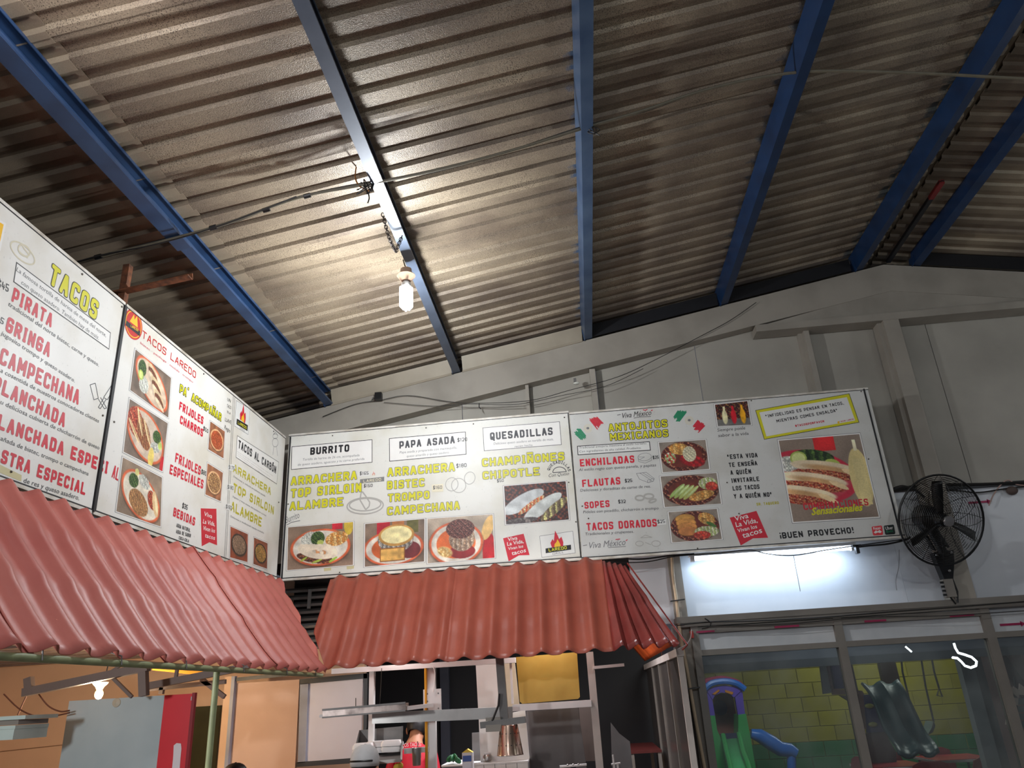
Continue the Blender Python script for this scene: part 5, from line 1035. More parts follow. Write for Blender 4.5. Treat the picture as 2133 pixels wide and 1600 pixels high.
b = MB(); b.bar(at(845, 1476, 1, 5.55), at(900, 1469, 1, 5.8), .03, .025); b.build('support_arm', WHITEP, sl_)
b = MB(); b.tube([at(795, 1392, 1, 5.55), at(793, 1440, 1, 5.55), at(790, 1484, 1, 5.55)], .0025, 6); b.tube([at(741, 1454, 1, 5.55), at(741, 1472, 1, 5.55)], .003, 6); b.build('hanger_wire', DARK, sl_)
# heat lamp
hl = thing('heat_lamp', 'conical metal heat lamp hanging on a dark post and crossbar', 'heat lamp', at(1050, 1574, 1, 5.5))
p, q = at(1039, 1374, 1, 5.5), at(1051, 1503, 1, 5.5); b = MB(); b.bar(p+Vector((0, 0, .24)), q, .055, .04, (0, 1, 0)); b.build('hanging_post', STEELD, hl)
a, c = at(1001, 1511, 1, 5.48), at(1095, 1499, 1, 5.48); b = MB(); b.bar(a, c, .05, .04); b.build('crossbar', STEELD, hl)
p = at(1030, 1517, 1, 5.48); b = MB(); b.box(p-Vector((.055, .03, .02)), p+Vector((.05, .03, .022))); b.box(at(1028, 1501, 1, 5.48)-Vector((.05, .02, 0)), at(1028, 1501, 1, 5.48)+Vector((.05, .02, .02))); b.build('ballast_box', GREYD, hl)
ct, cb = at(1060, 1511, 1, 5.48), at(1064, 1573, 1, 5.48); h = ct.z-cb.z
b = MB(); b.lathe([(.088, 0), (.086, .004), (.058, h), (.055, h+.003)], (ct.x, 5.48, cb.z), (0, 0, 1), 28, caps=False); o = b.build('cone_shade', mat('brushed_copper_steel', (206, 180, 164), .22, 1, .05, 6), hl); solid(o, .002)
cone = o
for k in range(14):
    a = k*2*math.pi/14
    for hh in (.06, .13): r = lerp(.086, .058, hh/h)+.001; b = MB(); b.lathe([(.004, 0), (.003, .001)], Vector((ct.x+r*math.cos(a), 5.48+r*math.sin(a), cb.z+hh)), (math.cos(a), math.sin(a), 0), 8); b.build('vent_hole', BLACK, cone)
b = MB(); b.tube([at(1040, 1445, 1, 5.46), at(1038, 1470, 1, 5.46), at(1030, 1490, 1, 5.46), at(1025, 1502, 1, 5.46)], .007); b.build('power_cable', CABLE, hl)
# panels in the opening
def panel(name, pts, v, d, m, label, cat='panel', extra=None):
    b = MB(); quad_slab(b, pts, v, d); return tag(b.build(name, m), label, cat)
panel('gold_panel', [(1075,1369),(1198,1359),(1202,1362),(1208,1452),(1204,1456),(1088,1466),(1083,1462)], 5.98, .02, mat('gold_sheet', (190, 156, 76), .35, .3, .15, 3, rgb2=(166, 128, 50)), 'gold coloured flat panel hanging at the right of the kitchen opening')
gpn = bpy.data.objects['gold_panel']
for q in ((1085, 1369), (1192, 1361)): b = MB(); p = at(*q, 1, 5.99); b.tube([p+Vector((0, 0, -.03)), (p.x, 5.99, 2.72), (p.x, 6.32, 2.74)], .003, 6); b.build('hanger_wire', DARK, gpn)
panel('white_board_panel', [(991,1386),(1042,1381),(1046,1475),(996,1478)], 6.4, .02, WHITEP, 'white panel behind the dark lamp post')
panel('cream_board_panel', [(1044,1380),(1072,1377),(1082,1470),(1047,1474)], 6.42, .02, mat('cream_paint', (222, 210, 184), .5), 'cream panel between the lamp post and the gold panel')
panel('white_counter_back', [(997,1495),(1094,1480),(1103,1582),(1001,1588)], 6.6, .02, WHITEP, 'white panel behind the heat lamp')
panel('grey_door_panel', [(983,1527),(998,1526),(1000,1585),(984,1586)], 6.5, .02, mat('grey_plastic', (150, 152, 156), .4), 'grey rounded panel left of the white one behind the counter')
panel('stainless_hood_panel', [(1096,1482),(1204,1474),(1222,1602),(1103,1604)], 6.7, .03, mat('dark_stainless', (120, 114, 112), .35, .85, .15, 3), 'large stainless sheet at the right of the kitchen')
panel('dark_cabinet_side', [(1205,1474),(1232,1472),(1245,1585),(1218,1586)], 7.2, .05, mat('dark_brown_panel', (70, 58, 52), .6), 'dark brown panel right of the stainless sheet')
kb = thing('wall_right', None, None, (-.3, 9.0, 0), kind='structure')
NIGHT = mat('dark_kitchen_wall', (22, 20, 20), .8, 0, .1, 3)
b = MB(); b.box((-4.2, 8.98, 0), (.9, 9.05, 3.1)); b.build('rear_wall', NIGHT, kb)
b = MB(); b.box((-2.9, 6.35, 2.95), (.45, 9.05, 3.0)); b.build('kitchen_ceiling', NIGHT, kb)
for px, w in ((925, .10),): q = at(px, 1390, 1, 8.9); b = MB(); b.box((q.x-w/2, 8.9, 0), (q.x+w/2, 8.97, 2.2)); b.build('pilaster', mat('dark_blue_grey', (54, 56, 66), .6), kb)
# slatted shutter seen in the gap beside the awning
sh = thing('louvre_vent', 'row of grey metal slats seen in the gap left of the front awning', 'vent', at(650, 1260, 1, 6.28))
for k in range(9):
    b = MB(); a, c = at(590, 1232+k*15, 1, 6.25), at(690, 1225+k*15, 1, 6.25); b.bar(a, c, .04, .022, (0, -.6, 1)); b.build('slat', STEELD, sh)
b = MB(); b.bar(at(646, 1228, 1, 6.2), at(643, 1268, 1, 6.2), .02, .03, (0, 1, 0)); b.build('upright_strip', STEELD, sh)
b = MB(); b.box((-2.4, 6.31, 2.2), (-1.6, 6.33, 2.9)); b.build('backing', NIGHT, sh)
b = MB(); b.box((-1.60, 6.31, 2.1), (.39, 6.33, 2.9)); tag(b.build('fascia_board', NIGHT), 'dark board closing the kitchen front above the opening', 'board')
# tiles and counter
tc = thing('kitchen_counter', 'white tiled counter edge at the back of the kitchen', 'counter', (-.3, 6.5, 0))
q0, q1 = at(920, 1594, 1, 6.5), at(1100, 1586, 1, 6.5)
b = MB(); b.box((q0.x, 6.5, 0), (q1.x, 6.95, q0.z-.012)); b.build('counter_body', mat('pale_body', (150, 150, 154), .5), tc)
nx = 5
for k in range(nx):
    x0 = lerp(at(985, 1590, 1, 6.49).x, q1.x, k/nx); x1 = lerp(at(985, 1590, 1, 6.49).x, q1.x, (k+1)/nx); b = MB(); b.box((x0+.002, 6.485, q0.z-.14), (x1-.002, 6.5, q0.z-.005)); b.build('tile', WHITEP, tc)
b = MB(); b.box((q0.x, 6.48, q0.z-.012), (q1.x, 6.95, q0.z)); b.build('counter_top', WHITEP, tc)
zt = q0.z
# things on the counter
g = at(945, 1590, 1, 6.55); b = MB()
for k in range(7): a = k*.9; b.ell(g+Vector((.03*math.cos(a), .03*math.sin(a), .02+.004*k)), (.035, .012, .02), R=Matrix.Rotation(a, 3, 'Z') @ Matrix.Rotation(.6, 3, 'Y'))
tag(b.build('green_cloth', mat('green_leafy', (24, 96, 52), .5)), 'small crumpled green cloth on the back counter', 'cloth')
g = at(974, 1598, 1, 6.3); bx = thing('carton_box', 'small white, blue and yellow printed carton on the counter', 'carton', (g.x, g.y, g.z-.1)); hh = .15
b = MB(); b.box(g+Vector((-.035, -.03, -.10)), g+Vector((.045, .03, .10))); b.build('carton_body', flat('carton_white', (214, 214, 220)), bx)
for z0_, z1_, c in ((.04, .08, (70, 100, 170)), (-.02, .03, (210, 214, 226)), (-.07, -.03, (190, 60, 60))): b = MB(); b.box(g+Vector((-.03, -.0315, z0_)), g+Vector((.035, -.03, z1_))); b.build('printed_band', flat('carton_%d' % c[0], c), bx)
b = MB(); b.prism([g+Vector((-.035, -.03, .10)), g+Vector((.045, -.03, .10)), g+Vector((.005, -.03, .125))], (0, .06, 0)); b.build('carton_top', flat('carton_yellow', (220, 190, 70)), bx)
g = at(1016, 1586, 1, 6.55); jr = thing('glass_jar', 'small round steel and glass jar on the back counter', 'jar', g); b = MB(); b.lathe([(.02, 0), (.034, .01), (.036, .035), (.026, .05)], g, n=18); b.build('jar_body', STEEL, jr); b = MB(); b.lathe([(.028, .05), (.028, .06), (.01, .064)], g, n=18); b.build('jar_lid', WHITEP, jr)
# hanging cup
g = at(868, 1595, 1, 5.78); cu_ = thing('steel_cup', 'stainless cup hanging on the white rail in front of the red shirt', 'cup', g)
b = MB(); b.lathe([(.026, 0), (.028, .003), (.034, .11), (.037, .112), (.035, .114), (.03, .108), (.024, .006)], g, n=22, caps=False); b.build('cup_body', STEEL, cu_); b = MB(); b.tube([g+Vector((.0, .036, .11)), g+Vector((.0, .045, .14)), g+Vector((.0, .03, .15))], .003, 6); b.build('hook', DARK, cu_)
# steel tray with foam boxes
sb = thing('steel_shelf_bin', 'open stainless bin holding white foam containers', 'bin', at(787, 1590, 1, 5.7))
O = [at(744, 1516, 1, 5.95), at(842, 1507, 1, 5.95), at(836, 1584, 1, 5.55), at(732, 1592, 1, 5.55)]; I = [at(750, 1521, 1, 5.97), at(838, 1513, 1, 5.97), at(833, 1560, 1, 5.97), at(746, 1568, 1, 5.97)]
b = MB(); b.prism([I[0], I[1], I[2], I[3]], (0, .008, 0)); b.build('back_plate', STEELD, sb)
b = MB(); b.add([O[3], O[2], I[2], I[3], O[3]+Vector((0, 0, -.01)), O[2]+Vector((0, 0, -.01)), I[2]+Vector((0, 0, -.01)), I[3]+Vector((0, 0, -.01))], [(0,1,2,3),(7,6,5,4),(0,4,5,1),(1,5,6,2),(2,6,7,3),(3,7,4,0)]); b.build('bottom_plate', STEELD, sb)
for k, (p0, p1, p2, sx) in enumerate(((O[3], I[3], I[0], -1), (O[2], I[2], I[1], 1))):
    w = Vector((.006*sx, 0, 0)); b = MB(); tri = [p0, p1, p2, lerp(p0, p2, .98)+Vector((0, -.02, 0))]; b.add([p0, p1, p2, p0+w, p1+w, p2+w], [(0,1,2),(5,4,3),(0,3,4,1),(1,4,5,2),(2,5,3,0)]); b.build('side_plate', STEELD, sb)
b = MB(); b.bar(O[3]+Vector((0, -.005, 0)), O[2]+Vector((0, -.005, 0)), .012, .02); b.bar(O[2], lerp(O[2], I[1], .98), .012, .012); b.build('rolled_edge', STEEL, sb)
FO = mat('white_foam', (232, 230, 228), .6, 0, .03, 6)
def foam(px, py, v, w, label):
    g = at(px, py, 1, v); th = thing('foam_box', label, 'food container', g, 'white foam containers in the steel bin')
    for nm, z0_, z1_ in (('base_shell', 0, .035), ('lid_shell', .038, .075)):
        b = MB(); n = 8; vs = []
        for (zz, s) in (((z0_, .9), ((z0_+z1_)/2, 1.0), (z1_, .92)) if nm == 'base_shell' else ((z0_, 1.0), ((z0_+z1_)/2, .98), (z1_, .82))):
            for i in range(24):
                a = 2*math.pi*i/24; ca, sa = math.cos(a), math.sin(a); e = .35; vs.append(g+Vector((math.copysign(abs(ca)**e, ca)*w*s, math.copysign(abs(sa)**e, sa)*w*.8*s, zz)))
        fs = [(j*24+i, j*24+(i+1) % 24, (j+1)*24+(i+1) % 24, (j+1)*24+i) for j in range(2) for i in range(24)]+[tuple(range(23, -1, -1)), tuple(range(48, 72))]
        b.add(vs, fs); b.smooth = True; b.build(nm, FO, th)
foam(758, 1572, 5.78, .075, 'white foam food box at the left of the steel bin, behind the grey cap'); foam(785, 1568, 5.84, .075, 'white foam food box in the middle of the steel bin, highest of three'); foam(817, 1566, 5.78, .075, 'white foam food box at the right of the steel bin')
# yellow cloth by the bin
g = at(828, 1600, 1, 5.6); b = MB(); b.ell(g, (.03, .02, .03)); b.ell(g+Vector((.02, 0, .012)), (.02, .018, .022)); tag(b.build('yellow_cloth', mat('yellow_cloth', (214, 176, 60), .7)), 'small yellow cloth below the steel bin', 'cloth')

# whiteboard and partition behind
wbd = thing('white_partition_window', 'pale grey panel in a black frame left of the kitchen opening', 'panel', at(690, 1596, 1, 7.0))
b = MB(); quad_slab(b, [(640,1424),(756,1413),(752,1581),(634,1589)], 7.02, .02); b.build('pale_panel', mat('pale_panel', (206, 202, 210), .35, 0, .04, 2), wbd)
for pts in ([(624,1415),(765,1402),(765,1413),(625,1426)], [(757,1404),(766,1403),(764,1512),(756,1580)], [(618,1588),(752,1578),(752,1589),(617,1598)]):
    b = MB(); quad_slab(b, pts, 7.0, .03); b.build('black_frame', BLACK, wbd)
b = MB(); quad_slab(b, [(625,1425),(642,1423),(636,1588),(620,1590)], 7.0, .03); b.build('grey_edge', mat('blue_grey_edge', (150, 154, 168), .4), wbd)
tp = thing('tan_partition', 'tan painted partition with a grey edge post, lit warmly', 'partition', at(540, 1600, 1, 7.0))
b = MB(); p0, p1 = at(487, 1419, 1, 7.0), at(624, 1408, 1, 7.0); b.box((p0.x, 7.0, 0), (p1.x, 7.04, p0.z-.02)); b.build('partition_sheet', mat('tan_partition_paint', (214, 178, 154), .6, 0, .05, 2), tp)
b = MB(); p0, p1 = at(472, 1410, 1, 6.98), at(486, 1409, 1, 6.98); b.box((p0.x, 6.95, 0), (p0.x+.06, 7.0, p0.z)); b.build('edge_post', TAN, tp); b = MB(); b.box((p0.x+.06, 6.95, 0), (p0.x+.09, 7.0, p0.z)); b.build('grey_strip', mat('blue_grey_edge', (150, 154, 168), .4), tp)
b = MB(); a, c = at(487, 1416, 1, 6.98), at(618, 1403, 1, 6.98); b.bar(a, c, .02, .03); b.build('top_gap_strip', BLACK, tp)

# ------------------------------------------------------------------ right kitchen side wall (glazed) and its posts
sw = thing('kitchen_side_wall', 'dim glazed side partition of the kitchen receding below the corner of the awning', 'partition', (.62, 7, 0))
KX = .63
b = MB(); b.bar((KX, 5.55, 1.965), (KX, 9.0, 1.965), .05, .05); b.build('top_rail', mat('offwhite_post', (196, 186, 178), .5), sw)
SMK = mat('smoky_panel', (74, 68, 64), .25, 0, .2, 2)
ys = [5.58, 6.35, 7.2, 8.0, 8.95]
for i in range(4):
    b = MB(); b.box((KX-.004, ys[i]+.02, .9), (KX+.004, ys[i+1]-.02, 1.94)); b.build('side_pane', SMK, sw)
    b = MB(); b.box((KX-.02, ys[i]-.015, 0), (KX+.02, ys[i]+.015, 1.94)); b.build('pane_post', GREYD if i else mat('offwhite_post', (196, 186, 178), .5), sw)
b = MB(); b.box((KX-.01, 5.58, 0), (KX+.01, 8.95, .9)); b.build('lower_panel', mat('dark_red_panel', (92, 34, 30), .5), sw)
tb = thing('red_shelf', 'red shelf top low in the dark kitchen corner', 'shelf', at(1350, 1600, 1, 6.7)); q = at(1385, 1560, 1, 7.6); zz = q.z
b = MB(); b.box((.3, 7.5, zz-.02), (.58, 8.6, zz)); b.build('shelf_top', mat('dark_red_panel', (92, 34, 30), .5), tb)
for x, y in ((.32, 7.52), (.56, 7.52), (.32, 8.55), (.56, 8.55)): b = MB(); b.box((x-.015, y-.015, 0), (x+.015, y+.015, zz-.02)); b.build('leg', GREYD, tb)
panel('steel_splash_panel', [(1272,1505),(1290,1528),(1312,1545),(1318,1600),(1275,1600)], 6.35, .01, mat('grey_splash', (128, 126, 126), .4, .5), 'angled grey splash panel at the right of the dark kitchen corner')
tpv = thing('tap_valve', 'small pale tap handle low beside the off-white post', 'tap', at(1282, 1600, 1, 6.0)); p = at(1282, 1592, 1, 6.0)
b = MB(); b.tube([p+Vector((-.03, 0, 0)), p+Vector((.035, 0, .005))], .006, 8); b.tube([p+Vector((-.01, 0, -.06)), p+Vector((-.012, 0, .06))], .006, 8); b.tube([p+Vector((.015, 0, 0)), p+Vector((.02, 0, -.09))], .008, 8); b.build('tap_body', WHITEP, tpv)
sbar = thing('shelf_strip', 'short pale bar on the floor of the kitchen opening under the stainless sheet', 'bar', at(1195, 1596, 1, 6.3)); a, c = at(1166, 1597, 1, 6.3), at(1222, 1593, 1, 6.3); b = MB(); b.bar(a, c, .03, .012); b.build('bar_body', WHITEP, sbar); m_ = lerp(a, c, .5); b = MB(); b.box((m_.x-.02, m_.y-.01, 0), (m_.x+.02, m_.y+.01, m_.z)); b.build('stand', DARK, sbar)
for k in range(3): b = MB(); b.ell(lerp(a, c, .3+.2*k)+Vector((0, -.012, .008)), (.008, .008, .006)); b.build('bar_knob', STEEL, sbar)

# ------------------------------------------------------------------ left room
fr_ = thing('painted_panel', 'tall grey and red painted panel with a white brush stroke, under the left awning', 'panel', at(270, 1600, 1, 5.4)); V = 5.3
P = [at(144, 1462, 1, V), at(343, 1448, 1, V), at(408, 1443, 1, V)]; zt_ = (P[0].z+P[2].z)/2
b = MB(); b.box((P[0].x, V, 0), (P[1].x, V+.015, zt_)); b.build('grey_cabinet', mat('panel_grey', (184, 198, 200), .5, 0, .06, 2, rgb2=(166, 182, 186)), fr_)
b = MB(); b.box((P[1].x, V, 0), (P[2].x-.02, V+.015, zt_)); b.build('red_cabinet', mat('panel_red', (222, 44, 56), .45, 0, .05, 2), fr_)
b = MB(); b.box((P[2].x-.02, V-.01, 0), (P[2].x, V+.02, zt_+.005)); b.build('red_edge', mat('panel_edge_red', (150, 24, 36), .4), fr_)
b = MB(); w = V-.002; pts = [at(362, 1553, 1, w), at(368, 1548, 1, w), at(377, 1549, 1, w), at(378, 1560, 1, w), at(376, 1580, 1, w), at(374, 1606, 1, w), at(358, 1608, 1, w), at(361, 1575, 1, w)]; b.prism(pts, (0, -.001, 0)); b.build('white_stroke', flat('stroke_white', (232, 226, 230)), fr_)
b = MB(); b.lathe([(.03, 0), (.028, .006), (.02, .008)], at(243, 1464, 1, V), (0, -1, 0), 16); b.lathe([(.018, .008), (.0, .012)], at(243, 1464, 1, V), (0, -1, 0), 16); b.build('round_plug', mat('beige_plug', (196, 190, 170), .5), fr_)
b = MB(); p = at(401, 1455, 1, V); b.box(p-Vector((.01, .004, .012)), p+Vector((.01, 0, .012))); b.build('small_screw_plate', STEEL, fr_)
FRM2 = mat('brown_grey_steel', (120, 104, 96), .5, 0, .1, 4)
lf = thing('left_room_frame', 'brown-grey welded steel frame with a diagonal brace above the grey and red panel', 'steel frame', at(300, 1445, 1, 5.2))
def lbar(x0, y0, x1, y1, v, w, h, nm='brace'): b = MB(); b.bar(at(x0, y0, 1, v), at(x1, y1, 1, v), w, h); b.build(nm, FRM2, lf)
lbar(50, 1443, 310, 1389, 5.0, .05, .05, 'diagonal_arm'); lbar(298, 1385, 300, 1450, 5.0, .045, .05, 'upright'); lbar(60, 1412, 62, 1440, 5.0, .04, .05, 'hanger')
lbar(234, 1411, 275, 1452, 5.05, .02, .02); lbar(225, 1403, 252, 1386, 5.05, .015, .015); lbar(305, 1430, 520, 1388, 5.3, .04, .045, 'long_rail'); lbar(305, 1436, 470, 1420, 5.6, .03, .03, 'long_rail')
lbar(370, 1388, 366, 1414, 5.3, .02, .02); lbar(430, 1390, 427, 1407, 5.3, .02, .02); lbar(420, 1415, 468, 1452, 5.6, .03, .03); lbar(338, 1432, 336, 1446, 5.6, .03, .03)
b = MB(); b.bar(at(320, 1392, 1, 5.9), at(430, 1404, 1, 5.9), .03, .03); tag(b.build('yellow_bar', mat('yellow_pipe', (216, 150, 30), .4)), 'yellow bar under the left room ceiling', 'bar')
lc = thing('left_room_ceiling', 'slatted metal ceiling strip under the left awning', 'ceiling strip', (-4, 4.2, 2.2))
b = MB(); b.box((-6.1, -.5, 2.30), (-2.40, 7.6, 2.32)); b.build('ceiling_plate', mat('dim_ceiling', (120, 100, 86), .6), lc)
for k in range(16): b = MB(); b.box((-6.0, 3.0+k*.28, 2.275), (-2.5, 3.06+k*.28, 2.30)); b.build('ceiling_slat', FRM2, lc)
b = MB(); b.bar((-2.35, .8, 2.13), (-2.35, 5.2, 2.13), .03, .08); b.bar((-2.42, .8, 2.25), (-2.42, 5.9, 2.25), .03, .05); b.build('edge_beam', mat('pale_beam', (176, 170, 164), .5), lc)
wb_ = at(207, 1440, 1, 5.6); lbm = thing('warm_bulb', 'small warm yellow bulb glowing above the grey and red panel', 'light bulb', wb_)
b = MB(); b.ell(wb_+Vector((0, 0, -.02)), (.028, .028, .034)); b.build('glowing_glass', emis('lit_warm_bulb', (255, 190, 110), 45), lbm)
b = MB(); b.lathe([(.02, .01), (.03, .03), (.05, .05), (.055, .06)], wb_, n=18); b.build('lamp_holder', WHITEP, lbm); b = MB(); b.tube([wb_+Vector((0, 0, .05)), wb_+Vector((.03, 0, .09)), wb_+Vector((.04, 0, .2))], .004, 6); b.build('cord', CABLE, lbm)
for i, (pts, lb) in enumerate((([(8, 1446), (45, 1480), (90, 1494), (145, 1485)], 'brown cable sagging on the tan wall, lower loop'), ([(78, 1442), (100, 1470), (125, 1482), (145, 1480)], 'brown cable sagging on the tan wall, upper loop'), ([(60, 1440), (48, 1465), (37, 1490)], 'thin wire down to the pale blue cabinet'))):
    cable('sagging_cable', [at(x, y, 1, 5.2) for x, y in pts], .005, mat('brown_cable2', (110, 66, 48), .6), lb, 'cable')
hd = thing('pale_blue_cabinet', 'pale blue-grey box with a projecting top at the bottom left edge', 'cabinet', at(15, 1540, 1, 4.6))
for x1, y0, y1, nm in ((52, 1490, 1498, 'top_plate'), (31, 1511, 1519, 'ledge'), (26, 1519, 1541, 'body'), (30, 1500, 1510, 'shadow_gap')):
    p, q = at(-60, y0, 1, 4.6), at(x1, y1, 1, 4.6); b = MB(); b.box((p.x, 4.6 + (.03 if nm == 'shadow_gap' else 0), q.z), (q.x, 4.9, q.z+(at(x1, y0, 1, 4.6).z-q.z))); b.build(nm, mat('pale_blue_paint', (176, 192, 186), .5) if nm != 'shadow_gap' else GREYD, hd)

# ------------------------------------------------------------------ people
SKIN = mat('skin', (176, 122, 92), .55, 0, .05, 8)
def person(name, label, loc, yaw, height, lean, top, low, hair, cap=None, capm=None, tilt=0):
    """figure facing +y before the turn; a skin-modifier body with tapering limbs, five-fingered hands, feet on the floor"""
    s = height/1.72; V = []; E = []; Rr = []
    def v(p, r, par=None):
        V.append(Vector(p)*s); Rr.append(r*s)
        if par is not None: E.append((par, len(V)-1))
        return len(V)-1
    def bend(p):             # lean the upper body forward about the hips
        p = Vector(p); q = p-Vector((0, 0, .92)); return Vector((0, 0, .92)) + Matrix.Rotation(-lean, 3, 'X') @ q
    hip = v((0, 0, .94), .15); wa = v(bend((0, 0, 1.08)), .13, hip); chs = v(bend((0, .0, 1.28)), .15, wa); up = v(bend((0, -.01, 1.40)), .12, chs); nk = v(bend((0, .0, 1.49)), .055, up)
    hd = v(bend((0, .03, 1.56)), .075, nk); h2 = v(bend((0, .035, 1.63)), .088, hd); v(bend((0, .03, 1.68)), .062, h2); v(bend((0, .13, 1.60)), .014, h2)
    for sd in (-1, 1):
        sh = v(bend((.17*sd, 0, 1.40)), .065, up); el = v(bend((.24*sd, .04, 1.15)), .045, sh); wr = v(Vector(bend((.20*sd, .25, 1.02))), .028, el); pm = v(bend((.18*sd, .32, 1.0)), .032, wr)
        for k in range(4): a = (k-1.5)*.018; f1 = v(bend((.18*sd+a*sd, .38, .995)), .0105, pm); f2 = v(bend((.175*sd+a*sd, .405-.004*abs(k-1), .975)), .0095, f1); v(bend((.17*sd+a*sd, .41-.004*abs(k-1), .955)), .008, f2)
        t1 = v(bend((.18*sd-.035*sd, .33, .99)), .011, pm); v(bend((.18*sd-.05*sd, .36, .98)), .009, t1)
        lg = v((.10*sd, 0, .86), .09, hip); kn = v((.11*sd, .02, .48), .058, lg); an = v((.11*sd, -.02, .08), .038, kn); ft_ = v((.12*sd, .10, .04), .035, an); v((.12*sd, .16, .03), .028, ft_)
    me = bpy.data.meshes.new('body'); me.from_pydata([tuple(p) for p in V], E, []); me.materials.append(SKIN)
    ob = bpy.data.objects.new('body', me); COL.objects.link(ob); mo = ob.modifiers.new('skin', 'SKIN'); 
    for i, r in enumerate(Rr): me.skin_vertices[0].data[i].radius = (r, r)
    me.skin_vertices[0].data[0].use_root = True
    ob.modifiers.new('sub', 'SUBSURF').levels = 1; ob.modifiers['sub'].render_levels = 2
    bpy.context.view_layer.update(); m2 = bpy.data.meshes.new_from_object(ob.evaluated_get(bpy.context.evaluated_depsgraph_get())); bpy.data.objects.remove(ob)
    m2.polygons.foreach_set('use_smooth', [True]*len(m2.polygons)); m2.materials.clear()
    for m in (SKIN, top, low): m2.materials.append(m)
    inv = Matrix.Rotation(lean, 3, 'X')
    for p in m2.polygons:
        c = p.center/s; q = Vector((0, 0, .92)) + inv @ (c-Vector((0, 0, .92)))
        p.material_index = 2 if c.z < .95 and abs(c.x) < .3 and q.y < .2 and c.z > .1 else (1 if (.92 < q.z < 1.45 and q.y < .12 and not (abs(q.x) > .15 and q.z < 1.17)) else 0)
    th = thing('person', label, 'person', loc)
    Mz = Matrix.Rotation(yaw, 4, 'Z'); m2.transform(Mz); o = bpy.data.objects.new('body', m2); COL.objects.link(o); o.parent = th
    hc = (Mz.to_3x3() @ (bend((0, .03, 1.63))*s))
    R = Mz.to_3x3() @ Matrix.Rotation(-lean-tilt, 3, 'X')
    b = MB()
    if hair: 
        n, m = 18, 10; vs = []
        for i in range(m+1):
            ph = math.pi*(.6 if cap else .74)*i/m
            for j in range(n):
                t = 2*math.pi*j/n; k = 1.0 if math.sin(t) < .2 else .92; vs.append(Vector(loc)+hc+R @ Vector((.092*math.sin(ph)*math.cos(t)*s, (.108*k*math.sin(ph)*math.sin(t)-.012)*s, (.112*math.cos(ph)+.006)*s)))
        b.add(vs, [(i*n+j, i*n+(j+1) % n, (i+1)*n+(j+1) % n, (i+1)*n+j) for i in range(m) for j in range(n)]); b.smooth = True; b.build('hair', hair, th)
    b = MB()
    for sd in (-1, 1): b.ell(Vector(loc)+hc+R @ Vector((.092*sd*s, .0, -.03*s)), (.012, .022, .032), n=8, m=6)
    b.build('ears', SKIN, th)
    b = MB()
    for sd in (-1, 1): b.ell(Vector(loc)+hc+R @ Vector((.032*sd*s, .088*s, -.015*s)), (.012, .006, .008), n=8, m=6)
    b.build('eyes', BLACK, th)
    b = MB(); b.ell(Vector(loc)+hc+R @ Vector((0, .082*s, -.075*s)), (.022, .008, .006), n=8, m=6); b.build('mouth', mat('lips', (140, 70, 60), .5), th)
    if cap:
        n, m = 22, 8; vs = []; b = MB()
        for i in range(m+1):
            ph = math.pi*.58*i/m
            for j in range(n):
                t = 2*math.pi*j/n; zc = .115*math.cos(ph)+.0
                vs.append(Vector(loc)+hc+R @ Vector((.104*math.sin(ph)**.8*math.cos(t)*s, (.118*math.sin(ph)**.8*math.sin(t)-.008)*s, (zc+.022)*s)))
        b.add(vs, [(i*n+j, i*n+(j+1) % n, (i+1)*n+(j+1) % n, (i+1)*n+j) for i in range(m) for j in range(n)]); b.smooth = True; o = b.build('cap', capm, th); solid(o, .003); o['label'] = cap; capo = o
        b = MB(); vs = []
        for i in range(9):
            a = math.pi*(.18+.64*i/8); 
            for rr, zz in ((.108, .024), (.185, .004)): vs.append(Vector(loc)+hc+R @ Vector((rr*math.cos(a)*.92*s, rr*math.sin(a)*s, zz*s)))
        b.add(vs, [(2*i, 2*i+1, 2*i+3, 2*i+2) for i in range(8)]); o = b.build('cap_visor', capm, capo); solid(o, .004)
        b = MB(); b.ell(Vector(loc)+hc+R @ Vector((0, -.012, .137))*s, (.008, .008, .005), n=8, m=5); b.build('cap_button', capm, capo)
        b = MB(); b.tube([Vector(loc)+hc+R @ Vector((.105*math.cos(a), .118*math.sin(a)-.010, .03))*s for a in (math.pi*(1.2+.6*i/8) for i in range(9))], .006, 6); b.build('cap_strap', BLACK, capo)
    return th, hc, R, s
DENIM = mat('dark_trousers', (40, 42, 54), .7)
g = at(872, 1512, 1, 7.2)
p1, hc, R, s = person('person', 'person in a red shirt bent over, seen from behind beyond the white post', (g.x-.05, 6.95, 0), -.15, 1.68, .34, mat('red_shirt', (196, 22, 48), .7, 0, .08, 6, rgb2=(170, 14, 38)), DENIM, mat('black_hair', (20, 18, 18), .5), tilt=.25)
Bp = Board(1, 6.78); Bp.parent = None
sh_ = MB(); cu = bpy.data.curves.new('t', 'FONT'); cu.body = 'LOS TACOS'; ob = bpy.data.objects.new('t', cu); COL.objects.link(ob); bpy.context.view_layer.update(); me = bpy.data.meshes.new_from_object(ob.evaluated_get(bpy.context.evaluated_depsgraph_get())); bpy.data.objects.remove(ob)
bk = Vector((g.x-.06, 6.83, 1.41)); bz = Matrix.Rotation(-.25, 3, 'X')
sh_.add([bk + bz @ Vector((v.co.x*.030, 0, v.co.y*.042)) for v in me.vertices], [tuple(p.vertices) for p in me.polygons]); sh_.build('shirt_print', col('white'), p1, smooth=False)
g = at(757, 1556, 1, 5.15)
person('person', 'person in a grey baseball cap seen from behind in front of the steel bin', (g.x, 5.12, 0), -.1, g.z*1.72/1.775+.02, .05, mat('grey_shirt', (90, 90, 94), .7), DENIM, mat('black_hair', (20, 18, 18), .5), 'grey baseball cap worn low, seen from behind', mat('grey_cap', (176, 174, 174), .8, 0, .06, 12, bump=.2, bscale=200))
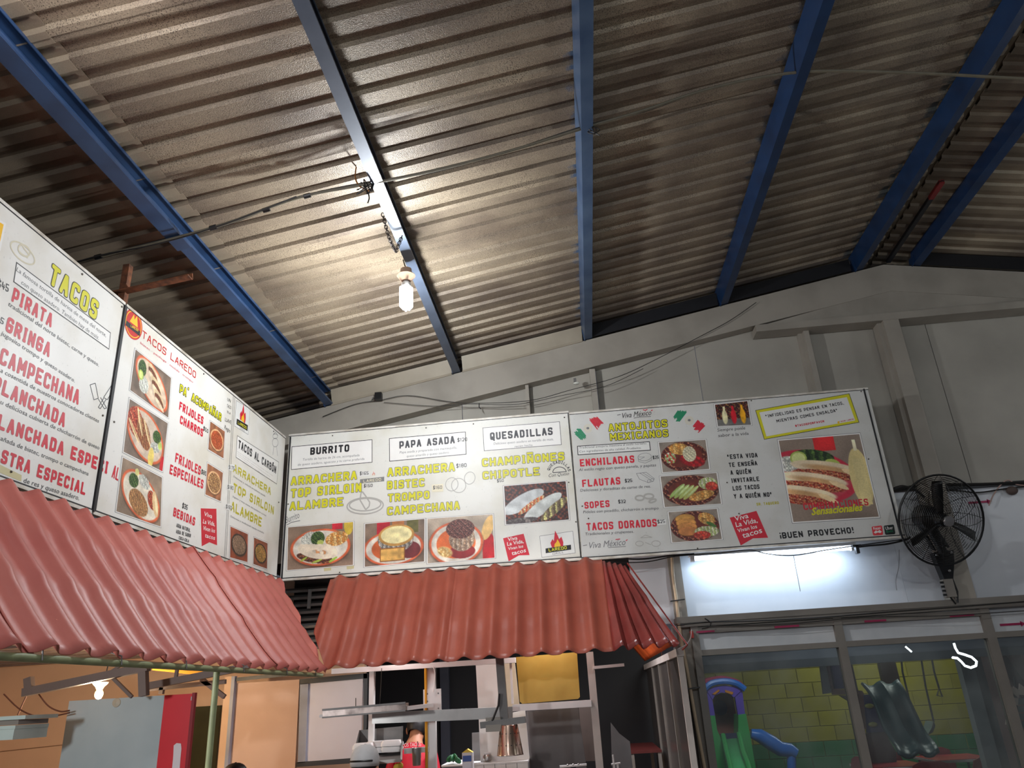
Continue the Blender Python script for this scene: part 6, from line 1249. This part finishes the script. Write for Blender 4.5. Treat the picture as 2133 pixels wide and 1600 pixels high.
g = at(498, 1586, 1, 5.35)
person('person', 'person at the bottom edge of whom only a black cap shows, left of the counter', (g.x, 5.3, 0), .4, g.z*1.72/1.775+.0, .0, mat('black_shirt', (26, 26, 28), .7), DENIM, mat('black_hair', (20, 18, 18), .5), 'black baseball cap with a small orange emblem', BLACK)

# ------------------------------------------------------------------ playground behind the glass
PY = 12.5
wr = thing('wall_playground', None, None, (2.5, PY, 0), kind='structure')
YEL = mat('yellow_block_paint', (146, 138, 20), .55, 0, .15, 2, rgb2=(116, 108, 18)); YEL2 = mat('yellow_block_paint_dull', (136, 128, 22), .55, 0, .15, 2, rgb2=(110, 102, 20)); GRN_ = mat('green_block_paint', (34, 104, 58), .55, 0, .12, 2)
b = MB(); b.box((.4, PY+.02, 0), (6.0, PY+.1, 3.2)); b.build('mortar_backing', mat('yellow_mortar', (150, 140, 24), .8), wr)
zb = (at(1650, 1547, 1, PY).z+at(2030, 1528, 1, PY).z)/2
bh, bw = .2, .4; rnd = random.Random(5); r = 0; z = zb-3*bh
brick = {}
def brick_mesh(m):
    if m.name not in brick:
        b = MB(); w, h = bw/2-.002, bh-.004; b.add([(-w, 0, 0), (w, 0, 0), (w, 0, h), (-w, 0, h), (-w+.006, -.008, .006), (w-.006, -.008, .006), (w-.006, -.008, h-.006), (-w+.006, -.008, h-.006)], [(4,5,6,7), (0,1,5,4), (1,2,6,5), (2,3,7,6), (3,0,4,7)]); me = bpy.data.meshes.new('brick'); me.from_pydata(b.v, [], b.f); me.materials.append(m); brick[m.name] = me
    return brick[m.name]
nb_ = 0
for r in range(13):
    zz = zb + (r-3)*bh
    if zz > 2.35: break
    for i in range(14):
        x = .7 + i*bw + (r % 2)*bw/2
        if x > 5.6: continue
        m = GRN_ if r < 3 else (YEL if rnd.random() < .6 else YEL2)
        o = bpy.data.objects.new('brick', brick_mesh(m)); COL.objects.link(o); o.parent = wr; o.location = Vector((x, PY+.02-rnd.uniform(0, .006), zz)) - ORG[wr.name]; nb_ += 1
fl2 = MB(); fl2.box((.7, 6.4, .0), (6.2, PY, .01)); tag(fl2.build('green_turf', mat('green_turf', (40, 96, 56), .9, 0, .2, 20)), 'green artificial turf floor of the play area', 'turf', kind=None)
b = MB(); b.box((.3, 6.35, 3.05), (6.3, 12.6, 3.1)); tag(b.build('trim_1', mat('dim_soffit', (60, 62, 60), .7)), kind='structure')
lt_ = thing('play_area_lintel', 'blue-grey boxed beam over the play area, seen through the top of the glass', 'beam', (3, 7.6, 1.9))
zl0, zl1 = at(1457, 1403, 1, 7.6).z, at(1457, 1350, 1, 7.6).z
b = MB(); b.box((.7, 7.6, zl0), (6.2, 7.75, zl0+.07)); b.build('lower_flange', mat('lintel_grey', (104, 108, 114), .5), lt_)
b = MB(); b.box((.7, 7.64, zl0+.07), (6.2, 7.75, 3.05)); b.build('upper_face', mat('lintel_light', (136, 140, 150), .45), lt_)
gpst = thing('play_area_post', 'wide grey steel column behind the glass near the right mullion', 'column', (3.6, 7.9, 0))
p0, p1_ = at(1985, 1345, 1, 7.9), at(2035, 1342, 1, 7.9)
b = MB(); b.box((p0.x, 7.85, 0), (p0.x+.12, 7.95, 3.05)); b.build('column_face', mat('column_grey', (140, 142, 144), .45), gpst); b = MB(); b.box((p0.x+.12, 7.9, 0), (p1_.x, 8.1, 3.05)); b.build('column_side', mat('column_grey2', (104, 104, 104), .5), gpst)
pk = thing('pink_panel_wall', 'dusty pink plank panel with a maroon top band at the right edge', 'panel', (5, 8.8, 0))
PK = mat('dusty_pink', (176, 140, 134), .6, 0, .1, 4); MRN = mat('maroon', (120, 34, 38), .5)
x0 = at(2045, 1400, 1, 8.8).x; zt2 = at(2100, 1352, 1, 8.8).z
for k in range(8): b = MB(); b.box((x0+k*.22, 8.8, .0), (x0+k*.22+.21, 8.83, zt2)); b.build('plank', PK, pk)
b = MB(); b.box((x0, 8.76, zt2), (x0+1.9, 8.84, zt2+.1)); b.build('maroon_band', MRN, pk); b = MB(); b.prism([(x0+.15, 8.76, zt2), (x0+.24, 8.76, zt2), (x0+.9, 8.76, .3), (x0+.7, 8.76, .3)], (0, .03, 0)); b.build('maroon_brace', mat('dark_maroon', (74, 36, 36), .6), pk)
# vaned windmill on the right
vn = thing('vaned_wheel', 'dark rotor with small pale pink paddles and grey slats at the right edge', 'rotor', at(2120, 1490, 1, 7.0))
for k, (x, y) in enumerate(((2103, 1437), (2127, 1436), (2113, 1457), (2100, 1498), (2115, 1442))):
    b = MB(); p = at(x, y, 1, 7.0); b.prism([p+Vector((-.03, 0, -.04)), p+Vector((.015, 0, -.045)), p+Vector((.035, 0, .01)), p+Vector((.0, 0, .045))], (0, .01, 0)); b.build('paddle', mat('pale_pink', (224, 196, 180), .5), vn)
for k in range(4): b = MB(); p, q = at(2118, 1462+k*16, 1, 7.05), at(2160, 1459+k*16, 1, 7.05); b.bar(p, q, .02, .045); b.build('slat', mat('slat_grey', (128, 136, 138), .5), vn)
b = MB(); b.tube([at(2112, 1410, 1, 7.04), at(2116, 1450, 1, 7.04), at(2122, 1520, 1, 7.04)], .006); b.build('spindle', DARK, vn)
# loop-shaped glass reflection, modelled as a glowing tube behind the pane
lm = thing('loop_reflection', 'white looped reflection in the right pane, modelled as a glowing tube', 'light strip', at(2000, 1365, 1, 6.9))
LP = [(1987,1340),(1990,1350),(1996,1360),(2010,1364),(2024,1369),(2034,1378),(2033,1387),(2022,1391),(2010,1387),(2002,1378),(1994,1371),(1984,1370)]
P = [at(x, y, 1, 6.9) for x, y in LP]; b = MB(); b.tube([p for q in [[P[i], (P[i]+P[min(i+1, len(P)-1)])/2] for i in range(len(P))] for p in q], .009, 8); b.build('glowing_strip', emis('reflection_glow', (235, 245, 255), 7), lm)
b = MB(); b.tube([P[0], P[0]+Vector((0, .05, .3)), Vector((P[0].x, P[0].y+.1, 3.04))], .0015, 6); b.build('hanging_wire', CABLE, lm)  # wire added to hold up the modelled reflection
q1, q2 = at(1886, 1347, 1, 6.9), at(1899, 1358, 1, 6.9); lm2 = thing('short_light_strip', 'short glowing light strip in the middle pane', 'light strip', q2); b = MB(); b.tube([q1, q2], .007, 8); b.build('glowing_strip', emis('reflection_glow2', (235, 245, 255), 6), lm2); b = MB(); b.tube([q1, (q1.x, q1.y, 3.04)], .0015, 5); b.build('hanging_wire', CABLE, lm2)

# toy tower
TY = 9.7
tt = thing('toy_play_tower', 'plastic toddler play tower, purple and green with blue and green slides', 'play tower', at(1505, 1600, 1, TY))
G4 = sub(1200, 1130, 3.404)
def g4(x, y, v=TY): q = G4(x, y); return at(q[0], q[1], 1, v)
PUR = mat('purple_plastic', (110, 84, 196), .35, 0, .03, 4); GRE = mat('green_plastic', (70, 176, 96), .35, 0, .03, 4); BLU = mat('blue_plastic', (40, 120, 220), .3, 0, .03, 4); RED_ = mat('crimson_plastic', (176, 40, 84), .35, 0, .03, 4); ORG_ = mat('orange_plastic', (226, 140, 30), .4, 0, .03, 4); BRO = mat('brown_red_plastic', (140, 74, 60), .45, 0, .03, 4); NAV = mat('navy_plastic', (48, 48, 92), .4, 0, .03, 4)
def slab4(nm, pts, v, d, m): b = MB(); b.prism([g4(x, y, v) for x, y in pts], (0, d, 0)); return b.build(nm, m, tt)
def arc(pts, n=10):
    P = []
    for i in range(len(pts)-1):
        p0, p1, p2, p3 = [np.array(pts[k], float) for k in (max(i-1, 0), i, i+1, min(i+2, len(pts)-1))]
        P += [tuple(.5*((2*p1)+(p2-p0)*t+(2*p0-5*p1+4*p2-p3)*t*t+(3*p1-3*p2+p3-p0)*t**3)) for t in (k/n for k in range(n))]
    return P+[pts[-1]]
o_ = arc([(848, 1030), (905, 975), (1030, 946), (1150, 975), (1208, 1030)], 5); i_ = arc([(1195, 1045), (1130, 1000), (1040, 980), (940, 1000), (895, 1050)], 5)
slab4('roof_arch', o_+i_, TY, .55, RED_)
b = MB(); b.tube([g4(x, y, TY-.02) for x, y in arc([(912, 1040), (960, 1000), (1050, 985), (1135, 1000), (1198, 1042)], 5)], .035, 8); b.build('blue_arch_tube', BLU, tt)
slab4('purple_upright', [(925, 1050), (985, 1025), (965, 1110), (985, 1228), (938, 1228)], TY, .08, PUR); slab4('purple_upright', [(1110, 1015), (1178, 1045), (1198, 1218), (1148, 1222), (1130, 1110)], TY, .08, PUR)
slab4('purple_header', [(925, 1050), (985, 1022), (1060, 1010), (1178, 1045), (1120, 1100), (1085, 1072), (1030, 1064), (985, 1085), (968, 1115)], TY-.01, .08, PUR)
slab4('orange_slot', [(1055, 1045), (1115, 1062), (1108, 1080), (1058, 1062)], TY-.02, .01, ORG_); slab4('orange_slot', [(965, 1075), (1010, 1042), (1020, 1052), (985, 1080)], TY-.02, .01, ORG_)
slab4('back_board', [(965, 1070), (1110, 1070), (1160, 1360), (1005, 1360)], TY+.4, .04, BRO)
b = MB(); b.lathe([(.085, 0), (.085, .02)], g4(1020, 1172, TY+.38), (0, -1, 0), 20); b.build('dark_porthole', NAV, tt)
slab4('navy_crossbar', [(1022, 1358), (1148, 1352), (1155, 1395), (1035, 1402)], TY+.05, .06, NAV)
slab4('green_side', [(938, 1228), (985, 1228), (1000, 1330), (1040, 1420), (1070, 1700), (985, 1700), (950, 1400)], TY-.02, .3, GRE); slab4('green_side', [(1150, 1222), (1205, 1215), (1240, 1400), (1290, 1700), (1215, 1700), (1175, 1450), (1150, 1400)], TY-.02, .3, GRE)
b = MB(); A_ = [(1045, 1400, TY), (1160, 1392, TY)]; L0 = [g4(1048, 1402, TY), g4(1075, 1530, TY-.35), g4(1095, 1610, TY-.6), g4(1150, 1900, TY-1.1)]; L1 = [g4(1160, 1392, TY), g4(1190, 1520, TY-.35), g4(1222, 1600, TY-.6), g4(1300, 1880, TY-1.1)]
b.add(L0+L1, [(i, i+1, i+5, i+4) for i in range(3)]); b.smooth = True; gsb = solid(b.build('green_slide_bed', mat('light_green_plastic', (96, 204, 130), .3), tt), .02)
for Ls in (L0, L1): b = MB(); b.tube([p+Vector((0, 0, .05)) for p in Ls], .028, 8); b.build('slide_rail', GRE, gsb)
b = MB(); b.tube([g4(1240, 1355, TY+.1), g4(1300, 1370, TY+.1), g4(1390, 1425, TY+.1), g4(1450, 1465, TY+.1), g4(1520, 1475, TY+.1), g4(1560, 1500, TY+.1)], [.05, .075, .085, .08, .075, .06], 12); o = b.build('blue_side_slide', BLU, tt)
b = MB(); b.tube([g4(1525, 1495, TY+.1), g4(1528, 1570, TY+.1), g4(1535, 1850, TY+.1)], .05, 10); b.build('blue_slide_foot', BLU, tt)
b = MB(); b.tube([g4(860, 1040, TY+.3), g4(880, 1200, TY+.3), g4(915, 1420, TY+.3), g4(960, 1800, TY+.3)], .085, 12); b.build('orange_column', ORG_, tt)
# wooden play set
WYS = 10.4
ws = thing('wooden_play_set', 'wooden climbing tower with a dark green wavy slide', 'play set', at(1800, 1600, 1, WYS)); G3 = sub(1700, 1380, 7.275)
def g3(x, y, v=WYS): q = G3(x, y); return at(q[0], q[1], 1, v)
def slab3(nm, pts, v, d, m, par=None): b = MB(); b.prism([g3(x, y, v) for x, y in pts], (0, d, 0)); return b.build(nm, m, par or ws)
WOOD = mat('weathered_wood', (116, 84, 78), .7, 0, .15, 8); WD2 = mat('dark_wood', (84, 66, 70), .7, 0, .15, 8); DGN = mat('dark_teal_plastic', (24, 66, 72), .4, 0, .08, 4); LTG = mat('lintel_grey', (124, 128, 134), .5)
slab3('grey_side_board', [(45, -60), (150, -60), (250, 460), (110, 480)], WYS+.1, .04, mat('grey_board', (92, 94, 100), .6)); slab3('navy_panel', [(190, -60), (390, -60), (440, 400), (265, 400)], WYS+.05, .04, NAV)
slab3('deck_board', [(258, 395), (700, 430), (730, 480), (265, 490)], WYS, .08, WOOD); slab3('deck_post', [(460, -60), (530, -60), (640, 430), (560, 430)], WYS-.03, .07, WD2); slab3('deck_post', [(150, -60), (185, -60), (268, 400), (235, 400)], WYS-.02, .05, WD2)
slab3('lower_post', [(640, 480), (730, 480), (790, 1010), (740, 1010)], WYS, .07, WOOD); slab3('brace', [(355, 500), (480, 500), (500, 590)], WYS, .05, WD2); slab3('lower_post', [(575, 480), (640, 480), (830, 1500), (740, 1500)], WYS+.05, .07, WOOD)
slab3('climbing_panel', [(720, 490), (830, 480), (1040, 1050), (780, 1070)], WYS-.02, .05, NAV)
for x, y in ((805, 660), (860, 940)): b = MB(); p = g3(x, y, WYS-.03); b.ell(p, (.055, .02, .028)); o = b.build('climbing_hold', mat('yellow_hold', (150, 150, 60), .4), ws)
slab3('lower_board', [(765, 1075), (1040, 1050), (1210, 1350), (1240, 1700), (860, 1700)], WYS+.0, .04, mat('brown_board', (84, 66, 64), .6))
slab3('rear_column', [(950, -60), (1190, -60), (1290, 340), (1040, 380)], WYS+.6, .1, mat('dark_column', (92, 80, 74), .6))
b = MB(); n = 16; vs = []
Ltop = [(690, 380), (860, 640), (1010, 1000), (1200, 1340), (1260, 1480)]; Rtop = [(1250, 330), (1400, 580), (1640, 1040), (1830, 1330), (1880, 1440)]
for j in range(n+1):
    t = j/n; k = min(int(t*4), 3); f = t*4-k
    a = g3(lerp(Ltop[k][0], Ltop[k+1][0], f), lerp(Ltop[k][1], Ltop[k+1][1], f), WYS-.1-t*.7); c = g3(lerp(Rtop[k][0], Rtop[k+1][0], f), lerp(Rtop[k][1], Rtop[k+1][1], f), WYS-.1-t*.7)
    for i in range(13): u = i/12; vs.append(lerp(a, c, u) + Vector((0, -.02, .05))*abs(math.cos(2*math.pi*u))**3 + Vector((0, 0, .03*math.sin(t*9))))
b.add(vs, [(j*13+i, j*13+i+1, (j+1)*13+i+1, (j+1)*13+i) for j in range(n) for i in range(12)]); b.smooth = True; solid(b.build('wavy_slide', DGN, ws), .03)
# swings
for lab, pts, seat in (('left chain of the swing by the dark slide', [(1873, 1330), (1880, 1400), (1895, 1462)], 0), ('swing chain with a blue-grey seat at its foot', [(1912, 1330), (1928, 1430), (1945, 1504)], 1), ('trapeze swing chain with a triangular handle', [(1933, 1330), (1946, 1400), (1956, 1434)], 2)):
    sw_ = thing('swing', lab, 'swing', at(*pts[-1], 1, 10.8)); b = MB(); b.tube([Vector((at(*pts[0], 1, 10.8).x, 10.8, 3.04))]+[at(*q, 1, 10.8) for q in pts], .012, 6); b.build('swing_chain', mat('swing_chain', (60, 56, 40), .6), sw_)
    if seat == 1: b = MB(); b.prism([at(x, y, 1, 10.78) for x, y in ((1945, 1503), (1949, 1512), (1943, 1526), (1932, 1532), (1940, 1518))], (0, .25, 0)); b.build('swing_seat', mat('seat_blue_grey', (90, 110, 110), .5), sw_)
    if seat == 2: b = MB(); b.tube([at(1956, 1433, 1, 10.8), at(1952, 1449, 1, 10.8), at(1963, 1451, 1, 10.8)], .012, 6, closed=True); b.build('trapeze_handle', mat('swing_chain', (60, 56, 40), .6), sw_)
# red tables and chairs
TR = mat('red_table_top', (150, 30, 44), .4, 0, .06, 6); WE = mat('white_table_edge', (230, 224, 226), .4); CR_ = mat('red_chair_plastic', (150, 34, 44), .4, 0, .05, 5)
def table(c, w, label, rot=0):
    th = thing('folding_table', label, 'table', (c[0], c[1], 0), 'red square tables behind the glass'); zt = c[2]; R = Matrix.Rotation(rot, 3, 'Z')
    def q(x, y, z): v = R @ Vector((x, y, 0)); return Vector((c[0], c[1], 0))+Vector((v.x, v.y, z))
    b = MB(); b.prism([q(-w, -w, zt-.004), q(w, -w, zt-.004), q(w, w, zt-.004), q(-w, w, zt-.004)], (0, 0, .006)); b.build('table_top', TR, th)
    b = MB(); b.prism([q(-w-.008, -w-.008, zt-.03), q(w+.008, -w-.008, zt-.03), q(w+.008, w+.008, zt-.03), q(-w-.008, w+.008, zt-.03)], (0, 0, .026)); b.build('table_edge', WE, th)
    for x, y in ((-1, -1), (1, -1), (1, 1), (-1, 1)): b = MB(); b.tube([q(x*(w-.04), y*(w-.04), zt-.03), q(x*(w-.06), y*(w-.06), 0)], .015, 8); b.build('leg', DARK, th)
def chair(c, top, rot, label, w=.21):
    th = thing('plastic_chair', label, 'chair', (c[0], c[1], 0), 'red chairs around the tables'); R = Matrix.Rotation(rot, 3, 'Z')
    def q(x, y, z): v = R @ Vector((x, y, 0)); return Vector((c[0], c[1], 0))+Vector((v.x, v.y, z))
    b = MB(); pts = [(-w, top-.4), (w, top-.4), (w*1.0, top-.12), (w*.85, top-.03), (w*.5, top), (-w*.5, top), (-w*.85, top-.03), (-w, top-.12)]; b.prism([q(x, .2+.1*(z-(top-.4)), z) for x, z in pts], R @ Vector((0, .018, 0))); b.build('backrest', CR_, th)
    b = MB(); b.prism([q(-w, -.2, .43), q(w, -.2, .43), q(w, .22, .41), q(-w, .22, .41)], (0, 0, .02)); b.build('seat', CR_, th)
    for x, y in ((-1, -1), (1, -1), (1, 1), (-1, 1)): b = MB(); b.tube([q(x*(w-.02), y*.19, .43), q(x*(w), y*.22, 0)], .014, 8); b.build('leg', DARK, th)
    b = MB(); b.prism([q(-.085, .198 if False else .195+.1*.28, top-.1), q(.085, .195+.028, top-.1), q(.085, .222, top-.12), q(-.085, .222, top-.12)], (0, .0005, 0)) if False else None
    return th, q
t1_ = at(1850, 1586, 1, 8.9); t2_ = at(1985, 1572, 1, 8.9); hz = .78
T1 = on(1850, 1592, (0, 0, 1), hz); T2 = on(1985, 1577, (0, 0, 1), hz)
table((T1.x, T1.y, hz), .33, 'left one of two red square tables behind the window glass', .02); table((T2.x, T2.y, hz), .33, 'right one of two red square tables behind the window glass', .02)
def chair_at(px, py, dy, rot, label): g = at(px, py, 1, T1.y+dy); return chair((g.x, T1.y+dy), g.z, rot, label)
chair_at(1855, 1567, .62, 0, 'red chair behind the left red table'); chair_at(1962, 1560, .62, 0, 'red chair behind the right red table')
lg = []
lg.append((chair_at(1917, 1582, -.75, math.pi, 'red chair in front, between the two red tables'), at(1917, 1582, 1, T1.y-.75))); lg.append((chair_at(2040, 1572, -.75, math.pi, 'red chair in front of the right red table, by the mullion'), at(2040, 1572, 1, T1.y-.75)))
chair_at(1752, 1580, -.4, -1.3, 'red chair at the far left of the tables, seen edge on'); chair_at(2108, 1556, .4, .2, 'red chair behind the right mullion')
for (ch_, q), g in lg:
    cu = bpy.data.curves.new('t', 'FONT'); cu.body = 'Coca-Cola'; cu.shear = .3; ob = bpy.data.objects.new('t', cu); COL.objects.link(ob); bpy.context.view_layer.update(); me = bpy.data.meshes.new_from_object(ob.evaluated_get(bpy.context.evaluated_depsgraph_get())); bpy.data.objects.remove(ob)
    b = MB(); b.add([Vector((g.x-.09, g.y-.26, g.z-.13)) + Vector((v.co.x*.04, 0, v.co.y*.05)) for v in me.vertices], [tuple(p.vertices) for p in me.polygons]); b.build('backrest_print', mat('faded_pink_print', (206, 120, 120), .5), ch_, smooth=False)
print('objects', len(bpy.data.objects), 'tris', sum(len(o.data.polygons) for o in bpy.data.objects if o.type == 'MESH'))
